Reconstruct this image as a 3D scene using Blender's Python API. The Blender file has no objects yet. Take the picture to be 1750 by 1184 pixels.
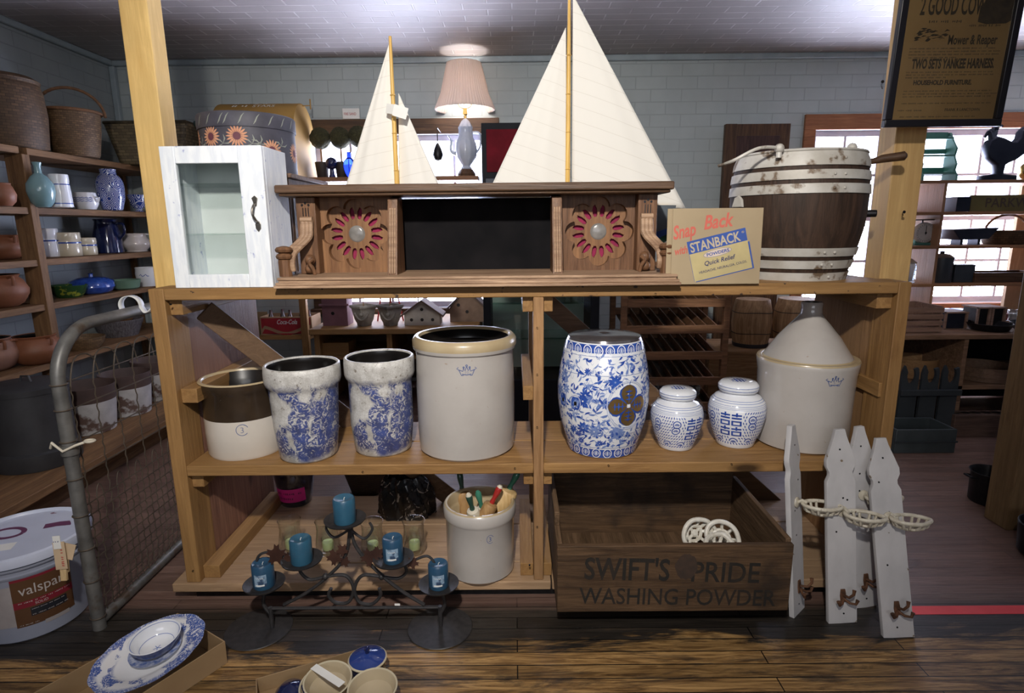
import bpy, math, random
from mathutils import Vector, Matrix, Euler
random.seed(7)
C = bpy.context.scene.collection
scn = bpy.context.scene
PI = math.pi

# ---------------------------------------------------------------- camera
F = 1003.13
HC = 1.46
_p, _y, _r = [math.radians(a) for a in (11.566, -.268, -.568)]
FW = Vector((math.sin(_y)*math.cos(_p), math.cos(_y)*math.cos(_p), -math.sin(_p)))
_rt = FW.cross(Vector((0, 0, 1))).normalized()
_up = _rt.cross(FW)
RT = _rt*math.cos(_r) + _up*math.sin(_r)
UP = _up*math.cos(_r) - _rt*math.sin(_r)
cam_d = bpy.data.cameras.new('camera'); cam = bpy.data.objects.new('camera', cam_d); C.objects.link(cam)
cam_d.sensor_width = 36; cam_d.sensor_fit = 'HORIZONTAL'; cam_d.lens = F/1750*36; cam_d.clip_start = .05
m3 = Matrix((RT, UP, -FW)).transposed()
cam.matrix_world = Matrix.Translation((0, 0, HC)) @ m3.to_4x4()
scn.camera = cam

# ---------------------------------------------------------------- world, lights, exposure
scn.view_settings.view_transform = 'Standard'; scn.view_settings.look = 'None'
scn.view_settings.gamma = 1; scn.view_settings.use_curve_mapping = False
scn.view_settings.exposure = 0.0
w = bpy.data.worlds.new('world'); scn.world = w; w.use_nodes = True
wn = w.node_tree; bg = wn.nodes['Background']; bg.inputs[0].default_value = (.76, .80, 1, 1)
_tc = wn.nodes.new('ShaderNodeTexCoord'); _sp = wn.nodes.new('ShaderNodeSeparateXYZ'); _mr = wn.nodes.new('ShaderNodeMapRange')     # overcast sky above a bright sunlit yard
wn.links.new(_tc.outputs['Generated'], _sp.inputs[0]); wn.links.new(_sp.outputs[2], _mr.inputs[0]); wn.links.new(_mr.outputs[0], bg.inputs[1])
for _k, _v in (('From Min', -.06), ('From Max', .02), ('To Min', 34), ('To Max', 10)): _mr.inputs[_k].default_value = _v
scn.cycles.transparent_max_bounces = 32

def spot(name, loc, target, watts, size, blend, radius, col):
    d = bpy.data.lights.new(name, 'SPOT'); d.energy = watts; d.spot_size = math.radians(size); d.spot_blend = blend
    d.shadow_soft_size = radius; d.color = col
    o = bpy.data.objects.new(name, d); C.objects.link(o); o.location = loc
    o.rotation_euler = (Vector(target)-Vector(loc)).to_track_quat('-Z', 'Y').to_euler(); return o
def area(name, loc, target, watts, sx, sy, col, portal=False):
    d = bpy.data.lights.new(name, 'AREA'); d.shape = 'RECTANGLE'; d.size = sx; d.size_y = sy; d.energy = watts; d.color = col
    o = bpy.data.objects.new(name, d); C.objects.link(o); o.location = loc
    o.rotation_euler = (Vector(target)-Vector(loc)).to_track_quat('-Z', 'Y').to_euler()
    if portal: d.cycles.is_portal = True
    return o
spot('shop_spotlight', (-.12, -.35, 2.74), (-.22, 2.3, 1.50), 430, 88, 1.0, .06, (1, .95, .88))
area('front_fill_light', (0, -2.9, 1.9), (0, 2, 1.2), 34, 3.0, 1.2, (.90, .92, 1))  # soft fill added behind the camera to lift the room's ambient light
_d = bpy.data.lights.new('rear_fill_light', 'POINT'); _d.energy = 13; _d.color = (.86, .90, 1); _d.shadow_soft_size = .12  # added unseen fill above the frame, brightens the back wall
_o = bpy.data.objects.new('rear_fill_light', _d); C.objects.link(_o); _o.location = (-.45, 3.25, 2.74)
area('window_portal_centre', (-1.0, 5.72, 1.5), (-1.0, 0, 1.5), 1, 1.55, 1.6, (1, 1, 1), True)
area('window_portal_right', (3.75, 5.72, 1.5), (3.75, 0, 1.5), 1, 2.1, 1.6, (1, 1, 1), True)

# ---------------------------------------------------------------- pixel helpers: where a line of sight meets a real plane
O = Vector((0, 0, HC))
def ray(px, py): return FW + RT*((px-875)/F) - UP*((py-592)/F)
def P(px, py, Y): d = ray(px, py); return O + d*(Y/d.y)
def PZ(px, py, Z): d = ray(px, py); return O + d*((Z-HC)/d.z)
def PX(px, py, X): d = ray(px, py); return O + d*(X/d.x)
def fit(xl, xr, yw, xb, yb, Zb):
    f = PZ(xb, yb, Zb); R = .12
    for _ in range(6):
        Yc = f.y+R; a = P(xl, yw, Yc); b = P(xr, yw, Yc); R = (b.x-a.x)/2*.985
    return (a.x+b.x)/2, Yc, R

# ---------------------------------------------------------------- mesh builder
def zrot(a): return Matrix.Rotation(a, 4, 'Z')
def T(x, y, z): return Matrix.Translation((x, y, z))
def frame(o, xd, yd):
    x = Vector(xd).normalized(); z = x.cross(Vector(yd)).normalized(); y = z.cross(x)
    m = Matrix((x, y, z)).transposed().to_4x4(); m.translation = Vector(o); return m
def upright(x, y, z, rz=0, tilt=0):        # local XY plane stood up, facing -Y; tilt leans the top back
    return T(x, y, z) @ zrot(rz) @ Matrix.Rotation(PI/2-tilt, 4, 'X')
def curve_mesh(loops, ext=0.0, bevel=0.0):
    cu = bpy.data.curves.new('c', 'CURVE'); cu.dimensions = '2D'; cu.fill_mode = 'BOTH'; cu.extrude = ext
    cu.bevel_depth = bevel; cu.bevel_resolution = 1
    for lp in loops:
        s = cu.splines.new('POLY'); s.points.add(len(lp)-1); s.use_cyclic_u = True
        for i, q in enumerate(lp): s.points[i].co = (q[0], q[1], 0, 1)
    return _conv(cu)
def _conv(cu):
    o = bpy.data.objects.new('c', cu); C.objects.link(o)
    bpy.context.view_layer.update()
    me = bpy.data.meshes.new_from_object(o.evaluated_get(bpy.context.evaluated_depsgraph_get()))
    vs = [v.co.copy() for v in me.vertices]; fs = [list(p.vertices) for p in me.polygons]
    bpy.data.objects.remove(o); bpy.data.curves.remove(cu); bpy.data.meshes.remove(me)
    return vs, fs
def text_mesh(s, size, ext=0.0, shear=0.0, off=0.0, sx=1.0, align='LEFT', space=1.0):
    cu = bpy.data.curves.new('t', 'FONT'); cu.body = s; cu.size = size; cu.extrude = ext; cu.shear = shear; cu.offset = off
    cu.resolution_u = 3; cu.align_x = align; cu.space_character = space
    vs, fs = _conv(cu)
    for v in vs: v.x *= sx
    return vs, fs
class MB:
    def __init__(s): s.v = []; s.f = []; s.m = []; s.uv = []
    def add(s, vs, fs, M=None, mat=0, uvs=None):
        b = len(s.v)
        s.v += [(M @ Vector(q)) if M is not None else Vector(q) for q in vs]
        for i, f in enumerate(fs):
            s.f.append([b+k for k in f]); s.m.append(mat[i] if isinstance(mat, (list, tuple)) else mat)
            s.uv.append(uvs[i] if uvs else None)
        return s
    def box(s, x0, x1, y0, y1, z0, z1, mat=0, M=None):
        vs = [(x, y, z) for x in (x0, x1) for y in (y0, y1) for z in (z0, z1)]
        fs = [(0, 1, 3, 2), (4, 6, 7, 5), (0, 4, 5, 1), (2, 3, 7, 6), (0, 2, 6, 4), (1, 5, 7, 3)]
        return s.add(vs, fs, M, mat)
    def beam(s, a, b, w, t, up=(0, 0, 1), mat=0):
        a = Vector(a); b = Vector(b); L = (b-a).length
        M = frame(a, b-a, up)            # local x along beam, y ~ up, z side
        return s.box(0, L, -w/2, w/2, -t/2, t/2, mat, M)
    def lathe(s, prof, seg=48, mat=0, M=None, a0=0, a1=2*PI, sx=1, sy=1, lobes=None):
        full = abs(a1-a0-2*PI) < 1e-6; n = seg if full else seg+1
        vs = []; fs = []; ms = []; uvs = []
        for (r, z) in prof:
            for i in range(n):
                a = a0+(a1-a0)*i/seg; k = r*(lobes(a, r) if lobes else 1)
                vs.append((k*math.cos(a)*sx, k*math.sin(a)*sy, z))
        L = 0
        for j in range(len(prof)-1):
            dl = math.hypot(prof[j+1][0]-prof[j][0], prof[j+1][1]-prof[j][1])
            R = max(prof[0][0], prof[len(prof)//2][0], .01)
            for i in range(seg):
                k = (i+1) % n
                q = [j*n+i, j*n+k, (j+1)*n+k, (j+1)*n+i]
                u0 = (a0+(a1-a0)*i/seg)*R; u1 = (a0+(a1-a0)*(i+1)/seg)*R
                uv = [(u0, L), (u1, L), (u1, L+dl), (u0, L+dl)]
                if prof[j][0] < 1e-6: q = [q[0], q[2], q[3]]; uv = [uv[0], uv[2], uv[3]]
                elif prof[j+1][0] < 1e-6: q = [q[0], q[1], q[2]]; uv = uv[:3]
                fs.append(q); uvs.append(uv)
                ms.append(mat(j, (prof[j][1]+prof[j+1][1])/2, prof) if callable(mat) else (mat[j] if isinstance(mat, (list, tuple)) else mat))
            L += dl
        return s.add(vs, fs, M, ms, uvs)
    def vessel(s, outer, wall=.01, out=0, rim=0, inn=0, M=None, seg=56, floor=.015, sx=1, sy=1, lobes=None):
        r0, z0 = outer[0]; rt, zt = outer[-1]
        prof = [(0, z0)] + list(outer) + [(rt-wall*.3, zt+wall*.3), (rt-wall*.75, zt+wall*.25), (rt-wall, zt-wall*.2)]
        k = len(outer); nr = 4
        inner = [(max(r-wall, .002), z) for r, z in reversed(outer) if z0+floor < z < zt-wall]
        prof += inner + [(max(r0-wall, .002), z0+floor), (0, z0+floor)]
        def mt(j, z, p):
            if j < k: return out(z) if callable(out) else out
            if j < k+3: return rim
            return inn
        return s.lathe(prof, seg, mt, M, sx=sx, sy=sy, lobes=lobes)
    def ball(s, c, r, mat=0, seg=16, M=None, squash=1, sx=1, sy=1):
        pr = [(r*math.sin(PI*i/(seg//2)), -r*squash*math.cos(PI*i/(seg//2))) for i in range(seg//2+1)]
        pr[0] = (0, pr[0][1]); pr[-1] = (0, pr[-1][1])
        MM = T(*c); MM = (M @ MM) if M is not None else MM
        return s.lathe(pr, seg, mat, MM, sx=sx, sy=sy)
    def tube(s, pts, r, seg=8, mat=0, closed=False, M=None, caps=True):
        pts = [Vector(p) for p in pts]; n = len(pts); vs = []; fs = []
        rr = r if isinstance(r, (list, tuple)) else [r]*n
        nrm = None
        for i, p in enumerate(pts):
            a = pts[i-1] if (i or closed) else p; b = pts[(i+1) % n] if (i < n-1 or closed) else p
            t = (b-a).normalized()
            if nrm is None: nrm = t.orthogonal().normalized()
            nrm = (nrm - t*nrm.dot(t)).normalized(); bi = t.cross(nrm)
            for k in range(seg):
                a_ = 2*PI*k/seg; vs.append(p+(nrm*math.cos(a_)+bi*math.sin(a_))*rr[i])
        for i in range(n if closed else n-1):
            j = (i+1) % n
            for k in range(seg):
                l = (k+1) % seg; fs.append((i*seg+k, i*seg+l, j*seg+l, j*seg+k))
        if caps and not closed: fs.append(tuple(reversed(range(seg)))); fs.append(tuple((n-1)*seg+k for k in range(seg)))
        return s.add(vs, fs, M, mat)
    def prism(s, loops, t, M=None, mat=0, bevel=0):
        vs, fs = curve_mesh(loops, t/2, bevel); return s.add(vs, fs, M, mat)
    def text(s, st, size, M, mat=0, ext=.0003, wrap=None, **k):
        vs, fs = text_mesh(st, size, ext if wrap is None else 0, **k)
        if wrap: vs = [wrap(v.x, v.y) for v in vs]
        return s.add(vs, fs, M, mat)
    def strip(s, pts, ws, wrap, mat=0):
        n = len(pts); vs = []
        ws = ws if isinstance(ws, (list, tuple)) else [ws]*n
        for i in range(n):
            a = pts[max(i-1, 0)]; b = pts[min(i+1, n-1)]
            dx, dy = b[0]-a[0], b[1]-a[1]; l = math.hypot(dx, dy) or 1
            nx, ny = -dy/l*ws[i]/2, dx/l*ws[i]/2
            vs += [wrap(pts[i][0]+nx, pts[i][1]+ny), wrap(pts[i][0]-nx, pts[i][1]-ny)]
        return s.add(vs, [(2*i, 2*i+1, 2*i+3, 2*i+2) for i in range(n-1)], None, mat)
    def grid(s, fn, nu, nv, mat=0, M=None, uvf=None):
        vs = [fn(i/nu, j/nv) for j in range(nv+1) for i in range(nu+1)]
        fs = [(j*(nu+1)+i, j*(nu+1)+i+1, (j+1)*(nu+1)+i+1, (j+1)*(nu+1)+i) for j in range(nv) for i in range(nu)]
        uvs = [[(i/nu, j/nv), ((i+1)/nu, j/nv), ((i+1)/nu, (j+1)/nv), (i/nu, (j+1)/nv)] for j in range(nv) for i in range(nu)]
        return s.add(vs, fs, M, mat, uvs)
    def build(s, name, mats, parent=None, bevel=0, sharp=38, smooth=True, solid=0, at=None):
        if parent is None: off = Vector(at or (0, 0, 0))
        elif parent.get('_off') is not None: off = Vector(parent['_off'])
        else: off = Vector((0, 0, 0)) if parent.get('_loc') else Vector(parent.location)
        me = bpy.data.meshes.new(name)
        me.from_pydata([tuple(v-off) for v in s.v], [], s.f)
        if not isinstance(mats, (list, tuple)): mats = [mats]
        for m in mats: me.materials.append(m)
        me.polygons.foreach_set('material_index', s.m)
        uv = me.uv_layers.new(name='UVMap')
        li = 0
        data = []
        for f, q in zip(s.f, s.uv):
            for k in range(len(f)):
                data += (q[k] if q else (0, 0))
        uv.data.foreach_set('uv', data)
        if smooth:
            me.polygons.foreach_set('use_smooth', [True]*len(me.polygons)); me.set_sharp_from_angle(angle=math.radians(sharp))
        me.update()
        o = bpy.data.objects.new(name, me); C.objects.link(o)
        if parent is not None: o.parent = parent
        elif at is not None: o.location = at
        o['_off'] = tuple(off)
        if bevel:
            b = o.modifiers.new('bevel', 'BEVEL'); b.width = bevel; b.segments = 2; b.limit_method = 'ANGLE'; b.angle_limit = .7
        if solid:
            q = o.modifiers.new('solid', 'SOLIDIFY'); q.thickness = solid; q.offset = 0
        return o
def tag(o, label, cat, group=None):
    o['label'] = label; o['category'] = cat
    if group: o['group'] = group
    return o
def thing(name, label, cat, loc=(0, 0, 0), rz=0, group=None, local=False):
    o = bpy.data.objects.new(name, None); C.objects.link(o); o.location = loc; o.rotation_euler = (0, 0, rz)
    o.empty_display_size = .05
    if local: o['_loc'] = 1
    return tag(o, label, cat, group)
def struct(o): o['kind'] = 'structure'; return o
def kids(o): return list(o.children)
def copy_tree(o, parent=None):
    c = o.copy(); C.objects.link(c)
    if parent is not None: c.parent = parent
    for ch in kids(o): copy_tree(ch, c)
    return c
def smoothstep(a, b, x): t = max(0, min(1, (x-a)/(b-a))); return t*t*(3-2*t)
def arcpts(cx, cy, r, a0, a1, n=12, ry=None):
    return [(cx+r*math.cos(a0+(a1-a0)*i/n), cy+(ry or r)*math.sin(a0+(a1-a0)*i/n)) for i in range(n+1)]
def spl(pts, n=8):        # Catmull-Rom through points
    pts = [Vector(p) for p in pts]; out = []
    for i in range(len(pts)-1):
        p0 = pts[max(i-1, 0)]; p1 = pts[i]; p2 = pts[i+1]; p3 = pts[min(i+2, len(pts)-1)]
        for k in range(n):
            t = k/n
            out.append(.5*((2*p1)+(p2-p0)*t+(2*p0-5*p1+4*p2-p3)*t*t+(3*p1-p0-3*p2+p3)*t**3))
    out.append(pts[-1]); return out

def scrawl(m, u0, u1, v, h, wrap, rnd, mat=0, word=True):      # an illegible line of print or handwriting: short uneven strokes
    u = u0
    while u < u1:
        L = rnd.uniform(.8, 2.6)*h*(1.6 if word else .5)
        n = max(2, int(L/(h*.55)))
        for k in range(n):
            x = u+L*k/n; hh = h*rnd.uniform(.35, .75); m.strip([(x, v-hh/2), (x+h*rnd.uniform(-.1, .2), v+hh/2)], h*.30, wrap, mat)
        u += L+h*.8
# ---------------------------------------------------------------- materials
def _new(name):
    m = bpy.data.materials.new(name); m.use_nodes = True; nt = m.node_tree; b = nt.nodes['Principled BSDF']; return m, nt, b
def N(nt, t, **k):
    n = nt.nodes.new(t)
    for a, b in k.items(): setattr(n, a, b)
    return n
def rgba(c): return (c[0], c[1], c[2], 1)
def setin(n, **k):
    for a, b in k.items(): n.inputs[a].default_value = b
def coords(nt, stretch, mode='Object'):
    tc = N(nt, 'ShaderNodeTexCoord'); mp = N(nt, 'ShaderNodeMapping'); mp.inputs['Scale'].default_value = stretch
    nt.links.new(tc.outputs[mode], mp.inputs[0]); return mp.outputs[0]
def noise(nt, vec, scale, detail=5, dist=0, rough=.55):
    n = N(nt, 'ShaderNodeTexNoise'); setin(n, Scale=scale, Detail=detail, Distortion=dist, Roughness=rough); nt.links.new(vec, n.inputs['Vector']); return n.outputs['Fac']
def ramp(nt, fac, stops):
    r = N(nt, 'ShaderNodeValToRGB'); e = r.color_ramp.elements
    while len(e) < len(stops): e.new(.5)
    for i, (p, c) in enumerate(stops): e[i].position = p; e[i].color = rgba(c) if len(c) == 3 else c
    nt.links.new(fac, r.inputs[0]); return r.outputs[0]
def mix(nt, fac, a, b, mode='MIX'):
    n = N(nt, 'ShaderNodeMix', data_type='RGBA', blend_type=mode)
    for k, v in ((0, fac), (6, a), (7, b)):
        if hasattr(v, 'links'): nt.links.new(v, n.inputs[k])
        else: n.inputs[k].default_value = rgba(v) if isinstance(v, tuple) else v
    return n.outputs[2]
def math_(nt, op, a, b=0):
    n = N(nt, 'ShaderNodeMath', operation=op)
    for k, v in ((0, a), (1, b)):
        if hasattr(v, 'links'): nt.links.new(v, n.inputs[k])
        else: n.inputs[k].default_value = v
    return n.outputs[0]
def step(nt, v, lo, hi):
    n = N(nt, 'ShaderNodeMapRange'); n.inputs['From Min'].default_value = lo; n.inputs['From Max'].default_value = hi
    nt.links.new(v, n.inputs[0]); return n.outputs[0]
def bump(nt, b, h, strength, dist=.01):
    n = N(nt, 'ShaderNodeBump'); setin(n, Strength=strength, Distance=dist); nt.links.new(h, n.inputs['Height']); nt.links.new(n.outputs[0], b.inputs['Normal'])
def pm(name, c1, c2=None, scale=8, stretch=(1, 1, 1), rough=.5, metal=0, bmp=.0, detail=5, lo=.35, hi=.65, coat=0, dirt=None, spec=.5, sheen=0):
    m, nt, b = _new(name); setin(b, Roughness=rough, Metallic=metal); b.inputs['Coat Weight'].default_value = coat; b.inputs['Specular IOR Level'].default_value = spec
    b.inputs['Coat Roughness'].default_value = .06
    if sheen: b.inputs['Sheen Weight'].default_value = sheen
    v = coords(nt, stretch); n = noise(nt, v, scale, detail)
    col = ramp(nt, n, [(lo, c1), (hi, c2 or tuple(k*.82 for k in c1))])
    if dirt:
        dc, ds, dlo, dhi = dirt; d = step(nt, noise(nt, coords(nt, (1, 1, 1)), ds, 6), dlo, dhi); col = mix(nt, d, col, dc)
    nt.links.new(col, b.inputs['Base Color'])
    if bmp: bump(nt, b, n, bmp)
    return m
_wc = {}
def wood(c1, c2, axis='x', rough=.6, grain=1.0, knots=True, dirt=None, bmp=.25, key=''):
    k = (c1, c2, axis, rough, grain, key)
    if k in _wc: return _wc[k]
    m, nt, b = _new('wood_grain_%s' % axis); setin(b, Roughness=rough); b.inputs['Specular IOR Level'].default_value = .3
    st = {'x': (1, 14, 14), 'y': (14, 1, 14), 'z': (14, 14, 1)}[axis]; st = tuple(q*grain for q in st)
    v = coords(nt, st); n1 = noise(nt, v, 2.2, 7, 1.2, .65); n2 = noise(nt, coords(nt, (1, 1, 1)), 2.5, 3)
    n3 = noise(nt, v, 9.0, 6, .6, .75)
    n1 = math_(nt, 'ADD', math_(nt, 'MULTIPLY', n1, .68), math_(nt, 'MULTIPLY', n3, .32))
    col = ramp(nt, n1, [(.36, tuple(q*1.18 for q in c1)), (.50, tuple((a+q)/2 for a, q in zip(c1, c2))), (.60, c2), (.70, tuple(q*.6 for q in c2))])
    col = mix(nt, step(nt, n2, .35, .7), col, tuple(q*.72 for q in c1), 'MIX') if knots else col
    if knots:
        vo = N(nt, 'ShaderNodeTexVoronoi'); vo.inputs['Scale'].default_value = 2.3; nt.links.new(coords(nt, tuple(.55 if q < 5 else 1.6 for q in st)), vo.inputs['Vector'])
        kn = step(nt, vo.outputs['Distance'], .10, .045); col = mix(nt, kn, col, tuple(q*.25 for q in c2))
    if dirt:
        dc, ds, dlo, dhi = dirt; col = mix(nt, step(nt, noise(nt, coords(nt, (1, 1, 1)), ds, 7), dlo, dhi), col, dc)
    nt.links.new(col, b.inputs['Base Color']); bump(nt, b, n1, min(1, bmp*2.2), .006)
    _wc[k] = m; return m
def wicker(name, c1, c2, su=.05, sv=.014):
    m, nt, b = _new(name); setin(b, Roughness=.65)
    tc = N(nt, 'ShaderNodeTexCoord'); br = N(nt, 'ShaderNodeTexBrick'); nt.links.new(tc.outputs['UV'], br.inputs['Vector'])
    setin(br, Scale=1.0); br.inputs['Brick Width'].default_value = su; br.inputs['Row Height'].default_value = sv; br.inputs['Mortar Size'].default_value = sv*.16
    br.inputs['Mortar Smooth'].default_value = 1; br.inputs['Color1'].default_value = rgba(c1); br.inputs['Color2'].default_value = rgba(c2); br.inputs['Mortar'].default_value = (.01, .006, .003, 1)
    nt.links.new(mix(nt, step(nt, noise(nt, coords(nt, (1, 1, 1)), 9), .3, .8), br.outputs['Color'], tuple(q*.5 for q in c1)), b.inputs['Base Color'])
    bump(nt, b, br.outputs['Fac'], -.9, .006); return m
def glass(name, tint=(.9, .97, .95), refl=1.0, rough=.02):
    m, nt, b = _new(name); nt.nodes.remove(b); out = nt.nodes['Material Output']
    tr = N(nt, 'ShaderNodeBsdfTransparent'); tr.inputs[0].default_value = rgba(tint); gl = N(nt, 'ShaderNodeBsdfGlossy'); gl.inputs['Roughness'].default_value = rough
    fr = N(nt, 'ShaderNodeLayerWeight'); mx = N(nt, 'ShaderNodeMixShader')
    nt.links.new(math_(nt, 'MULTIPLY', math_(nt, 'ADD', math_(nt, 'MULTIPLY', math_(nt, 'POWER', fr.outputs['Facing'], 4), .55), .045), refl), mx.inputs[0]); nt.links.new(tr.outputs[0], mx.inputs[1]); nt.links.new(gl.outputs[0], mx.inputs[2]); nt.links.new(mx.outputs[0], out.inputs[0])
    return m
def emit(name, c, s):
    m, nt, b = _new(name); b.inputs['Emission Color'].default_value = rgba(c); b.inputs['Emission Strength'].default_value = s; b.inputs['Base Color'].default_value = rgba(c); return m
def brickmat(name, c1, c2, mort, bw, rh, rough, plane, bmp, ms=.006, off=.5, dirt=None, spec=.5):
    m, nt, b = _new(name); setin(b, Roughness=rough); b.inputs['Specular IOR Level'].default_value = spec
    tc = N(nt, 'ShaderNodeTexCoord'); sp = N(nt, 'ShaderNodeSeparateXYZ'); cb = N(nt, 'ShaderNodeCombineXYZ'); nt.links.new(tc.outputs['Object'], sp.inputs[0])
    nt.links.new(sp.outputs[plane[0]], cb.inputs[0]); nt.links.new(sp.outputs[plane[1]], cb.inputs[1])
    br = N(nt, 'ShaderNodeTexBrick'); nt.links.new(cb.outputs[0], br.inputs['Vector']); setin(br, Scale=1.0); br.offset = off
    br.inputs['Brick Width'].default_value = bw; br.inputs['Row Height'].default_value = rh; br.inputs['Mortar Size'].default_value = ms; br.inputs['Mortar Smooth'].default_value = .3
    br.inputs['Color1'].default_value = rgba(c1); br.inputs['Color2'].default_value = rgba(c2); br.inputs['Mortar'].default_value = rgba(mort)
    n = noise(nt, coords(nt, (1, 1, 1)), 3, 6); col = mix(nt, step(nt, n, .3, .8), br.outputs['Color'], tuple(q*.8 for q in c1))
    if dirt: dc, ds, dlo, dhi = dirt; col = mix(nt, step(nt, noise(nt, coords(nt, (1, 1, 1)), ds, 7), dlo, dhi), col, dc)
    nt.links.new(col, b.inputs['Base Color'])
    h = math_(nt, 'ADD', math_(nt, 'MULTIPLY', br.outputs['Fac'], -1), math_(nt, 'MULTIPLY', n, .5)); bump(nt, b, h, bmp, .01)
    return m
PINE1, PINE2 = (.35, .195, .072), (.215, .108, .037)
def pine(ax, **k): return wood(PINE1, PINE2, ax, **k)
def oldwood(ax): return wood((.36, .205, .095), (.20, .10, .04), ax, rough=.7)
def darkwood(ax): return wood((.105, .055, .028), (.045, .022, .012), ax, rough=.45, knots=False)
def shelfwood(ax): return wood((.22, .120, .055), (.13, .065, .030), ax, rough=.65, knots=False)
black = pm('black_iron', (.012, .012, .014), (.022, .021, .023), rough=.45, metal=.6, bmp=.05, scale=40)
blackcloth = pm('black_cloth', (.006, .006, .007), (.011, .010, .011), rough=.95, spec=.1)
white_paint = pm('white_paint', (.78, .79, .78), (.60, .60, .60), rough=.5, scale=14, bmp=.06, dirt=((.30, .27, .22), 18, .62, .70))
M_brass = pm('brass', (.72, .50, .18), (.5, .33, .1), rough=.25, metal=1)
M_rust = pm('rusty_iron', (.20, .09, .045), (.07, .035, .02), rough=.7, metal=.4, scale=30, bmp=.15)
M_steel = pm('steel', (.55, .55, .55), (.4, .4, .4), rough=.3, metal=1)
stone_glaze = pm('stoneware_glaze', (.47, .44, .415), (.40, .37, .345), scale=4, rough=.22, coat=.5, bmp=.03, dirt=((.34, .27, .20), 55, .70, .74))
cream_glaze = pm('cream_glaze', (.46, .37, .23), (.38, .29, .17), scale=8, rough=.3, coat=.3)
blue_ink = pm('cobalt_stamp', (.05, .09, .24), (.08, .12, .28), rough=.35)
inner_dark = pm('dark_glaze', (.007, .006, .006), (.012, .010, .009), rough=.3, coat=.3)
terracotta = pm('terracotta', (.27, .10, .048), (.18, .065, .03), scale=6, rough=.55, bmp=.06)
china_white = pm('china_glaze', (.80, .81, .84), (.72, .74, .79), rough=.12, coat=.6)
cobalt = pm('cobalt_blue', (.02, .055, .30), (.035, .10, .42), scale=30, rough=.15, coat=.5)
paper_white = pm('white_paper', (.80, .79, .76), (.72, .71, .68), rough=.8)
cardboard = pm('cardboard', (.34, .225, .115), (.28, .18, .09), rough=.85, scale=5)

# ================================================================ ROOM
XL, XR, YB, YF, ZC = -3.5, 5.2, 5.5, -3.1, 2.905
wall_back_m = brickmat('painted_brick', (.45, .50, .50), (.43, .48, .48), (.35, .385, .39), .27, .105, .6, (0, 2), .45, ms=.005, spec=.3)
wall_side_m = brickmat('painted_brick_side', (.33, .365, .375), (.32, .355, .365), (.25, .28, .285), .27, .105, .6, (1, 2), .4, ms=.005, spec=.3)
ceil_m = brickmat('pressed_ceiling', (.43, .385, .37), (.39, .345, .335), (.72, .68, .66), .33, .115, .50, (0, 1), 1.0, ms=.007)
plain_m = pm('plaster', (.35, .36, .37), rough=.8)
def wood_floor():
    m, nt, b = _new('worn_floorboards'); b.inputs['Specular IOR Level'].default_value = .45
    tc = N(nt, 'ShaderNodeTexCoord'); br = N(nt, 'ShaderNodeTexBrick'); nt.links.new(tc.outputs['Object'], br.inputs['Vector']); setin(br, Scale=1.0)
    br.offset = .37; br.inputs['Brick Width'].default_value = 1.35; br.inputs['Row Height'].default_value = .062; br.inputs['Mortar Size'].default_value = .0022; br.inputs['Mortar Smooth'].default_value = .2
    br.inputs['Color1'].default_value = (1, 1, 1, 1); br.inputs['Color2'].default_value = (.45, .45, .45, 1); br.inputs['Mortar'].default_value = (0, 0, 0, 1)
    g = noise(nt, coords(nt, (1.2, 16, 1)), 3, 8, 1.5, .7); g2 = noise(nt, coords(nt, (1, 5, 1)), 2.2, 8, .8, .7)
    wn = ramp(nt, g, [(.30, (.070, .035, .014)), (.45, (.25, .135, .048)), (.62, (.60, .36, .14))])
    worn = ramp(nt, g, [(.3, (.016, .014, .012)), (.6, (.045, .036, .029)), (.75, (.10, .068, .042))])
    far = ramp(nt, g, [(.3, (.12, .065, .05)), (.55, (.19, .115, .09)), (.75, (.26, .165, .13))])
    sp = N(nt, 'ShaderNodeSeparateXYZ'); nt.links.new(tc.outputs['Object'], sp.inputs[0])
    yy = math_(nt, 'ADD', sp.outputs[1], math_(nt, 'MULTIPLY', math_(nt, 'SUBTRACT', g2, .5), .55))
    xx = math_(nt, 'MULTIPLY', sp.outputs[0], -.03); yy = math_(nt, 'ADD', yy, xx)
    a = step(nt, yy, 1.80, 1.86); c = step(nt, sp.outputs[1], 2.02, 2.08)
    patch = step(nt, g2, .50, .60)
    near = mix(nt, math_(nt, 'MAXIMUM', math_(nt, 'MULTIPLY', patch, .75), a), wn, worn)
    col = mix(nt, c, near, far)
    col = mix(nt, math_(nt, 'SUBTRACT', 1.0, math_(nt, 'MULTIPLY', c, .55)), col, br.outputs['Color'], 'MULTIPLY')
    nt.links.new(col, b.inputs['Base Color']); rr = ramp(nt, g2, [(.3, (.28, .28, .28)), (.7, (.5, .5, .5))]); nt.links.new(rr, b.inputs['Roughness'])
    bump(nt, b, math_(nt, 'ADD', math_(nt, 'MULTIPLY', br.outputs['Fac'], -1.2), math_(nt, 'MULTIPLY', g, .8)), .5, .004); return m
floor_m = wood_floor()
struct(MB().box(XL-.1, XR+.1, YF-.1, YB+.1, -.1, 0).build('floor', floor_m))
struct(MB().box(XL-.1, XR+.1, YF-.1, YB+.1, ZC, ZC+.1).build('ceiling', ceil_m))
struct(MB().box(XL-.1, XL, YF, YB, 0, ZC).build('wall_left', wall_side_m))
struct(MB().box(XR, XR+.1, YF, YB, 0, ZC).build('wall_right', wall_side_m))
struct(MB().box(XL-.1, XR+.1, YF-.1, YF, 0, ZC).build('wall_front', plain_m))
W1 = (-1.78, -.22, .72, 2.27); W2 = (2.68, 4.85, .72, 2.27)
b_ = MB()
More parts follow.
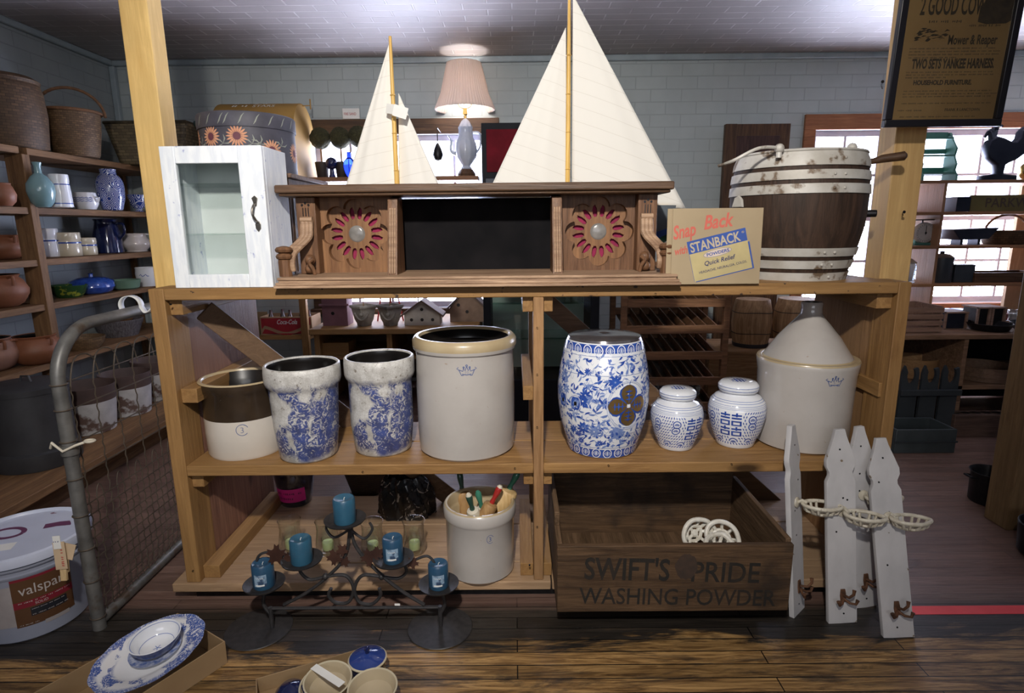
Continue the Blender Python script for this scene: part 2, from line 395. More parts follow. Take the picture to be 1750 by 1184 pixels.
for (x0, x1, z0, z1) in ((XL, W1[0], 0, ZC), (W1[1], W2[0], 0, ZC), (W2[1], XR, 0, ZC), (W1[0], W1[1], 0, W1[2]), (W1[0], W1[1], W1[3], ZC), (W2[0], W2[1], 0, W2[2]), (W2[0], W2[1], W2[3], ZC)):
    b_.box(x0, x1, YB, YB+.15, z0, z1)
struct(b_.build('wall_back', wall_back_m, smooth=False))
trim_m = pm('painted_trim', (.34, .40, .43), rough=.5)
struct(MB().box(XL, XR, YB-.035, YB, ZC-.05, ZC).build('trim_1', trim_m, bevel=.01))
struct(MB().box(XL, XL+.035, YF, YB-.035, ZC-.05, ZC).build('trim_2', trim_m, bevel=.01))
struct(MB().box(XL, XL+.05, YB-.05, YB, 0, ZC-.05).build('trim_3', trim_m, bevel=.01))
pane_m = glass('window_glass', (.97, .98, 1), .6)
def window(i, W, fm, tm, cols, rows):
    x0, x1, z0, z1 = W; m = MB()
    t = .07
    m.box(x0-.10, x1+.10, YB-.03, YB, z1, z1+.13); m.box(x0-.10, x0, YB-.03, YB, z0-.05, z1); m.box(x1, x1+.10, YB-.03, YB, z0-.05, z1)
    m.box(x0-.12, x1+.12, YB-.08, YB, z0-.05, z0)
    root = struct(m.build('window_%d' % i, tm, at=((x0+x1)/2, YB, z0), bevel=.004))
    s = MB()
    s.box(x0, x0+.045, YB+.05, YB+.09, z0, z1); s.box(x1-.045, x1, YB+.05, YB+.09, z0, z1); s.box(x0+.045, x1-.045, YB+.05, YB+.09, z1-.05, z1); s.box(x0+.045, x1-.045, YB+.05, YB+.09, z0, z0+.05)
    for k in range(1, cols): x = x0+(x1-x0)*k/cols; s.box(x-.011, x+.011, YB+.055, YB+.085, z0+.05, z1-.05)
    for k in range(1, rows): z = z0+(z1-z0)*k/rows; s.box(x0+.045, x1-.045, YB+.056, YB+.084, z-(.02 if k == rows//2 else .011), z+(.02 if k == rows//2 else .011))
    s.build('window_frame', fm, root)
    MB().box(x0+.045, x1-.045, YB+.066, YB+.07, z0+.05, z1-.05).build('pane', pane_m, root)
frame_lilac = pm('lilac_sash', (.55, .50, .58), rough=.5)
window(1, W1, frame_lilac, wood((.10, .055, .03), (.05, .028, .016), 'x', knots=False, key='w1'), 5, 2)
window(2, W2, frame_lilac, wood((.36, .15, .07), (.22, .085, .04), 'x', knots=False, key='w2'), 7, 4)
# a painted stripe across the floor at the edge of the lower aisle
struct(MB().box(1.47, XR, 1.985, 2.035, 0, .0012).build('trim_4', pm('red_tape', (.95, .075, .085), (.85, .06, .07), rough=.5)))

# ================================================================ DISPLAY RACK
RK = thing('display_rack', 'long rough pine display rack holding the stoneware crocks and hutch', 'rack', (.05, 2.45, 0))
RX0, RX1, RY0, RY1, RZ = -1.315, 1.42, 2.10, 2.86, 1.252
reddish = wood((.30, .15, .095), (.17, .075, .05), 'z', rough=.6, key='red')
MB().box(RX0, RX0+.055, RY0, RY0+.14, .082, RZ).build('upright', pine('z'), RK, bevel=.003)
MB().box(RX0+.004, RX0+.05, RY0+.14, RY1, .082, RZ-.006).build('side_panel', reddish, RK, bevel=.003)
MB().box(RX1-.045, RX1, RY0, RY0+.14, .082, RZ).build('upright', pine('z'), RK, bevel=.003)
MB().box(RX1-.035, RX1-.004, RY0+.14, 2.70, .082, RZ-.006).build('side_panel', oldwood('z'), RK, bevel=.003)
MB().box(.068, .106, RY0, RY0+.10, .082, RZ-.042).build('upright', oldwood('z'), RK, bevel=.003)
MB().box(.068, .106, RY1-.10, RY1, .082, RZ-.042).build('upright', oldwood('z'), RK, bevel=.003)
def top_board():
    m = wood(PINE1, PINE2, 'x', dirt=((.05, .03, .02), 26, .63, .66), key='top'); return m
for i, (y0, y1) in enumerate(((RY0, 2.35), (2.355, 2.60), (2.605, RY1))):
    MB().box(RX0+.055, RX1-.045, y0, y1, RZ-.042, RZ).build('top_board', top_board() if i == 0 else pine('x'), RK, bevel=.004)
for y0, y1 in ((RY0, 2.345), (2.35, 2.60)):
    MB().box(RX0+.055, .068, y0, y1, .533, .575).build('shelf_board', pine('x'), RK, bevel=.004)
    MB().box(.106, RX1-.045, y0, y1, .533, .575).build('shelf_board', pine('x'), RK, bevel=.004)
for x0, x1 in ((-1.37, .135), (.14, RX1+.02)):
    for y0, y1 in ((RY0-.01, 2.23), (2.235, 2.55), (2.555, RY1)):
        MB().box(x0, x1, y0, y1, .045, .082).build('deck_board', wood((.44, .29, .17), (.26, .155, .085), 'x', rough=.6, key='deck'), RK, bevel=.004)  # paler, greyer wood colour stands in for light reaching the deck from behind
MB().box(-1.30, 1.38, RY0+.03, RY0+.07, 0, .045).box(-1.30, 1.38, RY1-.07, RY1-.03, 0, .045).build('base_rail', black, RK)
for (x0, x1, z1, ye) in ((RX0+.055, RX0+.10, 1.208, 2.8), (RX0+.055, RX0+.115, .872, 2.72), (RX0+.055, RX0+.10, .531, 2.6), (RX0+.055, RX0+.12, .138, 2.8),
                         (RX1-.10, RX1-.045, 1.208, 2.66), (RX1-.055, RX1-.035, .872, 2.66), (RX1-.10, RX1-.045, .531, 2.6),
                         (.03, .068, 1.208, 2.7), (.106, .14, 1.208, 2.7), (.03, .068, .872, 2.7), (.03, .068, .531, 2.6), (.106, .14, .531, 2.6), (.015, .067, .138, 2.7), (.107, .14, .138, 2.7)):
    MB().box(x0, x1, RY0+.03, ye, z1-.055, z1).build('cleat', pine('y'), RK, bevel=.002)
MB().beam(P(349, 530, 2.30), P(770, 850, 2.79), .085, .035, (0, 0, 1)).build('brace', wood((.17, .10, .055), (.10, .055, .028), 'x', key='br'), RK, bevel=.003)  # wood of both braces is darkened in colour to stand for shade
MB().beam(P(922, 505, 2.79), P(1338, 876, 2.79), .085, .035, (0, 0, 1)).build('brace', wood((.17, .10, .055), (.10, .055, .028), 'x', key='br'), RK, bevel=.003)
nl = MB()
for (px, py) in ((1120, 502), (292, 520), (620, 806), (880, 800), (918, 560), (918, 640), (918, 730), (918, 900), (1040, 795), (1250, 793), (330, 975), (905, 965), (860, 1000)):
    q = P(px, py, RY0); nl.lathe([(0, -.0015), (.0035, -.0015), (.0035, .004)], 8, 0, T(q.x, q.y, q.z) @ Matrix.Rotation(PI/2, 4, 'X'))
nl.build('nail_heads', black, RK)

# timber posts just outside the rack's two ends, floor to ceiling
lx0, lx1 = P(265, 488, 2.40).x, P(310, 488, 2.40).x
lp = MB().box(lx0, lx1, 2.40, 2.50, 0, ZC).build('support_post', wood((.84, .58, .23), (.70, .43, .14), 'z', rough=.5, grain=.8, key='post', bmp=.1), at=((lx0+lx1)/2, 2.45, 0), bevel=.004)
tag(lp, 'bright yellow pine post rising beside the white glass-door cabinet', 'post')
rp = MB().box(1.487, 1.607, 2.40, 2.51, 0, ZC).build('support_post', wood((.66, .43, .18), (.50, .29, .11), 'z', rough=.5, grain=.8, key='post2', bmp=.1), at=(1.547, 2.455, 0), bevel=.004)
tag(rp, 'pine post with bent nails behind the framed auction poster', 'post')
for (px, py, L, lab) in ((1512, 148, .05, 'thin nail sticking out of the pine post left of the poster'), (1548, 366, .05, 'black nail sticking out of the pine post left of the dial scale')):
    q = P(px, py, 2.39)
    o = MB().tube([(q.x, 2.405, q.z-.004), (q.x-.02, 2.38, q.z+.002), (q.x-.035, 2.35, q.z+.008)], .0022, 6).lathe([(0, 0), (.006, 0), (.006, .002), (0, .002)], 8, 0, T(q.x-.036, 2.347, q.z+.008) @ Matrix.Rotation(PI/2, 4, 'X')).build('nail', black, at=tuple(q))
    tag(o, lab, 'nail')
rear = MB().box(2.36, 2.50, 2.60, 2.74, 0, ZC).build('support_post', wood((.20, .125, .06), (.11, .065, .03), 'z', key='p3'), at=(2.43, 2.67, 0), bevel=.005)
tag(rear, 'dark brown timber post at the right edge standing on the floor', 'post')

# ================================================================ STONEWARE ON THE MIDDLE SHELF
Z1 = .5755
def cyl_wrap(cx, cy, z0, rf, off=.0008, a0=-PI/2):
    return lambda u, v: Vector((cx+(rf(v)+off)*math.cos(a0+u/max(rf(v), .01)), cy+(rf(v)+off)*math.sin(a0+u/max(rf(v), .01)), z0+v))
def rfun(prof):
    def f(z):
        for (r0, z0), (r1, z1) in zip(prof, prof[1:]):
            if z0 <= z <= z1 and z1 > z0: return r0+(r1-r0)*(z-z0)/(z1-z0)
        return prof[-1][0] if z > prof[-1][1] else prof[0][0]
    return f
def aimang(cx, cy, px, py):      # direction angle on a round body of the point seen at that pixel column
    q = P(px, py, cy); return q.x-cx
def crown(m, wrap, cu, cv, s, mat):
    for pts in ([(-.9, .15), (-.62, -.5), (.62, -.5), (.9, .15)], [(-.9, .15), (-1.15, .3), (-.95, .45)], [(.9, .15), (1.15, .3), (.95, .45)], [(-.9, .15), (-.45, 0), (-.35, .35)], [(-.35, .35), (-.2, .05), (0, .55)], [(0, .55), (.2, .05), (.35, .35)], [(.35, .35), (.45, 0), (.9, .15)], [(-.55, -.35), (0, -.45), (.55, -.35)], arcpts(0, .65, .1, 0, 2*PI, 8), arcpts(-.35, .45, .08, 0, 2*PI, 8), arcpts(.35, .45, .08, 0, 2*PI, 8)):
        m.strip([(cu+a*s, cv+b*s) for a, b in pts], s*.09, wrap, mat)
# brown-banded crock
cx, cy = -1.103, 2.288
pr = [(.142, .0), (.148, .012), (.150, .10), (.150, .1579), (.150, .1581), (.150, .258), (.155, .266), (.158, .288), (.158, .300)]
t = thing('stoneware_crock', 'stoneware crock, dark brown upper half over a cream lower half', 'crock', (cx, cy, Z1))
brown_g = pm('brown_slip', (.045, .030, .019), (.030, .020, .013), rough=.22, coat=.25)
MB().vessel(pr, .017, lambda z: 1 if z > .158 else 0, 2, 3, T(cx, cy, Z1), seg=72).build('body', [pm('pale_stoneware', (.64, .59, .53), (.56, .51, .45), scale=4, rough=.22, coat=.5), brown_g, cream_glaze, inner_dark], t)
wr = cyl_wrap(cx, cy, Z1, rfun(pr), .0007)
m = MB(); ux = .052
m.strip([(ux+a, .126+b) for a, b in arcpts(0, 0, .022, .4, 5.6, 16)], .0022, wr); m.text('3', .034, None, 0, wrap=lambda u, v: wr(u+ux-.009, v+.114), off=-.0006)
m.build('stamped_number', blue_ink, t)['label'] = 'blue stamped 3 in a circle'

# two transferware pots
def transfer():
    m, nt, b = _new('blue_transfer_crackle'); setin(b, Roughness=.45); b.inputs['Coat Weight'].default_value = .2
    o = coords(nt, (1, 1, 1)); vo = N(nt, 'ShaderNodeTexVoronoi', feature='DISTANCE_TO_EDGE'); vo.inputs['Scale'].default_value = 85; nt.links.new(o, vo.inputs['Vector'])
    crack = step(nt, vo.outputs['Distance'], .045, .0); base = ramp(nt, noise(nt, o, 22, 6), [(.35, (.40, .385, .36)), (.62, (.60, .59, .57))])
    base = mix(nt, step(nt, noise(nt, o, 60, 5), .60, .70), base, (.20, .17, .14)); base = mix(nt, math_(nt, 'MULTIPLY', crack, .6), base, (.22, .19, .17))
    sp = N(nt, 'ShaderNodeSeparateXYZ'); nt.links.new(o, sp.inputs[0]); z = sp.outputs[2]
    big = noise(nt, coords(nt, (1, 1, .8)), 6.5, 3, .4); fine = noise(nt, o, 42, 7, 2.6, .7)
    region = math_(nt, 'MULTIPLY', step(nt, math_(nt, 'ADD', z, math_(nt, 'MULTIPLY', big, .16)), .10, .125), step(nt, math_(nt, 'ADD', z, math_(nt, 'MULTIPLY', big, .20)), .415, .385))
    patch = math_(nt, 'MULTIPLY', region, step(nt, big, .43, .46))
    lines = math_(nt, 'MAXIMUM', step(nt, fine, .445, .475), math_(nt, 'MULTIPLY', step(nt, big, .53, .57), step(nt, fine, .38, .42)))
    blue = ramp(nt, noise(nt, o, 30, 4), [(.3, (.008, .020, .11)), (.7, (.026, .058, .26))])
    nt.links.new(mix(nt, math_(nt, 'MULTIPLY', math_(nt, 'MULTIPLY', patch, lines), .93), base, blue), b.inputs['Base Color']); bump(nt, b, math_(nt, 'ADD', noise(nt, o, 90, 4), crack), -.25, .002); return m
tm = transfer()
for (cx, cy, Rt, Rb, H, lab, bandz) in ((-.826, 2.214, .144, .110, .378, 'tapered crackle-glazed pot with blue transfer print beside the brown-banded crock', .30), (-.540, 2.276, .138, .113, .392, 'tapered blue transfer-printed pot next to the tall crown-stamped crock', .31)):
    s_ = Rt
    pr = [(Rb*.93, 0), (Rb, .01), (Rb+.012, .12), (s_*.90, bandz-.03), (s_*.91, bandz-.012), (s_*.965, bandz-.004), (s_*1.0, bandz+.012), (s_*1.0, H-.03), (s_*.985, H-.008)]
    t = thing('flower_pot', lab, 'pot', (cx, cy, Z1), group='blue transfer pots')
    MB().vessel(pr, .013, 0, 0, 1, T(cx, cy, Z1), seg=72).build('body', [tm, inner_dark], t, sharp=60)
    t['group'] = 'blue transfer pots'

# ten-gallon crock
cx, cy = -.200, 2.298
pr = [(.182, 0), (.192, .01), (.196, .10), (.197, .25), (.193, .39), (.194, .412), (.203, .418), (.206, .43), (.206, .452), (.200, .462)]
t = thing('stoneware_crock', 'largest cream stoneware crock with a blue crown stamp, on the middle shelf', 'crock', (cx, cy, Z1))
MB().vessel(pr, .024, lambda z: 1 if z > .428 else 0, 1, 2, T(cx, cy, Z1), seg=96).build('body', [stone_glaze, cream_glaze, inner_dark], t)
wr = cyl_wrap(cx, cy, Z1, rfun(pr), .0006); m = MB(); crown(m, wr, .022, .362, .032, 0); m.text('10', .016, None, 0, wrap=lambda u, v: wr(u+.013, v+.352), off=-.0004)
m.build('crown_stamp', blue_ink, t)['label'] = 'small blue crown with a 10'

# garden stool
cx, cy = .352, 2.268; H = .462
pr = [(.128, 0), (.135, .006), (.150, .06), (.170, .13), (.180, .21), (.180, .27), (.171, .345), (.158, .41), (.150, .44), (.145, .455)]
rf = rfun(pr); wr0 = cyl_wrap(cx, cy, Z1, rf, 0)
def wrj(o): return cyl_wrap(cx, cy, Z1, rf, o)
t = thing('garden_stool', 'barrel-shaped blue and white porcelain garden stool with floral pattern', 'stool', (cx, cy, Z1))
silver = pm('silvered_lustre', (.42, .40, .43), (.25, .24, .27), scale=18, rough=.12, metal=.8)
gilt = pm('gilt', (.42, .27, .10), (.28, .18, .07), rough=.3, metal=.7); midblue = pm('soft_blue', (.13, .20, .45), (.22, .30, .56), scale=60, rough=.2)
m = MB(); m.lathe([(0, 0)]+pr, 96, 0, T(cx, cy, Z1)); m.lathe([(.145, .455), (.141, .464), (.125, .468), (.03, .472), (.012, .470), (0, .466)], 96, 1, T(cx, cy, Z1))
random.seed(11)
def flower(wr, u, v, s, mi, n=8):
    for k in range(n):
        a = 2*PI*k/n; pts = [(u+math.cos(a)*s*q, v+math.sin(a)*s*q) for q in (.12, .4, .7, 1)]
        m.strip(pts, [s*.1, s*.34, s*.34, .0004], wr, mi)
def leaf(wr, u, v, a, L, wd, mi): m.strip([(u+math.cos(a+c*q)*L*q, v+math.sin(a+c*q)*L*q) for c in (.5,) for q in (0, .33, .66, 1)], [.0004, wd, wd, .0004], wr, mi)
circ = 2*PI*.165
ka = 0
for v0, v1, n in ((.055, .105, 190), (.115, .335, 860), (.345, .405, 230)):
    for i in range(n):
        u = random.uniform(-circ/2, circ/2); v = random.uniform(v0, v1); wr = wrj(.0005+.0007*random.random())
        if v0 == .115 and math.hypot((u-.072)/.085, (v-.225)/.095) < 1: continue
        k = random.random()
        if k < .07: flower(wr, u, v, random.uniform(.018, .032) if v0 == .115 else .015, 2 if random.random() < .6 else 3, 9)
        elif k < .16: flower(wr, u, v, .008, 3, 5)
        else: leaf(wr, u, v, random.uniform(0, 2*PI), random.uniform(.016, .034), random.uniform(.004, .0095), 3 if random.random() < .5 else 2)
        if random.random() < .25: m.strip([(u+.02*q, v+.012*math.sin(4*q+i)) for q in (0, .35, .7, 1, 1.3)], .0009, wr, 3)
wr = wrj(.0012)
for v in (.05, .108, .340, .410): m.strip([(circ*1.12*q/96-circ*.56, v) for q in range(97)], .0016, wr, 3)
for v, n in ((.062, 24), (.098, 24), (.352, 24), (.396, 12)):
    for k in range(n): u = circ*(k/n-.5); m.strip(arcpts(u, v, .0028, 0, 2*PI, 8), .0056, wr, 4)
m.strip([(circ*1.12*q/96-circ*.56, .436) for q in range(97)], .030, wrj(.0009), 4)
m.strip([(circ*1.12*q/96-circ*.56, .024) for q in range(97)], .036, wrj(.0009), 4)
for k in range(24):
    u = circ*.98*(k/24-.5); 
    for v, s in ((.430, 1), (.026, 1)):
        m.strip(arcpts(u, v, .0155*s, 0, 2*PI, 14, .019), .0035, wrj(.0016), 0); m.strip([(u, v-.012), (u, v), (u, v+.012)], [.002, .009, .002], wrj(.0017), 5)
        for q in (-1, 1): m.strip([(u+q*.004, v-.009), (u+q*.010, v), (u+q*.004, v+.010)], [.001, .004, .001], wrj(.0018), 5)
# gilded four-lobed medallion and its ring
mu, mv = .072, .225
m.strip(arcpts(mu, mv, .084, 0, 2*PI, 48, .094), .004, wrj(.0018), 5); m.strip(arcpts(mu, mv, .078, 0, 2*PI, 48, .088), .0012, wrj(.0018), 3)
for k in range(4):
    a = k*PI/2; L = .074
    for wd, mi, of in ((.078, 4, .0022), (.062, 6, .0027)):
        m.strip([(mu+math.cos(a)*L*q, mv+math.sin(a)*L*q) for q in (.1, .25, .45, .65, .85, 1.0, 1.08)], [wd*.2, wd*.5, wd*.85, wd, wd*.9, wd*.55, wd*.2], wrj(of), mi)
    for q_ in (.35, .55, .75): m.strip([(mu+math.cos(a)*L*q_-math.sin(a)*s_*.016, mv+math.sin(a)*L*q_+math.cos(a)*s_*.016) for s_ in (-1, 0, 1)], [.001, .006, .001], wrj(.0031), 4)
    m.strip([(mu+math.cos(a)*L*q_, mv+math.sin(a)*L*q_) for q_ in (.15, .5, .9)], [.001, .005, .001], wrj(.0033), 4)
# pierced coin openings at the left
for u in (-.135, -.205):
    m.strip([(u, .20), (u, .25)], .042, wrj(.002), 4); m.strip(arcpts(u, .225, .022, 0, 2*PI, 20, .034), .003, wrj(.0026), 5); m.strip([(u, .218), (u, .232)], .012, wrj(.0028), 7)
m.build('body', [china_white, silver, cobalt, midblue, cobalt, pm('pale_blue', (.55, .60, .75), rough=.15), gilt, inner_dark], t, sharp=50)

# ginger jars
def ginger(cx, cy, R, face, lab):
    k = R/.112
    pr = [(.070*k, 0), (.074*k, .004), (.078*k, .02*k), (.098*k, .07*k), (.111*k, .125*k), (.112*k, .155*k), (.104*k, .185*k), (.085*k, .205*k), (.066*k, .213*k), (.064*k, .225*k)]
    t = thing('ginger_jar', lab, 'jar', (cx, cy, Z1), group='ginger jars')
    rf = rfun(pr); m = MB(); m.lathe([(0, 0)]+pr, 72, 0, T(cx, cy, Z1))
    W = lambda o=.0009: cyl_wrap(cx, cy, Z1, rf, o, -PI/2+face)
    wr = W()
    for v in (.192, .199, .183): m.strip([(2*PI*.104*k*q/72, v*k) for q in range(73)], .0014, wr, 1)
    for v in (.176, .170): m.strip([(2*PI*.108*k*q/72, v*k) for q in range(73)], .0010, wr, 1)
    def bar(x0, y0, x1, y1, wd=.0068):
        m.strip([(x0+(x1-x0)*q/4, y0+(y1-y0)*q/4) for q in range(5)], wd*k, W(.0012), 2)
    def glyph(sx, vt, full):       # one block of the paired double-happiness sign
        hw = .0185
        bar((sx-hw)*k, vt*k, (sx+hw)*k, vt*k); bar(sx*k, (vt+.010)*k, sx*k, (vt-.006)*k)
        z = vt-.012
        if full: bar((sx-hw)*k, z*k, (sx+hw)*k, z*k); z -= .013
        for q in (-1, 1): bar((sx+q*(hw-.003))*k, (z+.002)*k, (sx+q*(hw-.003))*k, (z-.017)*k)
        bar((sx-hw)*k, z*k, (sx+hw)*k, z*k, .0055); bar((sx-hw)*k, (z-.016)*k, (sx+hw)*k, (z-.016)*k, .0055)
    for sx in (-.0215, .0215): glyph(sx, .150, True); glyph(sx, .092, False)
    rnd = random.Random(3)
    C_ = 2*PI*.108*k; spots = []
    for cu in (.083*k, -.083*k, .17*k, -.17*k, .26*k, -.26*k):
        for v in (.132, .103): spots.append((cu, v*k, .0155*k, 2*PI))
    for i in range(12): spots.append((C_*(i/12-.5)+.01, .034*k, .0150*k, PI))
    for cu, v, r, sw in spots:
        m.strip(arcpts(cu, v, r, 0, sw, 18), .0040*k, W(.001), 2)
        for a in (.5, 1.05, PI/2, 2.1, 2.65): m.strip([(cu+math.cos(a)*.003*k, v-.006*k+math.sin(a)*.003*k), (cu+math.cos(a)*.011*k, v-.006*k+math.sin(a)*.012*k)], [.001, .0045*k], W(.0012), 2)
    row = 0; v = .024*k
    while v < .168*k:
        n = int(C_/(.0105*k))
        for i in range(n):
            u = C_*(i/n-.5)+(row % 2)*.005*k; vv = v+rnd.uniform(-.001, .001)
            if abs(u) < .046*k and vv > .055*k: continue
            if any(math.hypot(u-c[0], (vv-c[1])) < c[2]+.0055*k and (c[3] > 4 or vv > c[1]-.008*k) for c in spots): continue
            a = PI/2+.75*math.sin(u*26/k+vv*14/k); L = .0062*k
            m.strip([(u-math.cos(a)*L, vv-math.sin(a)*L), (u, vv), (u+math.cos(a)*L, vv+math.sin(a)*L)], [.0006, .0048*k, .0006], W(.0009), 2)
        v += .0135*k; row += 1
    m.build('body', [china_white, pm('thin_blue', (.12, .20, .50), rough=.15), cobalt], t, sharp=50)
    l = MB(); z = Z1+.225*k
    l.lathe([(.060*k, 0), (.074*k, .0), (.078*k, .012*k), (.077*k, .026*k), (.066*k, .036*k), (.03*k, .040*k), (0, .0405*k)], 64, 0, T(cx, cy, z))
    lw = cyl_wrap(cx, cy, z, lambda v: .0785*k, .0006)
    for v in (.010, .022): l.strip([(2*PI*.0785*k*q/64, v*k) for q in range(65)], .0015, lw, 1)
    tp = lambda u, v: Vector((cx+u, cy+v, z+.0412*k - .006*k*((u*u+v*v)/(.05*k)**2)))
    for r in (.052, .044): l.strip(arcpts(0, 0, r*k, 0, 2*PI, 40), .0018, lambda u, v: tp(u, v)+Vector((0, 0, .0012)), 1)
    for a in (-.026, -.013, 0, .013, .026): l.strip([(a*k, -.028*k), (a*k, 0), (a*k, .028*k)], .005*k, lambda u, v: tp(u, v)+Vector((0, 0, .001)), 2)
    for a in (-.018, 0, .018): l.strip([(-.032*k, a*k), (0, a*k), (.032*k, a*k)], .004*k, lambda u, v: tp(u, v)+Vector((0, 0, .0014)), 2)
    l.build('lid', [china_white, pm('thin_blue_b', (.12, .20, .50), rough=.15), cobalt], t, sharp=50)
    return rf, k
rf, k1 = ginger(.653, 2.272, .104, .50, 'blue and white lidded ginger jar in cellophane beside the garden stool')
j2, k2 = ginger(.905, 2.300, .113, -.55, 'blue and white lidded ginger jar standing next to the big cone-topped jug')
# loose cellophane around the first jar
cel = glass('cellophane', (.985, .985, .985), .4, .12); random.seed(5)
def celf(u, v):
    a = 2*PI*u; z = .262*v; r = (rf(min(z, .208)) if z < .208 else .0745)+.006+.003*math.sin(9*a+6*v)+.002*math.sin(23*a)
    return Vector((.653+r*math.cos(a), 2.275+r*math.sin(a), Z1+.003+z))
m = MB().grid(celf, 72, 14)
q0 = Vector((.575, 2.335, Z1+.24))
m.grid(lambda u, v: q0+Vector((-.02+.045*(u-.5)*(1+v)*1.3, .02*math.sin(9*u), .085*v+.012*math.sin(14*u))), 14, 5)
o = tag(m.build('cellophane_wrap', cel, at=(.653, 2.275, Z1), sharp=15), 'crinkled clear cellophane around the left ginger jar', 'wrap')

# five-gallon jug
cx, cy = 1.185, 2.325
pr = [(.166, 0), (.176, .008), (.178, .06), (.180, .18), (.184, .30), (.190, .335), (.191, .352)]
t = thing('stoneware_jug', 'big cone-topped stoneware jug with blue crown stamp on middle shelf', 'jug', (cx, cy, Z1))
m = MB(); prj = [(0, 0)]+pr+[(.188, .358), (.174, .359), (.170, .358), (.165, .362), (.115, .440), (.070, .495), (.048, .520), (.041, .532), (.039, .555), (.040, .575), (.036, .580), (.028, .578), (.026, .55), (.0, .545)]
def jm(j, z, p): return 1 if .350 < z < .3605 else (2 if z > .53 and p[j][0] < .03 else 0)
m.lathe(prj, 96, jm, T(cx, cy, Z1)); m.build('body', [stone_glaze, cream_glaze, inner_dark], t, sharp=45)
ha = MB().tube([(cx-.045, cy+.0, Z1+.555)]+spl([(cx-.045, cy, Z1+.555), (cx-.075, cy+.01, Z1+.585), (cx-.10, cy+.02, Z1+.545), (cx-.105, cy+.02, Z1+.48), (cx-.115, cy+.02, Z1+.445)], 6), .010, 10).build('handle', inner_dark, t)
wr = cyl_wrap(cx, cy, Z1, rfun(pr), .0007); m = MB(); crown(m, wr, .02, .298, .031, 0); m.text('5', .018, None, 0, wrap=lambda u, v: wr(u+.014, v+.287), off=-.0004); m.build('crown_stamp', blue_ink, t)['label'] = 'small blue crown with a 5'

# ================================================================ TOP OF THE RACK
# white glass-door cabinet
x0, x1, y0, y1, z0, z1 = -1.222, -.868, 2.115, 2.335, RZ+.001, 1.742
t = thing('display_cabinet', 'small distressed white wall cabinet with a glass door and two glass shelves', 'cabinet', (-1.04, 2.22, RZ))
dist_white = pm('distressed_white', (.80, .83, .86), (.70, .74, .80), stretch=(6, 6, 1.2), scale=8, rough=.55, lo=.42, hi=.58, bmp=.12, dirt=((.36, .40, .60), 34, .66, .72))
int_m = pm('cabinet_lining', (.66, .69, .675), (.60, .63, .615), rough=.6)
m = MB(); m.box(x0, x0+.014, y0+.02, y1, z0, z1); m.box(x1-.014, x1, y0+.02, y1, z0, z1); m.box(x0+.014, x1-.014, y0+.02, y1, z0, z0+.014); m.box(x0+.014, x1-.014, y0+.02, y1, z1-.014, z1)
m.build('case', dist_white, t, bevel=.002); MB().box(x0+.014, x1-.014, y1-.008, y1, z0+.014, z1-.014).build('back_panel', int_m, t)
d = MB(); wl, wt_, wb = .052, .058, .048
d.box(x0, x0+wl, y0, y0+.019, z0, z1); d.box(x1-.085, x1, y0, y0+.019, z0, z1); d.box(x0+wl, x1-.085, y0, y0+.019, z1-wt_, z1); d.box(x0+wl, x1-.085, y0, y0+.019, z0, z0+wb)
do = d.build('door', dist_white, t, bevel=.0025)
MB().box(x0+wl-.004, x1-.081, y0+.008, y0+.011, z0+wb-.004, z1-wt_+.004).build('glass_pane', glass('door_glass', (.95, .965, .96), .5), do)
hx = x1-.033; hz = z0+.258
hm = pm('pewter', (.30, .28, .25), (.16, .14, .12), rough=.3, metal=.9)
h = MB(); h.prism([[(0, .034), (.010, .026), (.006, .014), (.004, 0), (-.004, 0), (-.006, .014), (-.010, .026)]], .003, upright(hx-.004, y0-.002, hz+.028), bevel=.0008)
h.prism([[(0, -.034), (.008, -.024), (.009, -.010), (.004, 0), (-.004, 0), (-.009, -.010), (-.008, -.024)]], .003, upright(hx, y0-.002, hz-.026), bevel=.0008)
h.tube(spl([(hx-.004, y0-.002, hz+.036), (hx-.006, y0-.018, hz+.024), (hx-.008, y0-.024, hz), (hx-.002, y0-.016, hz-.020), (hx, y0-.002, hz-.028)], 5), .0042, 8); h.build('handle', hm, do)
for zz in (1.615, 1.44+.0):
    MB().box(x0+.016, x1-.016, y0+.035, y1-.012, zz, zz+.005).build('glass_shelf', glass('shelf_glass_%d' % int(zz*100), (.94, .965, .955), 1.0), t)

# carved overmantel
hw = wood((.19, .095, .048), (.10, .048, .024), 'z', rough=.42, grain=1.3, knots=False, key='hut'); hwx = wood((.42, .28, .18), (.22, .13, .08), 'x', rough=.5, knots=False, key='hutx'); hwt = wood((.12, .068, .04), (.06, .034, .02), 'x', rough=.4, knots=False, key='hutt')  # hwx is lightened to carry the base board's highlight in its colour
lite = wood((.25, .125, .055), (.15, .07, .032), 'z', rough=.45, knots=False, key='lite')
t = thing('carved_hutch_top', 'carved dark oak hutch top with two flower rosettes and a dark open centre', 'hutch top', (-.13, 2.3, RZ))
BZ = 1.290
m = MB()
for (a, b, e, g) in ((-.845, .585, 2.055, 1.253), (-.840, .580, 2.062, 1.263), (-.832, .572, 2.072, 1.270), (-.835, .575, 2.068, 1.280)):
    m.box(a, b, e, 2.47, g, g+(.010 if g < 1.28 else .010))
m.build('base_board', hwx, t, bevel=.0025)
MB().box(-.862, .580, 2.18, 2.49, 1.585, 1.614).box(-.852, .570, 2.19, 2.48, 1.574, 1.585).build('top_board', hwt, t, bevel=.006)
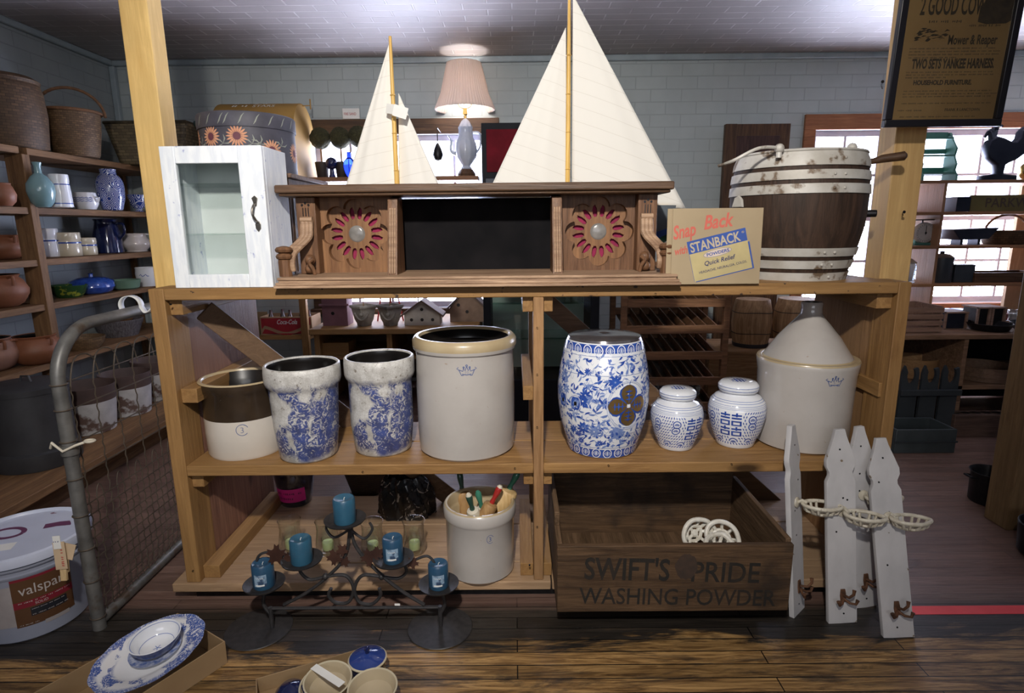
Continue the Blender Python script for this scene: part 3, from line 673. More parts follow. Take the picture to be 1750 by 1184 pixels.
def lobed(r0, r1, n=8, steps=10, rot=PI/2):     # petal outline: n outward half-round lobes
    pts = []
    for k in range(n*20):
        a = rot+2*PI*k/(n*20); d = ((k % 20) if (k % 20) <= 10 else (k % 20)-20)*2*PI/(n*20)
        r = r0*math.cos(d)+math.sqrt(max(r1*r1-(r0*math.sin(d))**2, 0)); pts.append((r*math.cos(a), r*math.sin(a)))
    return pts
magenta = pm('magenta_velvet', (.26, .012, .06), (.18, .008, .042), rough=.9, scale=30, sheen=.4)
PZ0, PZ1 = BZ, 1.574
def rosette(cx, x0, x1):
    zc = 1.437; yp = 2.300; hwid = (x1-x0)/2; hh = (PZ1-PZ0)/2; mx = (x0+x1)/2-cx; mz = (PZ0+PZ1)/2-zc
    rect = [(mx-hwid, mz-hh), (mx+hwid, mz-hh), (mx+hwid, mz+hh), (mx-hwid, mz+hh)]
    lob = lobed(.093, .039)
    pn = MB().prism([rect, lob], .034, upright(cx, yp+.018, zc), 0, bevel=.0).build('rosette_panel', lite if cx < 0 else hw, t, sharp=30)
    slots = [lobed(.096, .046)]
    for k in range(8):
        a = PI/2+2*PI*k/8
        for sg in (-1, 1):
            L0, L1, wd = .056, .104, .0098
            loc = [(L0, -.005), (L0+.010, -wd), (L1-.018, -wd), (L1-.006, -wd*.6), (L1, -sg*wd*.5), (L1-.006, wd*.5), (L1-.018, wd), (L0+.010, wd), (L0, .005)]
            ta = a+sg*.13; ct, st = math.cos(ta), math.sin(ta)
            slots.append([(p*ct-(q+sg*.0045)*st, p*st+(q+sg*.0045)*ct) for p, q in loc])
    MB().prism(slots, .012, upright(cx, yp+.040, zc), 0, bevel=.001).build('rosette_tracery', lite, pn)
    MB().lathe([(0, 0), (.118, 0), (.118, .003), (0, .003)], 48, 0, upright(cx, yp+.053, zc)).build('velvet_backing', magenta, pn)
    mr = MB().lathe([(.0, .006), (.022, .0058), (.029, .003), (.032, 0)], 40, 0, upright(cx, yp+.033, zc))
    mr.build('round_mirror', pm('bevelled_mirror', (.26, .245, .23), (.18, .17, .16), rough=.22, metal=.1, scale=30), pn)
    sq = MB()
    for (a, b) in ((x0, x0+.008), (x1-.008, x1)): sq.box(a, b, yp-.004, yp+.001, PZ0, PZ1)
    sq.build('edge_bead', hw, pn)
rosette(-.612, -.765, -.462); rosette(.330, .178, .480)
MB().box(-.462, .178, 2.40, 2.412, BZ, 1.5705).build('back_cloth', blackcloth, t)
MB().box(-.462, .178, 2.412, 2.43, BZ, 1.30).box(-.765, -.462, 2.365, 2.38, BZ, PZ1).box(.178, .48, 2.365, 2.38, BZ, PZ1).build('back_board', hw, t)
def wedge(xc, s):       # flared board beside the opening with reeded front
    o = [(2.315, BZ), (2.155, BZ), (2.225, PZ1-.01), (2.315, PZ1)]
    m = MB(); M = Matrix(((0, 0, 1, xc), (1, 0, 0, 0), (0, 1, 0, 0), (0, 0, 0, 1)))
    m.prism([o], .034, M, 0, bevel=.001)
    for dx in (-.009, 0, .009): m.tube([(xc+dx, 2.154, BZ+.004), (xc+dx, 2.216, PZ1-.045)], .0042, 8, 1)
    m.build('flared_bracket', [hw, hwx], t)
wedge(-.445, 1); wedge(.160, -1)
def endpost(xc, s):
    m = MB(); m.box(xc-.036, xc+.036, 2.245, 2.36, BZ, PZ1); po = m.build('end_post', hw, t, bevel=.003)
    dd = MB()
    for dx, dz in ((-.012, 0), (.012, 0), (0, .007)): dd.lathe([(0, 0), (.0045, .0), (.0045, .002), (0, .002)], 10, 0, upright(xc+dx, 2.2445, 1.545+dz))
    for dx in (-.010, 0, .010): dd.box(xc+dx-.0015, xc+dx+.0015, 2.2425, 2.2455, 1.50, 1.535)
    dd.build('drilled_holes', inner_dark, po)
    # S scroll sweeping forward and down
    sc = MB(); yz = spl([(2.232, 1.490), (2.222, 1.462), (2.215, 1.430), (2.185, 1.395), (2.150, 1.365), (2.135, 1.335), (2.140, 1.310)], 5)
    xo = -s*.006
    pts = [(xc+xo+s*(.0+.045*smoothstep(1.44, 1.36, p[1])), p[0], p[1]) for p in yz]
    for dx in (-.014, 0, .014): sc.tube([(a+dx, b, c) for a, b, c in pts], [.010]*len(pts), 8, 0)
    sc.tube([(xc+xo-.022, 2.228, 1.492), (xc+xo+.022, 2.228, 1.492)], .011, 10, 0)
    sc.build('scroll_bracket', hwx, po)
    cv = MB(); cv.ball((xc-s*.012, 2.215, 1.345), .020, 0, 14); cv.ball((xc-s*.010, 2.210, 1.312), .018, 0, 14); cv.tube(spl([(xc-s*.035, 2.19, 1.292), (xc-s*.030, 2.185, 1.315), (xc-s*.020, 2.18, 1.335), (xc-s*.035, 2.18, 1.350)], 4), [.007]*13, 8, 0)
    cv.build('carved_leaf', hw, po)
    fx = xc+s*.052
    fn = MB(); fn.lathe([(.0, .0), (.024, .0), (.024, .058), (.020, .062)], 8, 0, T(fx, 2.135, BZ)); fn.lathe([(.018, .060), (.027, .064), (.030, .072), (.024, .080), (.018, .083), (.028, .088), (.031, .096), (.025, .104), (.010, .108), (0, .109)], 28, 0, T(fx, 2.135, BZ))
    fn.build('turned_finial', hw, po)
endpost(-.765-.040, -1) if False else endpost(-.775, -1)
endpost(.500, 1)

# STANBACK card and the plain one behind it
def card(px0, px1, Y, tilt, label, name, writing):
    a = P(px0, 480, Y); b = P(px1, 482, Y); W_ = b.x-a.x; Hh = .262
    t = thing(name, label, 'sign', (a.x, Y, RZ+.001), local=True)
    M = upright(0, 0, 0, 0, tilt)
    tan = pm('aged_card', (.37, .285, .175), (.31, .235, .14), scale=3, rough=.7)
    MB().box(0, W_, 0, Hh, -.0012, .0012, 0, M).build('card', tan, t)
    if writing:
        red = pm('faded_red', (.55, .12, .085), rough=.7); navy = pm('sign_blue', (.035, .085, .33), rough=.7); yel = pm('pale_yellow', (.50, .41, .20), rough=.7); crm = pm('cream_letters', (.50, .42, .30), rough=.7); ov = pm('pinkish_oval', (.64, .53, .44), rough=.7); dk = pm('navy_letters', (.025, .035, .12), rough=.7)
        R_ = M @ T(.084, .008, .0018) @ Matrix.Rotation(.235, 4, 'Z') @ Matrix.Diagonal((.98, .83, 1, 1))
        bw = .212
        lay = lambda m_, x0, x1, y0, y1, mi, z=0: m_.add([(x0, y0, z), (x1, y0, z), (x1, y1, z), (x0, y1, z)], [(0, 1, 2, 3)], R_, mi)
        g = MB(); R2 = R_
        lay(g, .006, bw+.006, -.004, .112, 0, -.0003); lay(g, .0, bw, 0, .118, 1, 0); lay(g, 0, bw, .118-.0, .172, 0, 0.0001)
        lay(g, .0, .0012, 0, .118, 0, .0002)
        g.strip(arcpts(.105, .098, .022, 0, 2*PI, 26, .0085), .0, lambda u, v: R_ @ Vector((u, v, .0003)), 2)
        el = arcpts(.100, .0985, .050, 0, 2*PI, 28, .0145); g.add([(x, y, .0003) for x, y in el[:-1]], [tuple(range(28))], R_, 2)
        g.strip(el, .0010, lambda u, v: R_ @ Vector((u, v, .0005)), 0)
        g.text('STANBACK', .056, R_ @ T(.008, .124, .0006), 3, sx=.63, off=.0012)
        g.text('®', .013, R_ @ T(.196, .152, .0006), 3)
        g.text('POWDERS', .0185, R_ @ T(.060, .092, .0008), 0, sx=.95, off=.0004)
        g.text('Quick Relief', .026, R_ @ T(.045, .056, .0006), 4, shear=.25, sx=.85, off=.0003)
        g.text('HEADACHE, NEURALGIA, COLDS.', .0145, R_ @ T(.022, .028, .0006), 4, sx=.80)
        g.build('blue_and_yellow_label', [navy, yel, ov, crm, dk], t, smooth=False)
        s = MB(); s.text('Snap', .064, M @ T(.004, .156, .0016) @ Matrix.Rotation(.20, 4, 'Z'), 0, shear=.3, sx=.66, off=.0016); s.text('Back', .066, M @ T(.108, .190, .0016) @ Matrix.Rotation(.12, 4, 'Z'), 0, shear=.3, sx=.78, off=.0016)
        s.text('with', .036, M @ T(.010, .102, .0016) @ Matrix.Rotation(.17, 4, 'Z'), 0, shear=.3, sx=.72, off=.0009)
        s.build('red_script', red, t, smooth=False)
    return t
card(1146, 1297, 2.085, .03, 'tan cardboard sign reading Snap Back with STANBACK Powders', 'advertising_card', True)
card(1137, 1290, 2.105, .03, 'plain tan card standing just behind the STANBACK sign', 'advertising_card', False)

# wooden churn barrel
cx, cy = 1.100, 2.352
t = thing('wooden_churn', 'brown wooden barrel churn with peeling white bands and a crank', 'barrel', (cx, cy, RZ))
def br(z):
    return .184+ .082*math.sin(PI*min(1, .06+z/.46*.52))**.9 if z < .46 else .235
pr = [(.190, 0), (.203, .045), (.221, .11), (.236, .18), (.243, .25), (.244, .31), (.240, .37), (.232, .43), (.222, .455)]
stv = wood((.055, .030, .019), (.026, .015, .010), 'z', rough=.6, knots=False, key='stave', grain=1.1)
m = MB(); m.lathe([(0, 0)]+pr, 80, 0, T(cx, cy, RZ), lobes=lambda a, r: 1-.006*(abs((a*20/(2*PI)) % 1-.5) > .46)); m.lathe([(.222, .455), (.205, .455), (.200, .435), (0, .435)], 80, 0, T(cx, cy, RZ)); m.build('staves', stv, t, sharp=60)
bandm = pm('peeling_white_band', (.56, .54, .50), (.42, .39, .34), scale=10, rough=.55, metal=.1, bmp=.15, dirt=((.16, .11, .07), 16, .56, .64))
rf = rfun(pr)
def band(z0, z1, nm='hoop'):
    m = MB(); m.lathe([(rf(z0)+.001, z0), (rf(z0)+.0045, z0), (rf((z0+z1)/2)+.0048, (z0+z1)/2), (rf(z1)+.0045, z1), (rf(z1)+.001, z1)], 80, 0, T(cx, cy, RZ))
    for u in (.012, .05): 
        w_ = cyl_wrap(cx, cy, RZ, rf, .005); q = w_(u, (z0+z1)/2); m.ball(tuple(q), .0055, 0, 10)
    m.build(nm, bandm, t)
for a, b in ((.0, .030), (.045, .075), (.090, .120), (.312, .345), (.360, .392), (.407, .455)): band(a, b)
m = MB(); zt = RZ+.455
m.lathe([(.226, 0), (.230, .004), (.226, .010), (.215, .012), (.10, .018), (0, .018)], 64, 0, T(cx, cy, zt)); m.build('lid', bandm, t)
for px in (1335, 1460):
    hb = MB(); q = P(px, 240, cy-.20); hb.ball((q.x, cy-.19, zt+.012), .017, 0, 12); hb.tube([(q.x, cy-.19, zt-.02), (q.x, cy-.19, zt+.012)], .010, 8)
    hb.build('bail_ear', bandm, t)
e = P(1335, 240, cy-.20); f_ = P(1256, 268, cy-.22)
MB().tube(spl([(e.x, cy-.19, zt+.014), ((e.x+f_.x)/2, cy-.215, zt+.010), (f_.x, cy-.20, zt-.030), (f_.x-.006, cy-.08, zt-.034)], 6), .006, 8).build('bail_handle', bandm, t)
a = P(1480, 281, cy); 
MB().tube([(cx+.225, cy-.03, a.z+.012), (cx+.26, cy-.03, a.z+.008), (cx+.29, cy-.04, a.z+.016), (cx+.36, cy-.06, a.z+.024), (cx+.368, cy-.062, a.z+.025)], [.010, .011, .015, .017, .008], 12).build('crank_handle', darkwood('x'), t)
q = P(1490, 365, cy); MB().box(cx+.236, cx+.262, cy-.03, cy+.03, q.z-.05, q.z+.06).tube([(cx+.25, cy-.03, q.z), (cx+.29, cy-.045, q.z)], .014, 10).build('side_bracket', black, t, bevel=.003)
q = P(1253, 348, cy); MB().prism([[(-.022, -.012), (.022, -.012), (.018, .010), (.004, .024), (-.012, .018)]], .012, upright(cx-.242, cy-.05, q.z, -1.1), 0, bevel=.003).build('side_lug', bandm, t)

# two model sailboats behind the carved hutch top
def cloth(key):
    m, nt, b = _new('sailcloth_'+key); setin(b, Roughness=.85); b.inputs['Sheen Weight'].default_value = .2
    tc = N(nt, 'ShaderNodeTexCoord'); sp = N(nt, 'ShaderNodeSeparateXYZ'); nt.links.new(tc.outputs['Object'], sp.inputs[0])
    s1 = math_(nt, 'MULTIPLY', math_(nt, 'ADD', sp.outputs[2], math_(nt, 'MULTIPLY', sp.outputs[0], -.22 if key == 'a' else .35)), 17)
    fr = math_(nt, 'FRACT', s1); seam = math_(nt, 'LESS_THAN', fr, .035)
    nt.links.new(mix(nt, math_(nt, 'MULTIPLY', seam, .30), (.86, .84, .79), (.42, .36, .28)), b.inputs['Base Color']); bump(nt, b, noise(nt, coords(nt, (1, 1, 1)), 180, 2), .15, .001)
    tr = N(nt, 'ShaderNodeBsdfTranslucent'); tr.inputs[0].default_value = (.75, .68, .55, 1); mx = N(nt, 'ShaderNodeMixShader'); mx.inputs[0].default_value = .18
    nt.links.new(b.outputs[0], mx.inputs[1]); nt.links.new(tr.outputs[0], mx.inputs[2]); nt.links.new(mx.outputs[0], nt.nodes['Material Output'].inputs[0]); return m
bamboo = wood((.70, .45, .13), (.58, .34, .08), 'z', rough=.35, knots=False, key='bam', bmp=.1)
def sail(A, B, Cc, bel, wr):        # A top, B bottom near mast, Cc clew
    A, B, Cc = Vector(A), Vector(B), Vector(Cc)
    def f(u, v):
        v = min(v, .9995); p = A.lerp(B, v).lerp(A.lerp(Cc, v), u)
        d = math.sin(PI*u)*v; return p+Vector((0, -bel*d-wr*math.sin(u*19+v*2)*v*.5*u, 0))
    return MB().grid(f, 24, 30)
def boat(nm, lab, mx_, Y, ztop, zfoot, jib, main, hull, key, hc):
    t = thing('model_sailboat', lab, 'model boat', (mx_, Y, RZ), group='model sailboats')
    L0, L1 = hull; zk = RZ+.05; zd = RZ+.29
    def hf(u, v):      # u along, v girth
        x = L0+(L1-L0)*u; wd = .085*(math.sin(PI*min(1, u*1.02))**.55 if 0 < u < 1 else 0); a = PI*v
        return Vector((x, Y+wd*math.cos(a), zd-(zd-zk)*(math.sin(a)**.7 if 0 < a < PI else 0)*(.35+.65*math.sin(PI*min(.98, max(.02, u)))**.5)))
    vs_h = MB().grid(hf, 40, 24)
    vs_h.m = [0 if (k//40) in range(6, 18) else (1 if (k//40) in (4, 5, 18, 19) else 2) for k in range(len(vs_h.m))]
    vs_h.build('hull', hc, t)
    MB().grid(lambda u, v: Vector((L0+(L1-L0)*u, Y+(.083*(math.sin(PI*min(1, u*1.02))**.55 if 0 < u < 1 else 0))*(2*v-1), zd-.004)), 30, 4).build('deck', bamboo, t)
    cr = MB()
    for x in (L0+.28*(L1-L0), L0+.72*(L1-L0)): cr.box(x-.01, x+.01, Y-.09, Y+.09, RZ, RZ+.05)
    cr.build('stand', oldwood('x'), t)
    mm = MB().tube([(mx_, Y, zd-.02), (mx_, Y, ztop-.3), (mx_, Y, ztop)], [.011, .009, .006], 10)
    for k in range(7): z = zd+.15+k*.15; mm.lathe([(.0095, 0), (.0125, .003), (.0095, .006)], 10, 0, T(mx_, Y, z)) if z < ztop-.1 else None
    mm.build('mast', bamboo, t)
    MB().tube([(mx_, Y-.012, zfoot-.005), (main[0], Y-.012, zfoot-.02+ (main[1]))], .007, 8).build('boom', bamboo, t)
    c = cloth(key)
    sj = sail(*jib, .025, .010).build('sail', c, t, solid=.0012); sj['label'] = 'triangular sail left of the mast' 
    sm = sail(*main[2], .03, .006).build('sail', c, t, solid=.0012); sm['label'] = 'triangular sail right of the mast'
    rg = MB()
    for q in (jib, main[2]): rg.tube([q[0], q[2]], .0018, 6)
    rg.build('rigging', c, t)
Y = 2.60
q = lambda px, py, y=Y: tuple(P(px, py, y))
mt = P(973, -12, Y); mb_ = P(972, 335, Y)
boat('b', 'tall model sailboat with two cream sails, its mast reaching the top', mt.x, Y, mt.z, mb_.z-.05, (q(967, 48), q(969, 336), q(832, 336)), (q(1171, 354)[0], -.02, (q(979, -8), q(977, 352), q(1171, 356))), (-.16, .72), 'b', [pm('hull_green', (.012, .05, .035), rough=.3), pm('hull_stripe_blue', (.03, .08, .35), rough=.3), pm('hull_grey', (.14, .16, .18), rough=.3)])
Y = 2.58
mt = P(671, 62, Y)
boat('a', 'smaller model sailboat with cream sails and a white tag on its mast', P(679, 325, Y).x, Y, P(672, 62, Y).z, P(680, 330, Y).z-.05, (q(668, 66), q(677, 335), q(586, 335)), (q(756, 335)[0], 0, (q(681, 160), q(682, 335), q(758, 335))), (-.74, -.26), 'a', [pm('hull_red', (.25, .03, .03), rough=.3), pm('hull_white', (.7, .7, .68), rough=.3), pm('hull_navy', (.02, .03, .10), rough=.3)])
a = P(676, 183, 2.54)
tg = MB().box(0, .058, -.045, 0, 0, .0006, 0, T(a.x-.002, 2.53, a.z+.010) @ zrot(.1) @ Matrix.Rotation(PI/2, 4, 'X') @ Matrix.Rotation(-.28, 4, 'Z')).box(-.045, 0, -.030, .008, 0, .0006, 0, T(a.x, 2.53, a.z) @ zrot(-.5) @ Matrix.Rotation(PI/2, 4, 'X') @ Matrix.Rotation(-.2, 4, 'Z')).build('paper_tag', paper_white, at=(a.x, 2.53, a.z))
tag(tg, 'folded white paper tag tied to the smaller boat\'s mast', 'tag')

# chest, hat box and mustard bread box behind the cabinet
t = thing('wooden_chest', 'dark brown wooden chest behind the white cabinet, carrying the round box', 'chest', (-1.08, 2.6, RZ))
MB().box(-1.30, -.885, 2.39, 2.84, RZ, 1.655).build('case', wood((.17, .10, .065), (.09, .05, .03), 'z', knots=False, key='ch'), t, bevel=.003)
MB().box(-1.31, -.868, 2.375, 2.85, 1.655, 1.672).build('lid', wood((.17, .10, .065), (.09, .05, .03), 'x', knots=False, key='ch2'), t, bevel=.003)
MB().box(-.884, -.882, 2.42, 2.81, 1.29, 1.63).build('side_frame', wood((.10, .06, .04), (.06, .035, .02), 'z', knots=False, key='ch3'), t)
cx, cy, zb = -1.125, 2.62, 1.673
t = thing('hat_box', 'round charcoal hat box painted with orange sunflowers', 'box', (cx, cy, zb))
slate = pm('charcoal_paint', (.060, .058, .078), (.045, .043, .058), rough=.6, scale=20, bmp=.05)
pet = pm('peach_petal', (.62, .33, .20), (.50, .22, .12), rough=.7); sage = pm('sage_stroke', (.26, .28, .24), rough=.7); maroon = pm('maroon_dot', (.14, .04, .06), rough=.7)
m = MB(); m.lathe([(0, 0), (.186, 0), (.188, .005), (.188, .20)], 72, 0, T(cx, cy, zb)); wr = cyl_wrap(cx, cy, zb, lambda v: .188, .0008)
def sunflower(u, v, s, mm=None):
    for k in range(18):
        a = 2*PI*k/18; m.strip([(u+math.cos(a)*s*q_, v+math.sin(a)*s*q_) for q_ in (.35, .6, .85, 1.05)], [s*.07, s*.2, s*.16, .001], wr, 1)
    m.strip(arcpts(u, v, s*.19, 0, 2*PI, 16), s*.38, cyl_wrap(cx, cy, zb, lambda v: .188, .0012), 3)
for u in (-.075, .035, .165, -.20, .30, -.33, .42): sunflower(u, .148 if u < .1 else .10, .040)
for u in (-.14, -.02, .09, .12, .21, -.26): 
    for k in range(4): m.strip([(u, .12), (u+.02*math.cos(1.2*k), .12+.02*math.sin(1.2*k)), (u+.035*math.cos(1.2*k+.3), .12+.035*math.sin(1.2*k+.3))], [.001, .006, .001], wr, 2)
m.build('body', [slate, pet, sage, maroon], t, sharp=50)
m = MB(); m.lathe([(.189, .185), (.1925, .185), (.1935, .19), (.1935, .238), (.190, .243), (0, .245)], 72, 0, T(cx, cy, zb)); wr = cyl_wrap(cx, cy, zb, lambda v: .1935, .0008)
for k in range(22): u = 2*PI*.199*k/22; m.strip([(u-.012, .193), (u-.004, .205), (u+.004, .222), (u+.014, .234)], [.001, .005, .004, .001], wr, 1)
m.build('lid', [slate, sage], t, sharp=40)
xa, xb, zt = P(360, 196, 4.97).x, P(501, 200, 4.97).x, P(450, 179, 5.2).z; bz_ = P(650, 303, 5.30).z+.001
t = thing('bread_box', 'mustard round-topped metal box with white lettering behind the hat box', 'box', ((xa+xb)/2, 5.2, bz_))
mus = pm('mustard_enamel', (.38, .22, .055), (.32, .18, .045), rough=.7, scale=4)
Rr = .24; zc_ = zt-Rr; pf = [(5.2-Rr, bz_)]+[(5.2-Rr*math.cos(PI*i/16), zc_+Rr*math.sin(PI*i/16)) for i in range(17)]+[(5.2+Rr, bz_)]
M = Matrix(((0, 0, 1, (xa+xb)/2), (1, 0, 0, 0), (0, 1, 0, 0), (0, 0, 0, 1)))
MB().prism([pf], xb-xa, M, 0, bevel=.003).build('body', mus, t)
m = MB(); tc_ = (xa+xb)/2
def arch(u, v): th = .88+v/Rr; return Vector((tc_+u, 5.2-(Rr+.005)*math.cos(th), zc_+(Rr+.005)*math.sin(th)))
scrawl(m, -.19, .12, .090, .045, lambda u, v: arch(u, v), random.Random(6), word=False); scrawl(m, -.19, -.05, .030, .045, lambda u, v: arch(u, v), random.Random(5), word=False); m.text('STARS', .060, None, 0, wrap=lambda u, v: arch(u-.03, v+.010), sx=1.1); m.build('white_lettering', paper_white, t)
MB().tube([(xb, 5.2, zt-.012), (xb+.07, 5.2, zt-.010), (xb+.07, 5.2, zt+.04)], .005, 8).tube([(xb+.07, 5.2, zt-.04), (xb+.07, 5.2, zt+.04)], .006, 8).build('latch', mus, t)
o = MB().box(xa-.05, -1.83, 4.94, 5.465, bz_-.036, bz_-.001).box(xa+.1, xa+.14, 5.1, 5.465, bz_-.3, bz_-.036).box(-2.0, -1.96, 5.1, 5.465, bz_-.3, bz_-.036).build('wall_shelf', darkwood('x'), at=((xa+xb)/2, 5.2, bz_-.036), bevel=.004)
tag(o, 'dark bracketed wall shelf under the mustard round-topped box', 'shelf')

# ================================================================ LOWER DECK OF THE RACK
Z0 = .0825
cx, cy = -.148, 2.200
pr = [(.128, 0), (.136, .008), (.138, .10), (.138, .232), (.143, .240), (.146, .250), (.146, .284), (.142, .290)]
t = thing('stoneware_crock', 'cream crock of rolling pins on the rack\'s bottom deck', 'crock', (cx, cy, Z0))
MB().vessel(pr, .016, 0, 1, 1, T(cx, cy, Z0), seg=80).build('body', [stone_glaze, cream_glaze], t)
wr = cyl_wrap(cx, cy, Z0, rfun(pr), .0007); m = MB(); ux = .048; m.strip([(ux+a, .195+b) for a, b in arcpts(0, 0, .014, .5, 5.4, 14, .017)], .0018, wr); m.text('3', .026, None, 0, wrap=lambda u, v: wr(u+ux-.007, v+.186)); m.build('stamped_number', blue_ink, t)['label'] = 'blue stamped 3'
def pin(name, lab, A, B, rb, hcol, bcol, tipc=None):     # A = tip of the handle that shows, B = far end
    A, B = Vector(A), Vector(B); d = (B-A); L = d.length; M = frame(A, d, (0, 0, 1)) @ Matrix.Rotation(PI/2, 4, 'Y')
    t = thing(name, lab, 'rolling pin', (A.x, A.y, A.z), group='rolling pins in the crock')
    MB().lathe([(0, 0), (.007, .001), (.0125, .010), (.0135, .025), (.011, .045), (.0085, .062), (.0105, .075), (.0095, .085), (.0, .085)], 20, (lambda j, z, p: 1 if z < .008 and tipc else 0), M).build('handle', [hcol, tipc or hcol], t)
    MB().lathe([(0, .082), (rb*.55, .083), (rb*.9, .087), (rb, .095), (rb, L-.09), (rb*.9, L-.08), (0, L-.078)], 32, 0, M).build('roller', bcol, t)
    MB().lathe([(0, L-.08), (.009, L-.08), (.013, L-.03), (.008, L), (0, L)], 16, 0, M).build('handle', hcol, t)
grn = pm('green_lacquer', (.06, .26, .17), (.04, .18, .12), rough=.25, coat=.4); dgrn = pm('dark_green_lacquer', (.03, .08, .06), rough=.3, coat=.3, dirt=((.5, .45, .35), 60, .66, .7)); redl = pm('red_lacquer', (.42, .03, .025), rough=.25, coat=.5); maple = wood((.62, .44, .22), (.50, .32, .13), 'z', knots=False, key='mp', rough=.4); dkmaple = wood((.38, .23, .10), (.28, .155, .06), 'z', knots=False, key='mp2', rough=.4); bone = pm('bone_white', (.70, .64, .52), rough=.5)
Yt = 2.14
pin('rolling_pin', 'rolling pin with a chipped dark green handle, leftmost in the crock', P(800, 843, 2.13), (-.13, 2.22, .11), .026, dgrn, bone, bone)
pin('rolling_pin', 'rolling pin with a smooth light green handle in the crock', P(816, 839, 2.19), (-.10, 2.27, .11), .024, grn, bone)
pin('rolling_pin', 'rolling pin with a glossy red handle in the crock', P(856, 829, 2.17), (-.235, 2.15, .11), .029, redl, dkmaple, bone)
pin('rolling_pin', 'large pale yellow rolling pin with a green handle in the crock', P(886, 806, 2.26), (-.19, 2.24, .10), .043, grn, maple)
pin('rolling_pin', 'worn brown rolling pin with a price sticker behind the others', P(785, 806, 2.33), (-.19, 2.27, .11), .030, dgrn, dkmaple)
gl = glass('clear_glass', (.96, .97, .965), 2.2, .05)
green_wax = pm('pale_green_wax', (.62, .74, .36), rough=.45, spec=.4)
for (px, yb, side, lab) in ((492, 949, 0, 'clear glass holder with a green votive, furthest left of four'), (556, 951, 0, 'clear glass holder with a green votive, second from the left'), (634, 953, 0, 'clear glass holder with a green votive under the top candle, right side'), (706, 951, 0, 'clear glass holder with a green votive, furthest right of four')):
    q = PZ(px, yb+2, Z0); cx, cy = q.x, q.y+.045
    t = thing('votive_holder', lab, 'candle holder', (cx, cy, Z0), group='glass votive holders')
    MB().lathe([(.0, .0), (.034, .0), (.042, .004), (.051, .03), (.051, .05), (.046, .085), (.043, .11), (.045, .135), (.049, .150), (.0475, .150), (.0435, .134), (.0415, .11), (.0445, .085), (.0492, .05), (.049, .03), (.039, .008), (0, .006)], 36, 0, T(cx, cy, Z0)).build('glass', gl, t)
    MB().lathe([(0, .0), (.024, 0), (.026, .01), (.027, .055), (.0262, .055), (.025, .01), (0, .004)], 28, 0, T(cx, cy, Z0+.012)).build('inner_cup', gl, t)
    c_ = MB().lathe([(0, .0), (.023, 0), (.0245, .005), (.0245, .030), (.022, .034), (0, .032)], 28, 0, T(cx, cy, Z0+.018)).build('candle', green_wax, t)
    MB().tube([(cx, cy, Z0+.048), (cx+.001, cy, Z0+.058)], .0012, 6).build('wick', paper_white, c_)
# pink-labelled glass bucket
q = PZ(498, 868, Z0); cx, cy = q.x, q.y+.075
t = thing('glass_bucket', 'clear bucket with a bright pink label at the back of the bottom deck', 'bucket', (cx, cy, Z0))
pb = [(.072, 0), (.076, .004), (.098, .15), (.103, .19)]
MB().vessel(pb, .004, 0, 0, 0, T(cx, cy, Z0), seg=48).build('body', glass('smoky_glass', (.55, .55, .60), 1.5, .04), t)
wr = cyl_wrap(cx, cy, Z0, rfun(pb), .0012); m = MB(); m.grid(lambda u, v: wr((u-.5)*.165-.005, .030+.075*v+.006*(u-.5)), 16, 3); lb = m.build('label', pm('pink_label', (.62, .02, .22), rough=.6), t)
m = MB(); w2 = cyl_wrap(cx, cy, Z0, rfun(pb), .002); scrawl(m, -.065, .06, .080, .016, w2, random.Random(1)); scrawl(m, -.05, .03, .052, .018, w2, random.Random(2)); m.build('handwriting', pm('pen_ink', (.10, .01, .05), rough=.6), lb)
m = MB(); m.tube([(cx+.1*math.cos(a), cy+.03*math.sin(a)-.02, Z0+.188+.03*math.sin(a)) for a in [PI*i/12 for i in range(13)]], .0025, 6); m.build('bail', M_steel, t)
random.seed(2); m = MB()
for k in range(14): a = random.uniform(0, 6.28); m.lathe([(0, 0), (.012, 0), (.020, .03), (.014, .05), (0, .052)], 12, 0, T(cx+.055*math.cos(a)*random.random(), cy+.055*math.sin(a)*random.random(), Z0+.02+random.random()*.12) @ Matrix.Rotation(random.random()*2, 4, 'X'))
o = tag(m.build('dark_bottle_stoppers', pm('dark_glass_bits', (.03, .04, .08), rough=.08, coat=1), at=(cx, cy, Z0+.02)), 'dark shiny glass bits filling the pink-labelled bucket', 'glass bits'); o['kind'] = 'stuff'
# dark wicker basket and black bag at the back
q = PZ(600, 862, Z0)
t = thing('wicker_basket', 'large dark round wicker basket standing behind the blue top candle', 'basket', (q.x, 2.76, .0))
o = MB().vessel([(.09, .001), (.15, .20), (.185, .36)], .012, 0, 0, 0, T(q.x, 2.95+.15, 0), seg=48).build('body', wicker('dark_wicker', (.075, .042, .022), (.045, .025, .014)), t)
t.location = (q.x, 3.10, 0); t.location = (q.x, 2.76, 0)
q = PZ(685, 905, Z0)
def bagf(u, v):
    a = 2*PI*u; r = (.135+.012*math.sin(5*a+3*v)+.006*math.sin(17*a+9*v))*(1-.35*v**3); return Vector((q.x+r*math.cos(a), 2.66+r*.6*math.sin(a), Z0+.002+.20*v+.006*math.sin(8*a)*v))
m, nt, b = _new('printed_black_bag'); setin(b, Roughness=.22); nt.links.new(mix(nt, step(nt, noise(nt, coords(nt, (1, 1, 1)), 16, 4, 2), .60, .63), (.008, .008, .009), (.30, .26, .22)), b.inputs['Base Color'])
o = tag(MB().grid(bagf, 60, 16).build('plastic_bag', m, at=(q.x, 2.66, Z0)), 'glossy black plastic bag with pale print behind the right candles', 'bag')

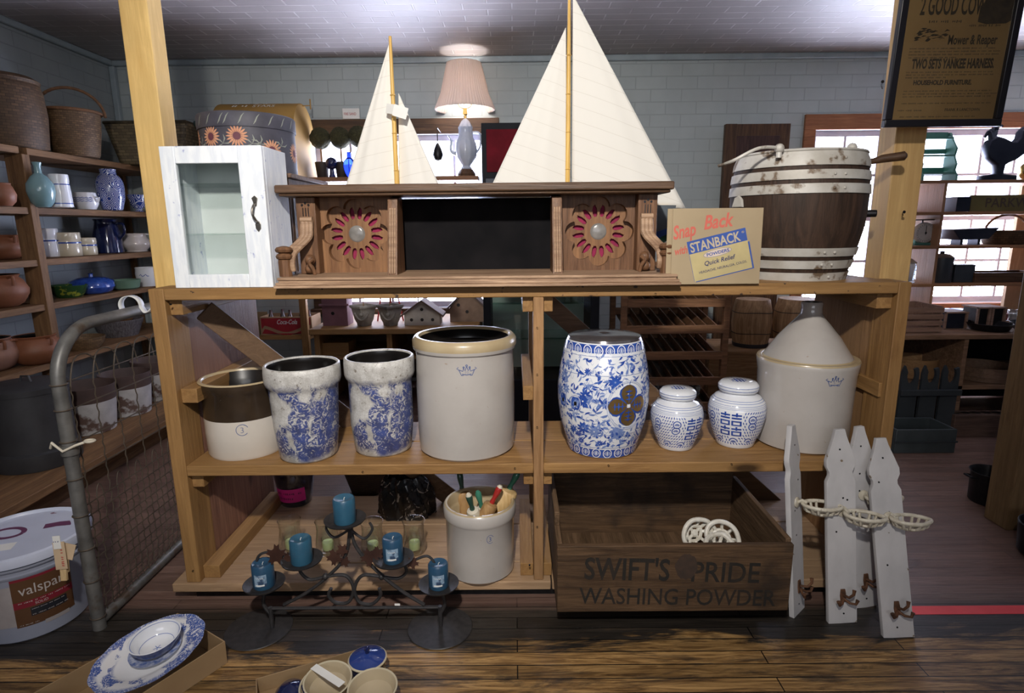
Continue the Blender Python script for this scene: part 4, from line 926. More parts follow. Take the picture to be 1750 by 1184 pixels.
# ---------------------------------------------------------------- candelabra on the floor in front
Yc = 1.93
t = thing('candelabra', 'wide black iron five-armed candelabra with leaf ornaments on the floor', 'candelabra', (-.60, Yc, 0))
irn = pm('wrought_iron', (.028, .027, .029), (.045, .042, .043), rough=.5, metal=.3, scale=50, bmp=.05)
p = lambda px, py: P(px, py, Yc)
fr = MB()
bl = PZ(458, 1050, 0); brr = PZ(757, 1047, 0); xl, xr = p(462, 1040).x, p(752, 1040).x
yb_ = 1.93
fr.tube([(xl, Yc, .085), (xr, Yc, .085)], .006, 8)
def sc(pts, r=.0065): fr.tube(spl([tuple(p(*q_)) for q_ in pts], 8), r, 8)
sc([(485, 1033), (520, 1015), (560, 985), (590, 950), (598, 900), (596, 880)]); sc([(725, 1033), (690, 1012), (655, 985), (620, 950), (603, 920), (600, 880)])
sc([(556, 985), (590, 983), (604, 1005), (596, 1028), (575, 1030), (562, 1018), (566, 1005)]); sc([(652, 985), (620, 983), (606, 1005), (614, 1028), (635, 1032), (650, 1018), (648, 1005)])
sc([(556, 985), (530, 990), (514, 978), (512, 966)], .006); sc([(652, 985), (680, 988), (694, 978), (692, 966)], .006)
sc([(598, 904), (572, 918), (558, 905), (560, 893)], .005); sc([(598, 904), (622, 920), (636, 905), (632, 893)], .005)
sc([(512, 966), (470, 945), (442, 950), (438, 985), (455, 1000)], .005); sc([(692, 966), (730, 950), (748, 975), (750, 1000)], .005)
sc([(455, 1000), (450, 1030), (462, 1048)], .007); sc([(750, 1000), (760, 1030), (752, 1048)], .007)
for q_ in ((556, 985), (652, 985), (598, 902)): fr.ball(tuple(p(*q_)), .012, 0, 10)
for x in (xl, xr): fr.lathe([(.05, 0), (.05, .003), (.006, .006), (.006, .09)], 8, 0, T(x, Yc, .003)) if False else fr.tube([(x, Yc, .004), (x, Yc, .09)], .008, 8); 
fr.build('scroll_frame', irn, t)
for x in (bl.x, brr.x): MB().lathe([(0, 0), (.118, .0), (.120, .002), (.118, .004), (.04, .006), (0, .007)], 56, 0, T(x, Yc-.0, 0)).build('foot_disc', irn, t)
def mleaf(px, py, s, rot):
    pts = []
    for k in range(30):
        a = 2*PI*k/30; r = s*(.55+.45*abs(math.cos(2.5*a)))*(1 if k % 2 else .74); pts.append((r*math.cos(a), r*math.sin(a)))
    c = P(px, py, Yc-.012); MB().prism([pts], .002, T(*c) @ Matrix.Rotation(PI/2-.25, 4, 'X') @ Matrix.Rotation(rot, 4, 'Z'), 0).build('metal_leaf', pm('bronzed_leaf', (.10, .045, .030), (.05, .022, .016), rough=.4, metal=.6), t)
for a in ((472, 948, .042, .3), (492, 958, .034, 1.8), (572, 952, .034, .8), (585, 940, .026, 2.2), (590, 960, .022, 0), (632, 952, .038, 2.1), (645, 945, .028, .5), (705, 962, .026, 1.1)): mleaf(*a)
wax = pm('blue_candle_wax', (.022, .082, .14), (.030, .11, .18), scale=14, rough=.35, coat=.25); waxd = pm('deep_blue_wax', (.018, .060, .12), (.026, .085, .155), scale=14, rough=.35, coat=.25)
labm = pm('candle_label', (.25, .36, .48), (.03, .06, .12), scale=26, rough=.4, lo=.45, hi=.55)
for (px, py, w_, hpx, mat_, lab) in ((592, 895, 39, 46, wax, 'plain blue pillar candle on the candelabra\'s topmost plate'), (519, 964, 41, 48, wax, 'blue pillar candle on the upper left plate, leaning slightly'), (674, 962, 38, 47, waxd, 'blue labelled pillar candle on the upper right plate'), (455, 1005, 40, 45, waxd, 'blue labelled pillar candle on the far left low plate'), (751, 1006, 36, 45, waxd, 'blue labelled pillar candle on the far right low plate')):
    c = P(px, py, Yc-.03); zb = c.z; R = .0385 if w_ > 38 else .0365; Hh = .092 if px != 592 else .090; x = P(px, py, Yc-.0).x; cyy = Yc-.012
    pl = MB().lathe([(0, 0), (.055, .001), (.070, .009), (.073, .016), (.071, .016), (.054, .005), (0, .004)], 48, 0, T(x, cyy, zb-.004)); pl.tube([(x, cyy, zb-.03), (x, cyy, zb-.003)], .008, 8); pl.build('drip_plate', irn, t)
    k = tag(thing('pillar_candle', lab, 'candle', (x, cyy, zb+.001)), lab, 'candle', 'blue pillar candles')
    b_ = MB().lathe([(0, 0), (R-.002, 0), (R, .004), (R, Hh-.006), (R-.004, Hh), (R-.012, Hh-.003), (R*.35, Hh-.008), (0, Hh-.009)], 44, 0, T(x, cyy, zb+.001)).build('wax', mat_, k)
    MB().tube([(x, cyy, zb+Hh-.010), (x+.002, cyy, zb+Hh-.001), (x+.005, cyy-.002, zb+Hh+.003)], .0015, 6).build('wick', paper_white, k)
    if mat_ is waxd:
        wv = cyl_wrap(x, cyy, zb+.001, lambda v: R, .0006); l = MB().grid(lambda u, v: wv((u-.5)*.044+.004, .016+.046*v), 8, 3).build('label', labm, k)
        w3 = cyl_wrap(x, cyy, zb+.001, lambda v: R, .0012); m = MB(); m.strip([(-.012+.005*q_, .022) for q_ in range(7)], .006, w3); m.strip([(-.012+.0022*q_, .050+.0025*math.sin(q_*1.9)) for q_ in range(14)], .0012, w3); m.build('print', paper_white, l)
q_ = P(679, 1033, Yc-.007); o = MB().box(-.010, .010, -.0005, .0005, -.004, .004, 0, T(*q_)).build('price_sticker', paper_white, t)

# ---------------------------------------------------------------- advertising crate
t = thing('wooden_crate', 'old wooden washing powder crate with faded black stencilled front', 'crate', (.555, 2.1, .0825))
cw = wood((.115, .066, .034), (.052, .029, .015), 'x', rough=.7, knots=False, key='crate', dirt=((.035, .022, .014), 4, .55, .68), bmp=.5)
cwy = wood((.15, .09, .05), (.07, .04, .02), 'y', rough=.75, knots=False, key='cratey', bmp=.5)
cx0, cx1, cy0, cy1 = .145, .985, 1.900, 2.46; ct = .345
MB().box(cx0, cx1, cy0, cy0+.022, Z0, ct).build('front_board', cw, t, bevel=.003)
MB().box(cx0, cx0+.02, cy0+.022, cy1, Z0, ct+.0).box(cx0, cx0+.02, 2.05, cy1, ct, ct+.055).build('side_board', cwy, t, bevel=.003)
MB().box(cx1-.02, cx1, cy0+.022, cy1, Z0, ct+.012).build('side_board', cwy, t, bevel=.003)
MB().box(cx0+.02, cx1-.02, cy1-.02, cy1, Z0, .50).build('back_board', cw, t, bevel=.003)
MB().box(cx0+.02, cx1-.02, cy0+.022, cy1-.02, Z0, Z0+.014).build('bottom_board', cwy, t)
sten = pm('faded_stencil', (.010, .008, .006), (.018, .012, .008), scale=22, rough=.8, lo=.45, hi=.6)
fl = MB(); M = upright(cx0, cy0-.0008, Z0)
fl.text("SWIFT'S", .120, M @ T(.095, .135, 0) @ Matrix.Rotation(-.030, 4, 'Z'), 0, sx=.74, off=.0022); fl.text("PRIDE", .112, M @ T(.475, .122, 0) @ Matrix.Rotation(-.030, 4, 'Z'), 0, sx=.86, off=.001)
fl.text("WASHING POWDER", .092, M @ T(.080, .036, 0) @ Matrix.Rotation(-.022, 4, 'Z'), 0, sx=.84, off=.0006);
fl.build('stencilled_lettering', sten, t, smooth=False)
st = MB()
_d = [(.462+.040*math.cos(2*PI*i/28)*(1+.06*math.sin(5*i)), .180+.050*math.sin(2*PI*i/28)*(1+.05*math.cos(3*i)), .0006) for i in range(28)]; st.add(_d, [tuple(range(28))], M, 0); st.build('round_ink_mark', pm('ink_blot', (.03, .019, .013), (.05, .028, .018), scale=30, rough=.8), t)

def cage(m, M, rx, ry, d, n, r=.0035, mi=0, tip=1.0):      # open boat-shaped iron dish
    rim = []
    for k in range(36):
        a = 2*PI*k/36; rr = 1-.0*abs(math.sin(a)); x = rx*math.cos(a); y = ry*math.sin(a)*(1-.35*(math.cos(a) > 0)*math.cos(a)**2*tip); rim.append((x, y, 0))
    m.tube(rim, r*1.25, 8, mi, True, M)
    low = [(x*.52, y*.5, -d) for x, y, z in rim]; m.tube(low, r, 6, mi, True, M)
    for k in range(n):
        i = int(36*k/n) % 36; a = Vector(rim[i]); b = Vector(low[i]); c = (a+b)/2+Vector((a.x*.10, a.y*.10, -d*.22)); m.tube([a, c, b], r*.9, 6, mi, False, M)
    m.tube([(low[0][0], 0, -d), (low[18][0], 0, -d)], r*.9, 6, mi, False, M); m.tube([(0, low[9][1], -d), (0, low[27][1], -d)], r*.9, 6, mi, False, M)
cream_iron = pm('cream_painted_iron', (.62, .58, .48), (.45, .40, .31), scale=40, rough=.5, dirt=((.12, .07, .04), 60, .64, .7))
wh_iron = pm('white_painted_iron', (.78, .76, .70), (.62, .58, .50), scale=40, rough=.4)
for (px, py, Yd, rz, tx, lab) in ((1193, 912, 2.16, .2, 1.15, 'white openwork iron dish standing on edge in the crate, left one'), (1236, 918, 2.12, -.2, 1.0, 'white openwork iron dish facing forward in the crate, right one'), (1232, 934, 2.03, .3, .35, 'white openwork iron dish lying low behind the crate\'s front board')):
    q_ = P(px, py, Yd); m = MB(); Mx = T(q_.x, Yd, q_.z) @ zrot(rz) @ Matrix.Rotation(tx, 4, 'X') @ Matrix.Rotation(rz*3, 4, 'Z'); cage(m, Mx, .066, .056, .032, 9, .0075)
    m.lathe([(0, 0), (.012, .001), (.016, .006), (.010, .012), (0, .013)], 16, 0, Mx @ T(0, 0, -.036)); m.tube([(0, 0, -.026), (.0, .0, -.055), (0, -.028, -.070)], .007, 8, 0, False, Mx)
    tag(m.build('iron_dish', wh_iron, at=tuple(q_)), lab, 'dish', 'iron dishes in the crate')
m = MB(); m.box(.72, .93, 2.0, 2.20, Z0+.0145, Z0+.03); m.box(.76, .90, 2.10, 2.25, Z0+.03, Z0+.075); tag(m.build('iron_plates', black, at=(.82, 2.1, Z0+.0145), bevel=.006), 'dark iron plates lying under the white dishes in the crate', 'iron parts')['kind'] = 'stuff'

# ---------------------------------------------------------------- fence pickets with iron dishes and coat hooks
pk_m = pm('chipped_white_paint', (.54, .525, .53), (.44, .43, .435), stretch=(1, 1, .5), scale=9, rough=.6, bmp=.15, dirt=((.20, .15, .10), 30, .69, .71))
def picket(base, top_px, Wd, rz, Yt, lab, dish_px, hook_px, dz_rot):
    b = Vector(base); tp = P(*top_px, Yt); L = math.sqrt((tp.z)**2+(Yt-b.y)**2); tilt = math.atan2(Yt-b.y, tp.z); lean = math.atan2(tp.x-b.x, tp.z)
    t = thing('fence_picket', lab, 'picket', tuple(b), 0, local=True)
    w = Wd/2
    M = Matrix.Rotation(lean, 4, 'Y') @ Matrix.Rotation(-tilt, 4, 'X') @ zrot(rz) @ Matrix.Rotation(PI/2, 4, 'X')
    out = [(-w, 0), (w, 0), (w, L*.735), (w*.80, L*.765), (w*.80, L*.785), (w, L*.815), (w, L*.845), (w*.42, L*.965), (w*.30, L), (-w*.30, L), (-w*.42, L*.965), (-w, L*.845), (-w, L*.815), (-w*.80, L*.785), (-w*.80, L*.765), (-w, L*.735)]
    MB().prism([out], .017, M, 0, bevel=.0012).build('picket_board', pk_m, t)
    nh = MB()
    rr = random.Random(int(Wd*1e4)+int(rz*100))
    for u, v in [(rr.uniform(-.1, .1), .90), (rr.uniform(-.6, .6), rr.uniform(.64, .8)), (rr.uniform(-.6, .6), rr.uniform(.55, .7)), (rr.uniform(-.6, .6), rr.uniform(.35, .5)), (rr.uniform(-.1, .1), .05)]: nh.lathe([(0, 0), (.0035, 0), (.0035, .0006), (0, .0006)], 8, 0, M @ T(u*w, v*L, .0098))
    nh.build('nail_holes', black, t)
    Mi = M.inverted()
    # dish on a bracket
    m = MB(); v = dish_px; Md = M @ T(0, v*L, .010)
    m.lathe([(0, 0), (.020, .001), (.020, .005), (.006, .009), (0, .009)], 20, 0, Md); m.tube([(0, 0, .005), (.0, .012, .022), (.0, .006, .04)], .006, 8, 0, False, Md)
    c0 = (M @ T(0, v*L, .10)).translation
    dr = (M.to_3x3() @ Vector((0, 0, 1))); dr.z = 0; dr.normalize()
    ang = dz_rot
    cc = (M @ Vector((0, v*L, .040))); ctr = cc+Vector((math.cos(ang), math.sin(ang), 0))*.060
    cage(m, T(ctr.x, ctr.y, ctr.z) @ zrot(ang), .066, .038, .030, 14, .0055)
    m.build('iron_dish', cream_iron, t)
    h = MB(); Mh = M @ T(0, hook_px*L, .010)
    h.prism([[(-.008, -.022), (.008, -.022), (.010, .0), (.007, .024), (-.007, .024), (-.010, 0)]], .004, Mh @ T(0, 0, .002), 0, bevel=.001)
    h.tube([(0, .004, .006), (.006, .006, .03), (.016, .022, .042), (.020, .038, .040)], [.005, .005, .005, .007], 8, 0, False, Mh)
    for s in (-1, 1): h.tube([(0, -.008, .006), (s*.014, -.020, .020), (s*.030, -.020, .032), (s*.036, -.004, .034)], [.005, .005, .005, .007], 8, 0, False, Mh)
    h.build('coat_hook', M_rust, t)
    return t
picket(PZ(1362, 1045, 0), (1352, 726), .096, .75, 2.074, 'white fence picket turned sideways, nearest the wooden crate', .60, .145, -.22)
picket(PZ(1438, 1062, 0), (1434, 733), .105, .04, 2.050, 'widest white fence picket leaning in front, second from the crate', .585, .145, -.32)
picket(PZ(1478, 1035, 0), (1468, 727), .088, .12, 2.079, 'white fence picket partly hidden behind the wide front one', .635, .16, .05)
picket(PZ(1534, 1087, 0), (1504, 748), .106, -.02, 2.045, 'white fence picket leaning at the far right of the four', .60, .145, -.08)

# ---------------------------------------------------------------- folding gate panel with woven wire at the left
gx = -1.565
galv = pm('galvanised_pipe', (.20, .195, .185), (.11, .108, .104), scale=12, rough=.45, metal=.35, dirt=((.09, .06, .04), 8, .56, .66))
g = lambda px, py: PX(px, py, gx)
t = thing('wire_gate', 'grey pipe-framed wire gate standing between paint bucket and rack', 'gate', (gx, 2.5, 0))
pts = [g(172, 1078), g(163, 930), g(152, 790), g(142, 690), g(144, 632), g(162, 590), g(195, 565), g(230, 552), g(258, 545)]
pts[0].z = .022; base_y = pts[0].y
yy = [q_.y for q_ in pts]; zz = [q_.z for q_ in pts]
H_ = zz[3]
path = [(gx, base_y, .0), (gx, base_y, zz[4]-.03)]+[(gx, base_y+.20-.20*math.cos(PI/2*i/14), zz[4]-.02+.185*math.sin(PI/2*i/14)) for i in range(15)]+[(gx, 3.08, zz[4]+.175)]
MB().tube(path, .0225, 14).tube([(gx, base_y, .026), (gx, 3.1, .026)], .020, 12).tube([(gx, 3.08, .0), (gx, 3.08, zz[4]+.18)], .0225, 12).build('pipe_frame', galv, t)
wm = MB(); ztop = zz[4]-.02
def wav(y, z0, z1, ph=0): n = int((z1-z0)/.012)+2; return [(gx+.0010*math.sin(i*1.6), y+.0022*math.sin(i*1.6+ph), z0+(z1-z0)*i/(n-1)) for i in range(n)]
y = base_y+.05; k = 0
while y < 3.05:
    tall = (k % 3 == 0)
    wm.tube(wav(y, .03, ztop-.02 if tall else .47), .0024, 5)
    if tall and y+.15 < 3.05:
        wm.tube([(gx+.003*math.sin(i), y+.076-.076*math.cos(PI*i/12), ztop-.02+.10*math.sin(PI*i/12)) for i in range(13)], .0026, 6)
    if k % 3 == 1 and y+.07 < 3.05: wm.tube([(gx, y+.019-.019*math.cos(PI*i/10), .47+.06*math.sin(PI*i/10)) for i in range(11)], .0022, 6)
    y += .038; k += 1
for z in (.065, .105, .145, .185, .225, .265, .305, .345, .39, .435, .48, .60, .72, ztop-.10, ztop-.0): wm.tube([(gx, base_y+.02, z), (gx, 3.07, z)], .0026, 5)
for z in (.05, .20, .33, .46, .60, .74, ztop-.09, ztop): wm.tube([(gx+.0245*math.cos(a), base_y+.0245*math.sin(a), z) for a in [2*PI*i/16 for i in range(16)]], .0028, 6, 0, True)
wm.build('woven_wire', pm('aged_wire', (.13, .10, .075), (.065, .05, .038), rough=.6, metal=.4), t)
q_ = g(158, 748); m = MB()
m.lathe([(.0235, -.018), (.028, -.018), (.028, .018), (.0235, .018)], 20, 1, T(gx, base_y, q_.z)); m.tube([(gx-.05, base_y-.02, q_.z+.012), (gx-.035, base_y-.03, q_.z+.035), (gx+.0, base_y-.032, q_.z+.004), (gx+.04, base_y-.02, q_.z+.022), (gx+.065, base_y+.0, q_.z+.028)], .0045, 8)
m.tube([(gx+.075+.016*math.cos(a), base_y+.012*math.sin(a), q_.z+.030) for a in [2*PI*i/14 for i in range(14)]], .0045, 8, 0, True); m.build('latch_clamp', [bone, galv], t)
# curled white strap over the gate
a = PX(222, 545, gx+.02); m = MB()
c0 = Vector((a.x-.00, a.y+.05, a.z+.050))
pts = [(c0.x-.02+.042*math.cos(th), c0.y, c0.z+.038*math.sin(th)) for th in [(-.2+5.2*i/20) for i in range(21)]]
path = pts[::-1]+spl([pts[0], (c0.x+.045, c0.y, c0.z-.030), (c0.x+.09, c0.y+.02, c0.z+.02), (c0.x+.16, c0.y+.06, c0.z+.10)], 6)[1:]
m = MB(); vs = []
for x, y, z in [tuple(v) for v in path]: vs += [(x, y-.016, z), (x, y+.016, z)]
m.add(vs, [(2*i, 2*i+1, 2*i+3, 2*i+2) for i in range(len(path)-1)])
tag(m.build('metal_strap', white_paint, at=tuple(c0), solid=.003), 'curled white metal strap hanging over the top of the wire gate', 'strap')

# ---------------------------------------------------------------- paint bucket
cx, cy = -1.865, 2.020
t = thing('paint_bucket', 'large translucent grey paint bucket with maroon and brown label at the left', 'bucket', (cx, cy, 0))
plast = pm('milky_plastic', (.32, .34, .42), (.28, .30, .38), rough=.4, coat=.2, scale=3)
pr = [(.166, 0), (.172, .006), (.196, .262), (.201, .264), (.203, .272), (.197, .276), (.198, .292), (.209, .296), (.210, .304), (.199, .308), (.200, .322)]
MB().vessel(pr, .004, 0, 0, 0, T(cx, cy, 0), seg=80).build('body', plast, t)
wh = pm('lid_plastic', (.62, .66, .80), (.56, .60, .74), rough=.35, coat=.2, dirt=((.20, .09, .14), 9, .64, .66))
MB().lathe([(.214, -.022), (.218, -.020), (.220, .0), (.217, .012), (.208, .016), (.203, .012), (.200, .004), (.10, .003), (.03, .003), (0, .003)], 80, 0, T(cx, cy, .332)).build('lid', wh, t)
rf = rfun(pr); W = lambda o: cyl_wrap(cx, cy, 0, rf, o, -PI/2+.86)
gg = lambda m, u0, u1, v0, v1, o, mi, n=20: m.grid(lambda u, v: W(o)(u0+(u1-u0)*u, v0+(v1-v0)*v), n, 6, mi)
m = MB(); gg(m, -.215, -.08, .070, .235, .0010, 0); gg(m, -.08, .100, .062, .258, .0010, 1); gg(m, -.08, .100, .155, .258, .0014, 2); gg(m, -.08, .100, .166, .248, .0017, 1); gg(m, -.08, .100, .138, .157, .0014, 2); gg(m, -.035, .075, .098, .132, .0014, 3); gg(m, .0, .078, .050, .066, .0014, 0)
lb = m.build('label', [pm('label_grey', (.42, .38, .38), rough=.5), pm('label_brown', (.12, .055, .025), rough=.45), pm('label_maroon', (.24, .02, .035), rough=.45), pm('label_black', (.02, .022, .03), rough=.45)], t)
m = MB(); w4 = W(.0022)
m.text('valspar', .056, None, 0, wrap=lambda u, v: w4(u-.060, v+.190), sx=.85); scrawl(m, -.065, .075, .1595, .007, w4, random.Random(1)); m.text('SOLID', .014, None, 0, wrap=lambda u, v: w4(u-.02, v+.142)); scrawl(m, -.03, .07, .126, .005, w4, random.Random(2)); scrawl(m, -.03, .07, .104, .006, w4, random.Random(3)); scrawl(m, -.07, -.02, .070, .006, w4, random.Random(4)); m.build('label_print', pm('silver_print', (.55, .50, .48), rough=.4), lb)
m = MB(); zl = .3355
m.strip([(-.10, -.10), (-.02, -.055), (.05, -.03)], .055, lambda u, v: Vector((cx+u-.02, cy+v-.04, zl)), 0); m.strip([(-.11, -.105), (-.045, -.070)], .040, lambda u, v: Vector((cx+u-.02, cy+v-.04, zl+.0005)), 1)
m.build('lid_sticker', [paper_white, pm('yellow_patch', (.70, .52, .06), rough=.5)], t)
m = MB().strip(arcpts(cx-.07, cy+.02, .055, 0, 2*PI, 24, .04), .018, lambda u, v: Vector((u, v, zl))); m.strip([(cx+.03, cy+.07), (cx+.07, cy+.09), (cx+.12, cy+.10)], .04, lambda u, v: Vector((u, v, zl))); m.build('dried_paint', pm('plum_paint', (.16, .05, .12), rough=.4), t)
# clothes-pin with price tags clipped to the lid rim
a = P(98, 905, cy-.185); z0_ = .34
t = thing('price_tag', 'wooden clothes-pin holding a folded price tag on the paint bucket lid', 'tag', (a.x, cy-.185, z0_-.012), local=True)
M = zrot(.1) @ Matrix.Rotation(-.12, 4, 'X')
MB().box(-.010, .010, -.006, .002, -.055, .045, 0, M).box(-.010, .010, .006, .013, -.03, .045, 0, M).build('clothes_pin', wood((.68, .50, .28), (.55, .38, .18), 'z', knots=False, key='pin'), t)
MB().box(-.020, .018, -.010, -.0075, -.012, .085, 0, M @ Matrix.Rotation(-.05, 4, 'Y')).box(-.03, .022, .003, .0055, .02, .075, 0, M @ Matrix.Rotation(.3, 4, 'Y')).build('tag_card', pm('kraft_tag', (.62, .46, .30), rough=.8), t)
MB().box(-.016, .008, -.0125, -.0103, .062, .108, 0, M @ Matrix.Rotation(-.05, 4, 'Y')).build('price_label', paper_white, t)
m = MB(); Mt = M @ Matrix.Rotation(-.05, 4, 'Y') @ T(0, -.0128, 0) @ Matrix.Rotation(PI/2, 4, 'X'); scrawl(m, -.013, .003, .088, .010, lambda u, v: Mt @ Vector((u, v, .0004)), random.Random(4)); Mr = M @ Matrix.Rotation(-.05, 4, 'Y') @ T(0, -.0108, 0) @ Matrix.Rotation(PI/2, 4, 'X') @ Matrix.Rotation(PI/2, 4, 'Z'); scrawl(m, .0, .055, -.006, .012, lambda u, v: Mr @ Vector((u, v, .0)), random.Random(5), 1); m.build('handwriting', [pm('pencil', (.2, .2, .3), rough=.8), pm('red_pen', (.5, .08, .06), rough=.8)], t)

# ---------------------------------------------------------------- boxes and china on the floor
def trapbox(name, lab, c, rz, lx, ly, h, mat_):
    t = thing(name, lab, 'box', c, rz, local=True); m = MB(); k = .004
    m.box(-lx, lx, -ly, ly, 0, k); m.box(-lx, lx, -ly, -ly+k, k, h); m.box(-lx, lx, ly-k, ly, k, h); m.box(-lx, -lx+k, -ly+k, ly-k, k, h); m.box(lx-k, lx, -ly+k, ly-k, k, h); m.build('tray', mat_, t, bevel=.001); return t
pA = PZ(372, 1086, .085); pB = PZ(250, 1184, .085)
ang = -1.0
trapbox('cardboard_box', 'shallow brown cardboard box under the blue-patterned platter', (-1.235, 1.645, 0), 1.02, .22, .145, .085, cardboard)
platter_m, nt, b = _new('blue_floral_platter'); setin(b, Roughness=.12); b.inputs['Coat Weight'].default_value = .6
o_ = coords(nt, (1, 1, 1)); sp = N(nt, 'ShaderNodeSeparateXYZ'); nt.links.new(o_, sp.inputs[0])
rr_ = math_(nt, 'SQRT', math_(nt, 'ADD', math_(nt, 'POWER', math_(nt, 'DIVIDE', sp.outputs[0], .168), 2), math_(nt, 'POWER', math_(nt, 'DIVIDE', sp.outputs[1], .128), 2)))
edge = step(nt, rr_, .86, .95); mid = math_(nt, 'MULTIPLY', step(nt, rr_, .60, .68), 1); n1 = noise(nt, o_, 22, 3, .5); n2 = noise(nt, o_, 95, 6, 2.5, .7)
mask = math_(nt, 'MULTIPLY', math_(nt, 'MAXIMUM', math_(nt, 'MULTIPLY', edge, .9), math_(nt, 'MULTIPLY', mid, step(nt, n1, .50, .55))), step(nt, n2, .42, .47))
nt.links.new(mix(nt, mask, (.74, .74, .76), (.05, .10, .34)), b.inputs['Base Color'])
pc = PZ(258, 1122, .10)
t = thing('serving_platter', 'oval scalloped white platter with blue flowers in a cardboard box', 'platter', (pc.x, pc.y, .096), .98, local=True); t.rotation_euler = (.10, -.10, .98)
MB().lathe([(0, .004), (.070, .004), (.085, .010), (.10, .018), (.130, .026), (.131, .029), (.10, .022), (.083, .014), (.068, .008), (0, .008)], 96, 0, None, sx=1.28, sy=.98, lobes=lambda a, r: 1+.022*abs(math.sin(6*a))*(r > .12)).build('dish', platter_m, t)
up_ = Vector((.10, .10, 1))
t = thing('saucer', 'blue-rimmed white saucer under the small bowl on the platter', 'saucer', (pc.x+.012, pc.y+.01, .108), .98, local=True); t.rotation_euler = (.10, -.10, .98)
MB().lathe([(0, .0), (.035, .0), (.040, .004), (.070, .016), (.0705, .018), (.038, .008), (0, .006)], 56, lambda j, z, p: 1 if z > .012 else 0, None, sx=1.1).build('dish', [china_white, pm('blue_sprig', (.10, .16, .40), (.55, .58, .68), scale=60, rough=.15)], t)
t = thing('rice_bowl', 'small white bowl with dark blue outside nested on the platter', 'bowl', (pc.x+.016, pc.y+.014, .116), .98, local=True); t.rotation_euler = (.10, -.10, .98)
MB().vessel([(.032, 0), (.038, .004), (.055, .020), (.066, .042), (.069, .054)], .004, 1, 0, 0, None, seg=64, floor=.006, sx=1.12).build('body', [china_white, pm('dark_blue_outside', (.02, .03, .11), (.06, .09, .24), scale=50, rough=.2, coat=.4)], t)
m = MB(); 
for r, z in ((.0635, .050), (.045, .018)): m.tube([(1.12*r*math.cos(a), r*math.sin(a), z) for a in [2*PI*i/40 for i in range(40)]], .0008, 4, 0, True)
for k in range(5): m.box(-.001, .001, .0, .012, .0065, .007, 0, zrot(k*1.2566))
m.build('inner_blue_lines', pm('pale_cobalt', (.18, .25, .55), rough=.2), t)

trapbox('cardboard_box', 'shallow cardboard box holding the cream and cobalt bowls at the bottom edge', (-.60, 1.545, 0), .42, .185, .165, .055, cardboard)
def bowl(px, py, R, H, z, tilt, rz, lab, outm, inm, rimm):
    q_ = PZ(px, py, z+H); t = thing('glazed_bowl', lab, 'bowl', (q_.x, q_.y, z), rz, local=True); t.rotation_euler = (tilt, 0, rz)
    MB().vessel([(R*.45, 0), (R*.62, .006), (R*.86, H*.45), (R*.99, H*.92), (R*1.02, H)], .006, 0, 2, 1, None, seg=56, floor=.008).build('body', [outm, inm, rimm], t); return t
tan_g = pm('tan_glaze', (.45, .37, .25), (.38, .31, .20), scale=4, rough=.2, coat=.4); crg = pm('cream_rim', (.60, .53, .38), rough=.25, coat=.3)
dkb = pm('midnight_glaze', (.008, .012, .055), (.012, .02, .085), rough=.08, coat=.8)
bowl(560, 1158, .072, .055, .045, .10, .3, 'cream bowl with a strip of white tape across it', tan_g, tan_g, crg)
o = MB(); q_ = PZ(560, 1158, .100); o.box(-.068, .068, -.012, .012, 0, .0008, 0, T(q_.x, q_.y, .1085) @ zrot(-.6) @ Matrix.Rotation(.06, 4, 'X')); tag(o.build('tape_strip', paper_white, at=(q_.x, q_.y, .1085)), 'white tape stuck across the cream bowl at the bottom edge', 'tape')
bowl(558, 1166, .082, .040, .012, .05, 0, 'wider cream bowl nested underneath the taped one', dkb, tan_g, crg)
bowl(637, 1172, .074, .055, .040, .06, 0, 'empty cream bowl beside the cobalt lidded jar', tan_g, tan_g, crg)
q_ = PZ(628, 1124, .085); t = thing('lidded_jar', 'round cobalt blue jar with a cream-rimmed lid and knob', 'jar', (q_.x, q_.y, 0), local=True)
MB().vessel([(.040, 0), (.050, .006), (.056, .04), (.056, .078)], .005, 0, 0, 1, None).build('body', [dkb, tan_g], t)
l = MB().lathe([(.058, .079), (.062, .081), (.0625, .084), (.058, .087), (.030, .098), (.012, .103), (0, .104)], 56, lambda j, z, p: 1 if z < .086 else 0, None).build('lid', [pm('cobalt_glaze', (.02, .045, .20), (.03, .06, .26), rough=.08, coat=.8), crg], t)
MB().lathe([(.006, .102), (.005, .110), (.009, .116), (.008, .122), (0, .124)], 20, 0, None).build('knob', dkb, l)
q_ = PZ(497, 1172, .05); t = thing('cobalt_jar_lid', 'domed midnight blue lid in the lower left of the bowl box', 'lid', (q_.x, q_.y, .010), local=True)
MB().lathe([(0, 0), (.05, 0), (.052, .004), (.048, .025), (.030, .042), (0, .050)], 48, 0, None).build('dome', dkb, t)

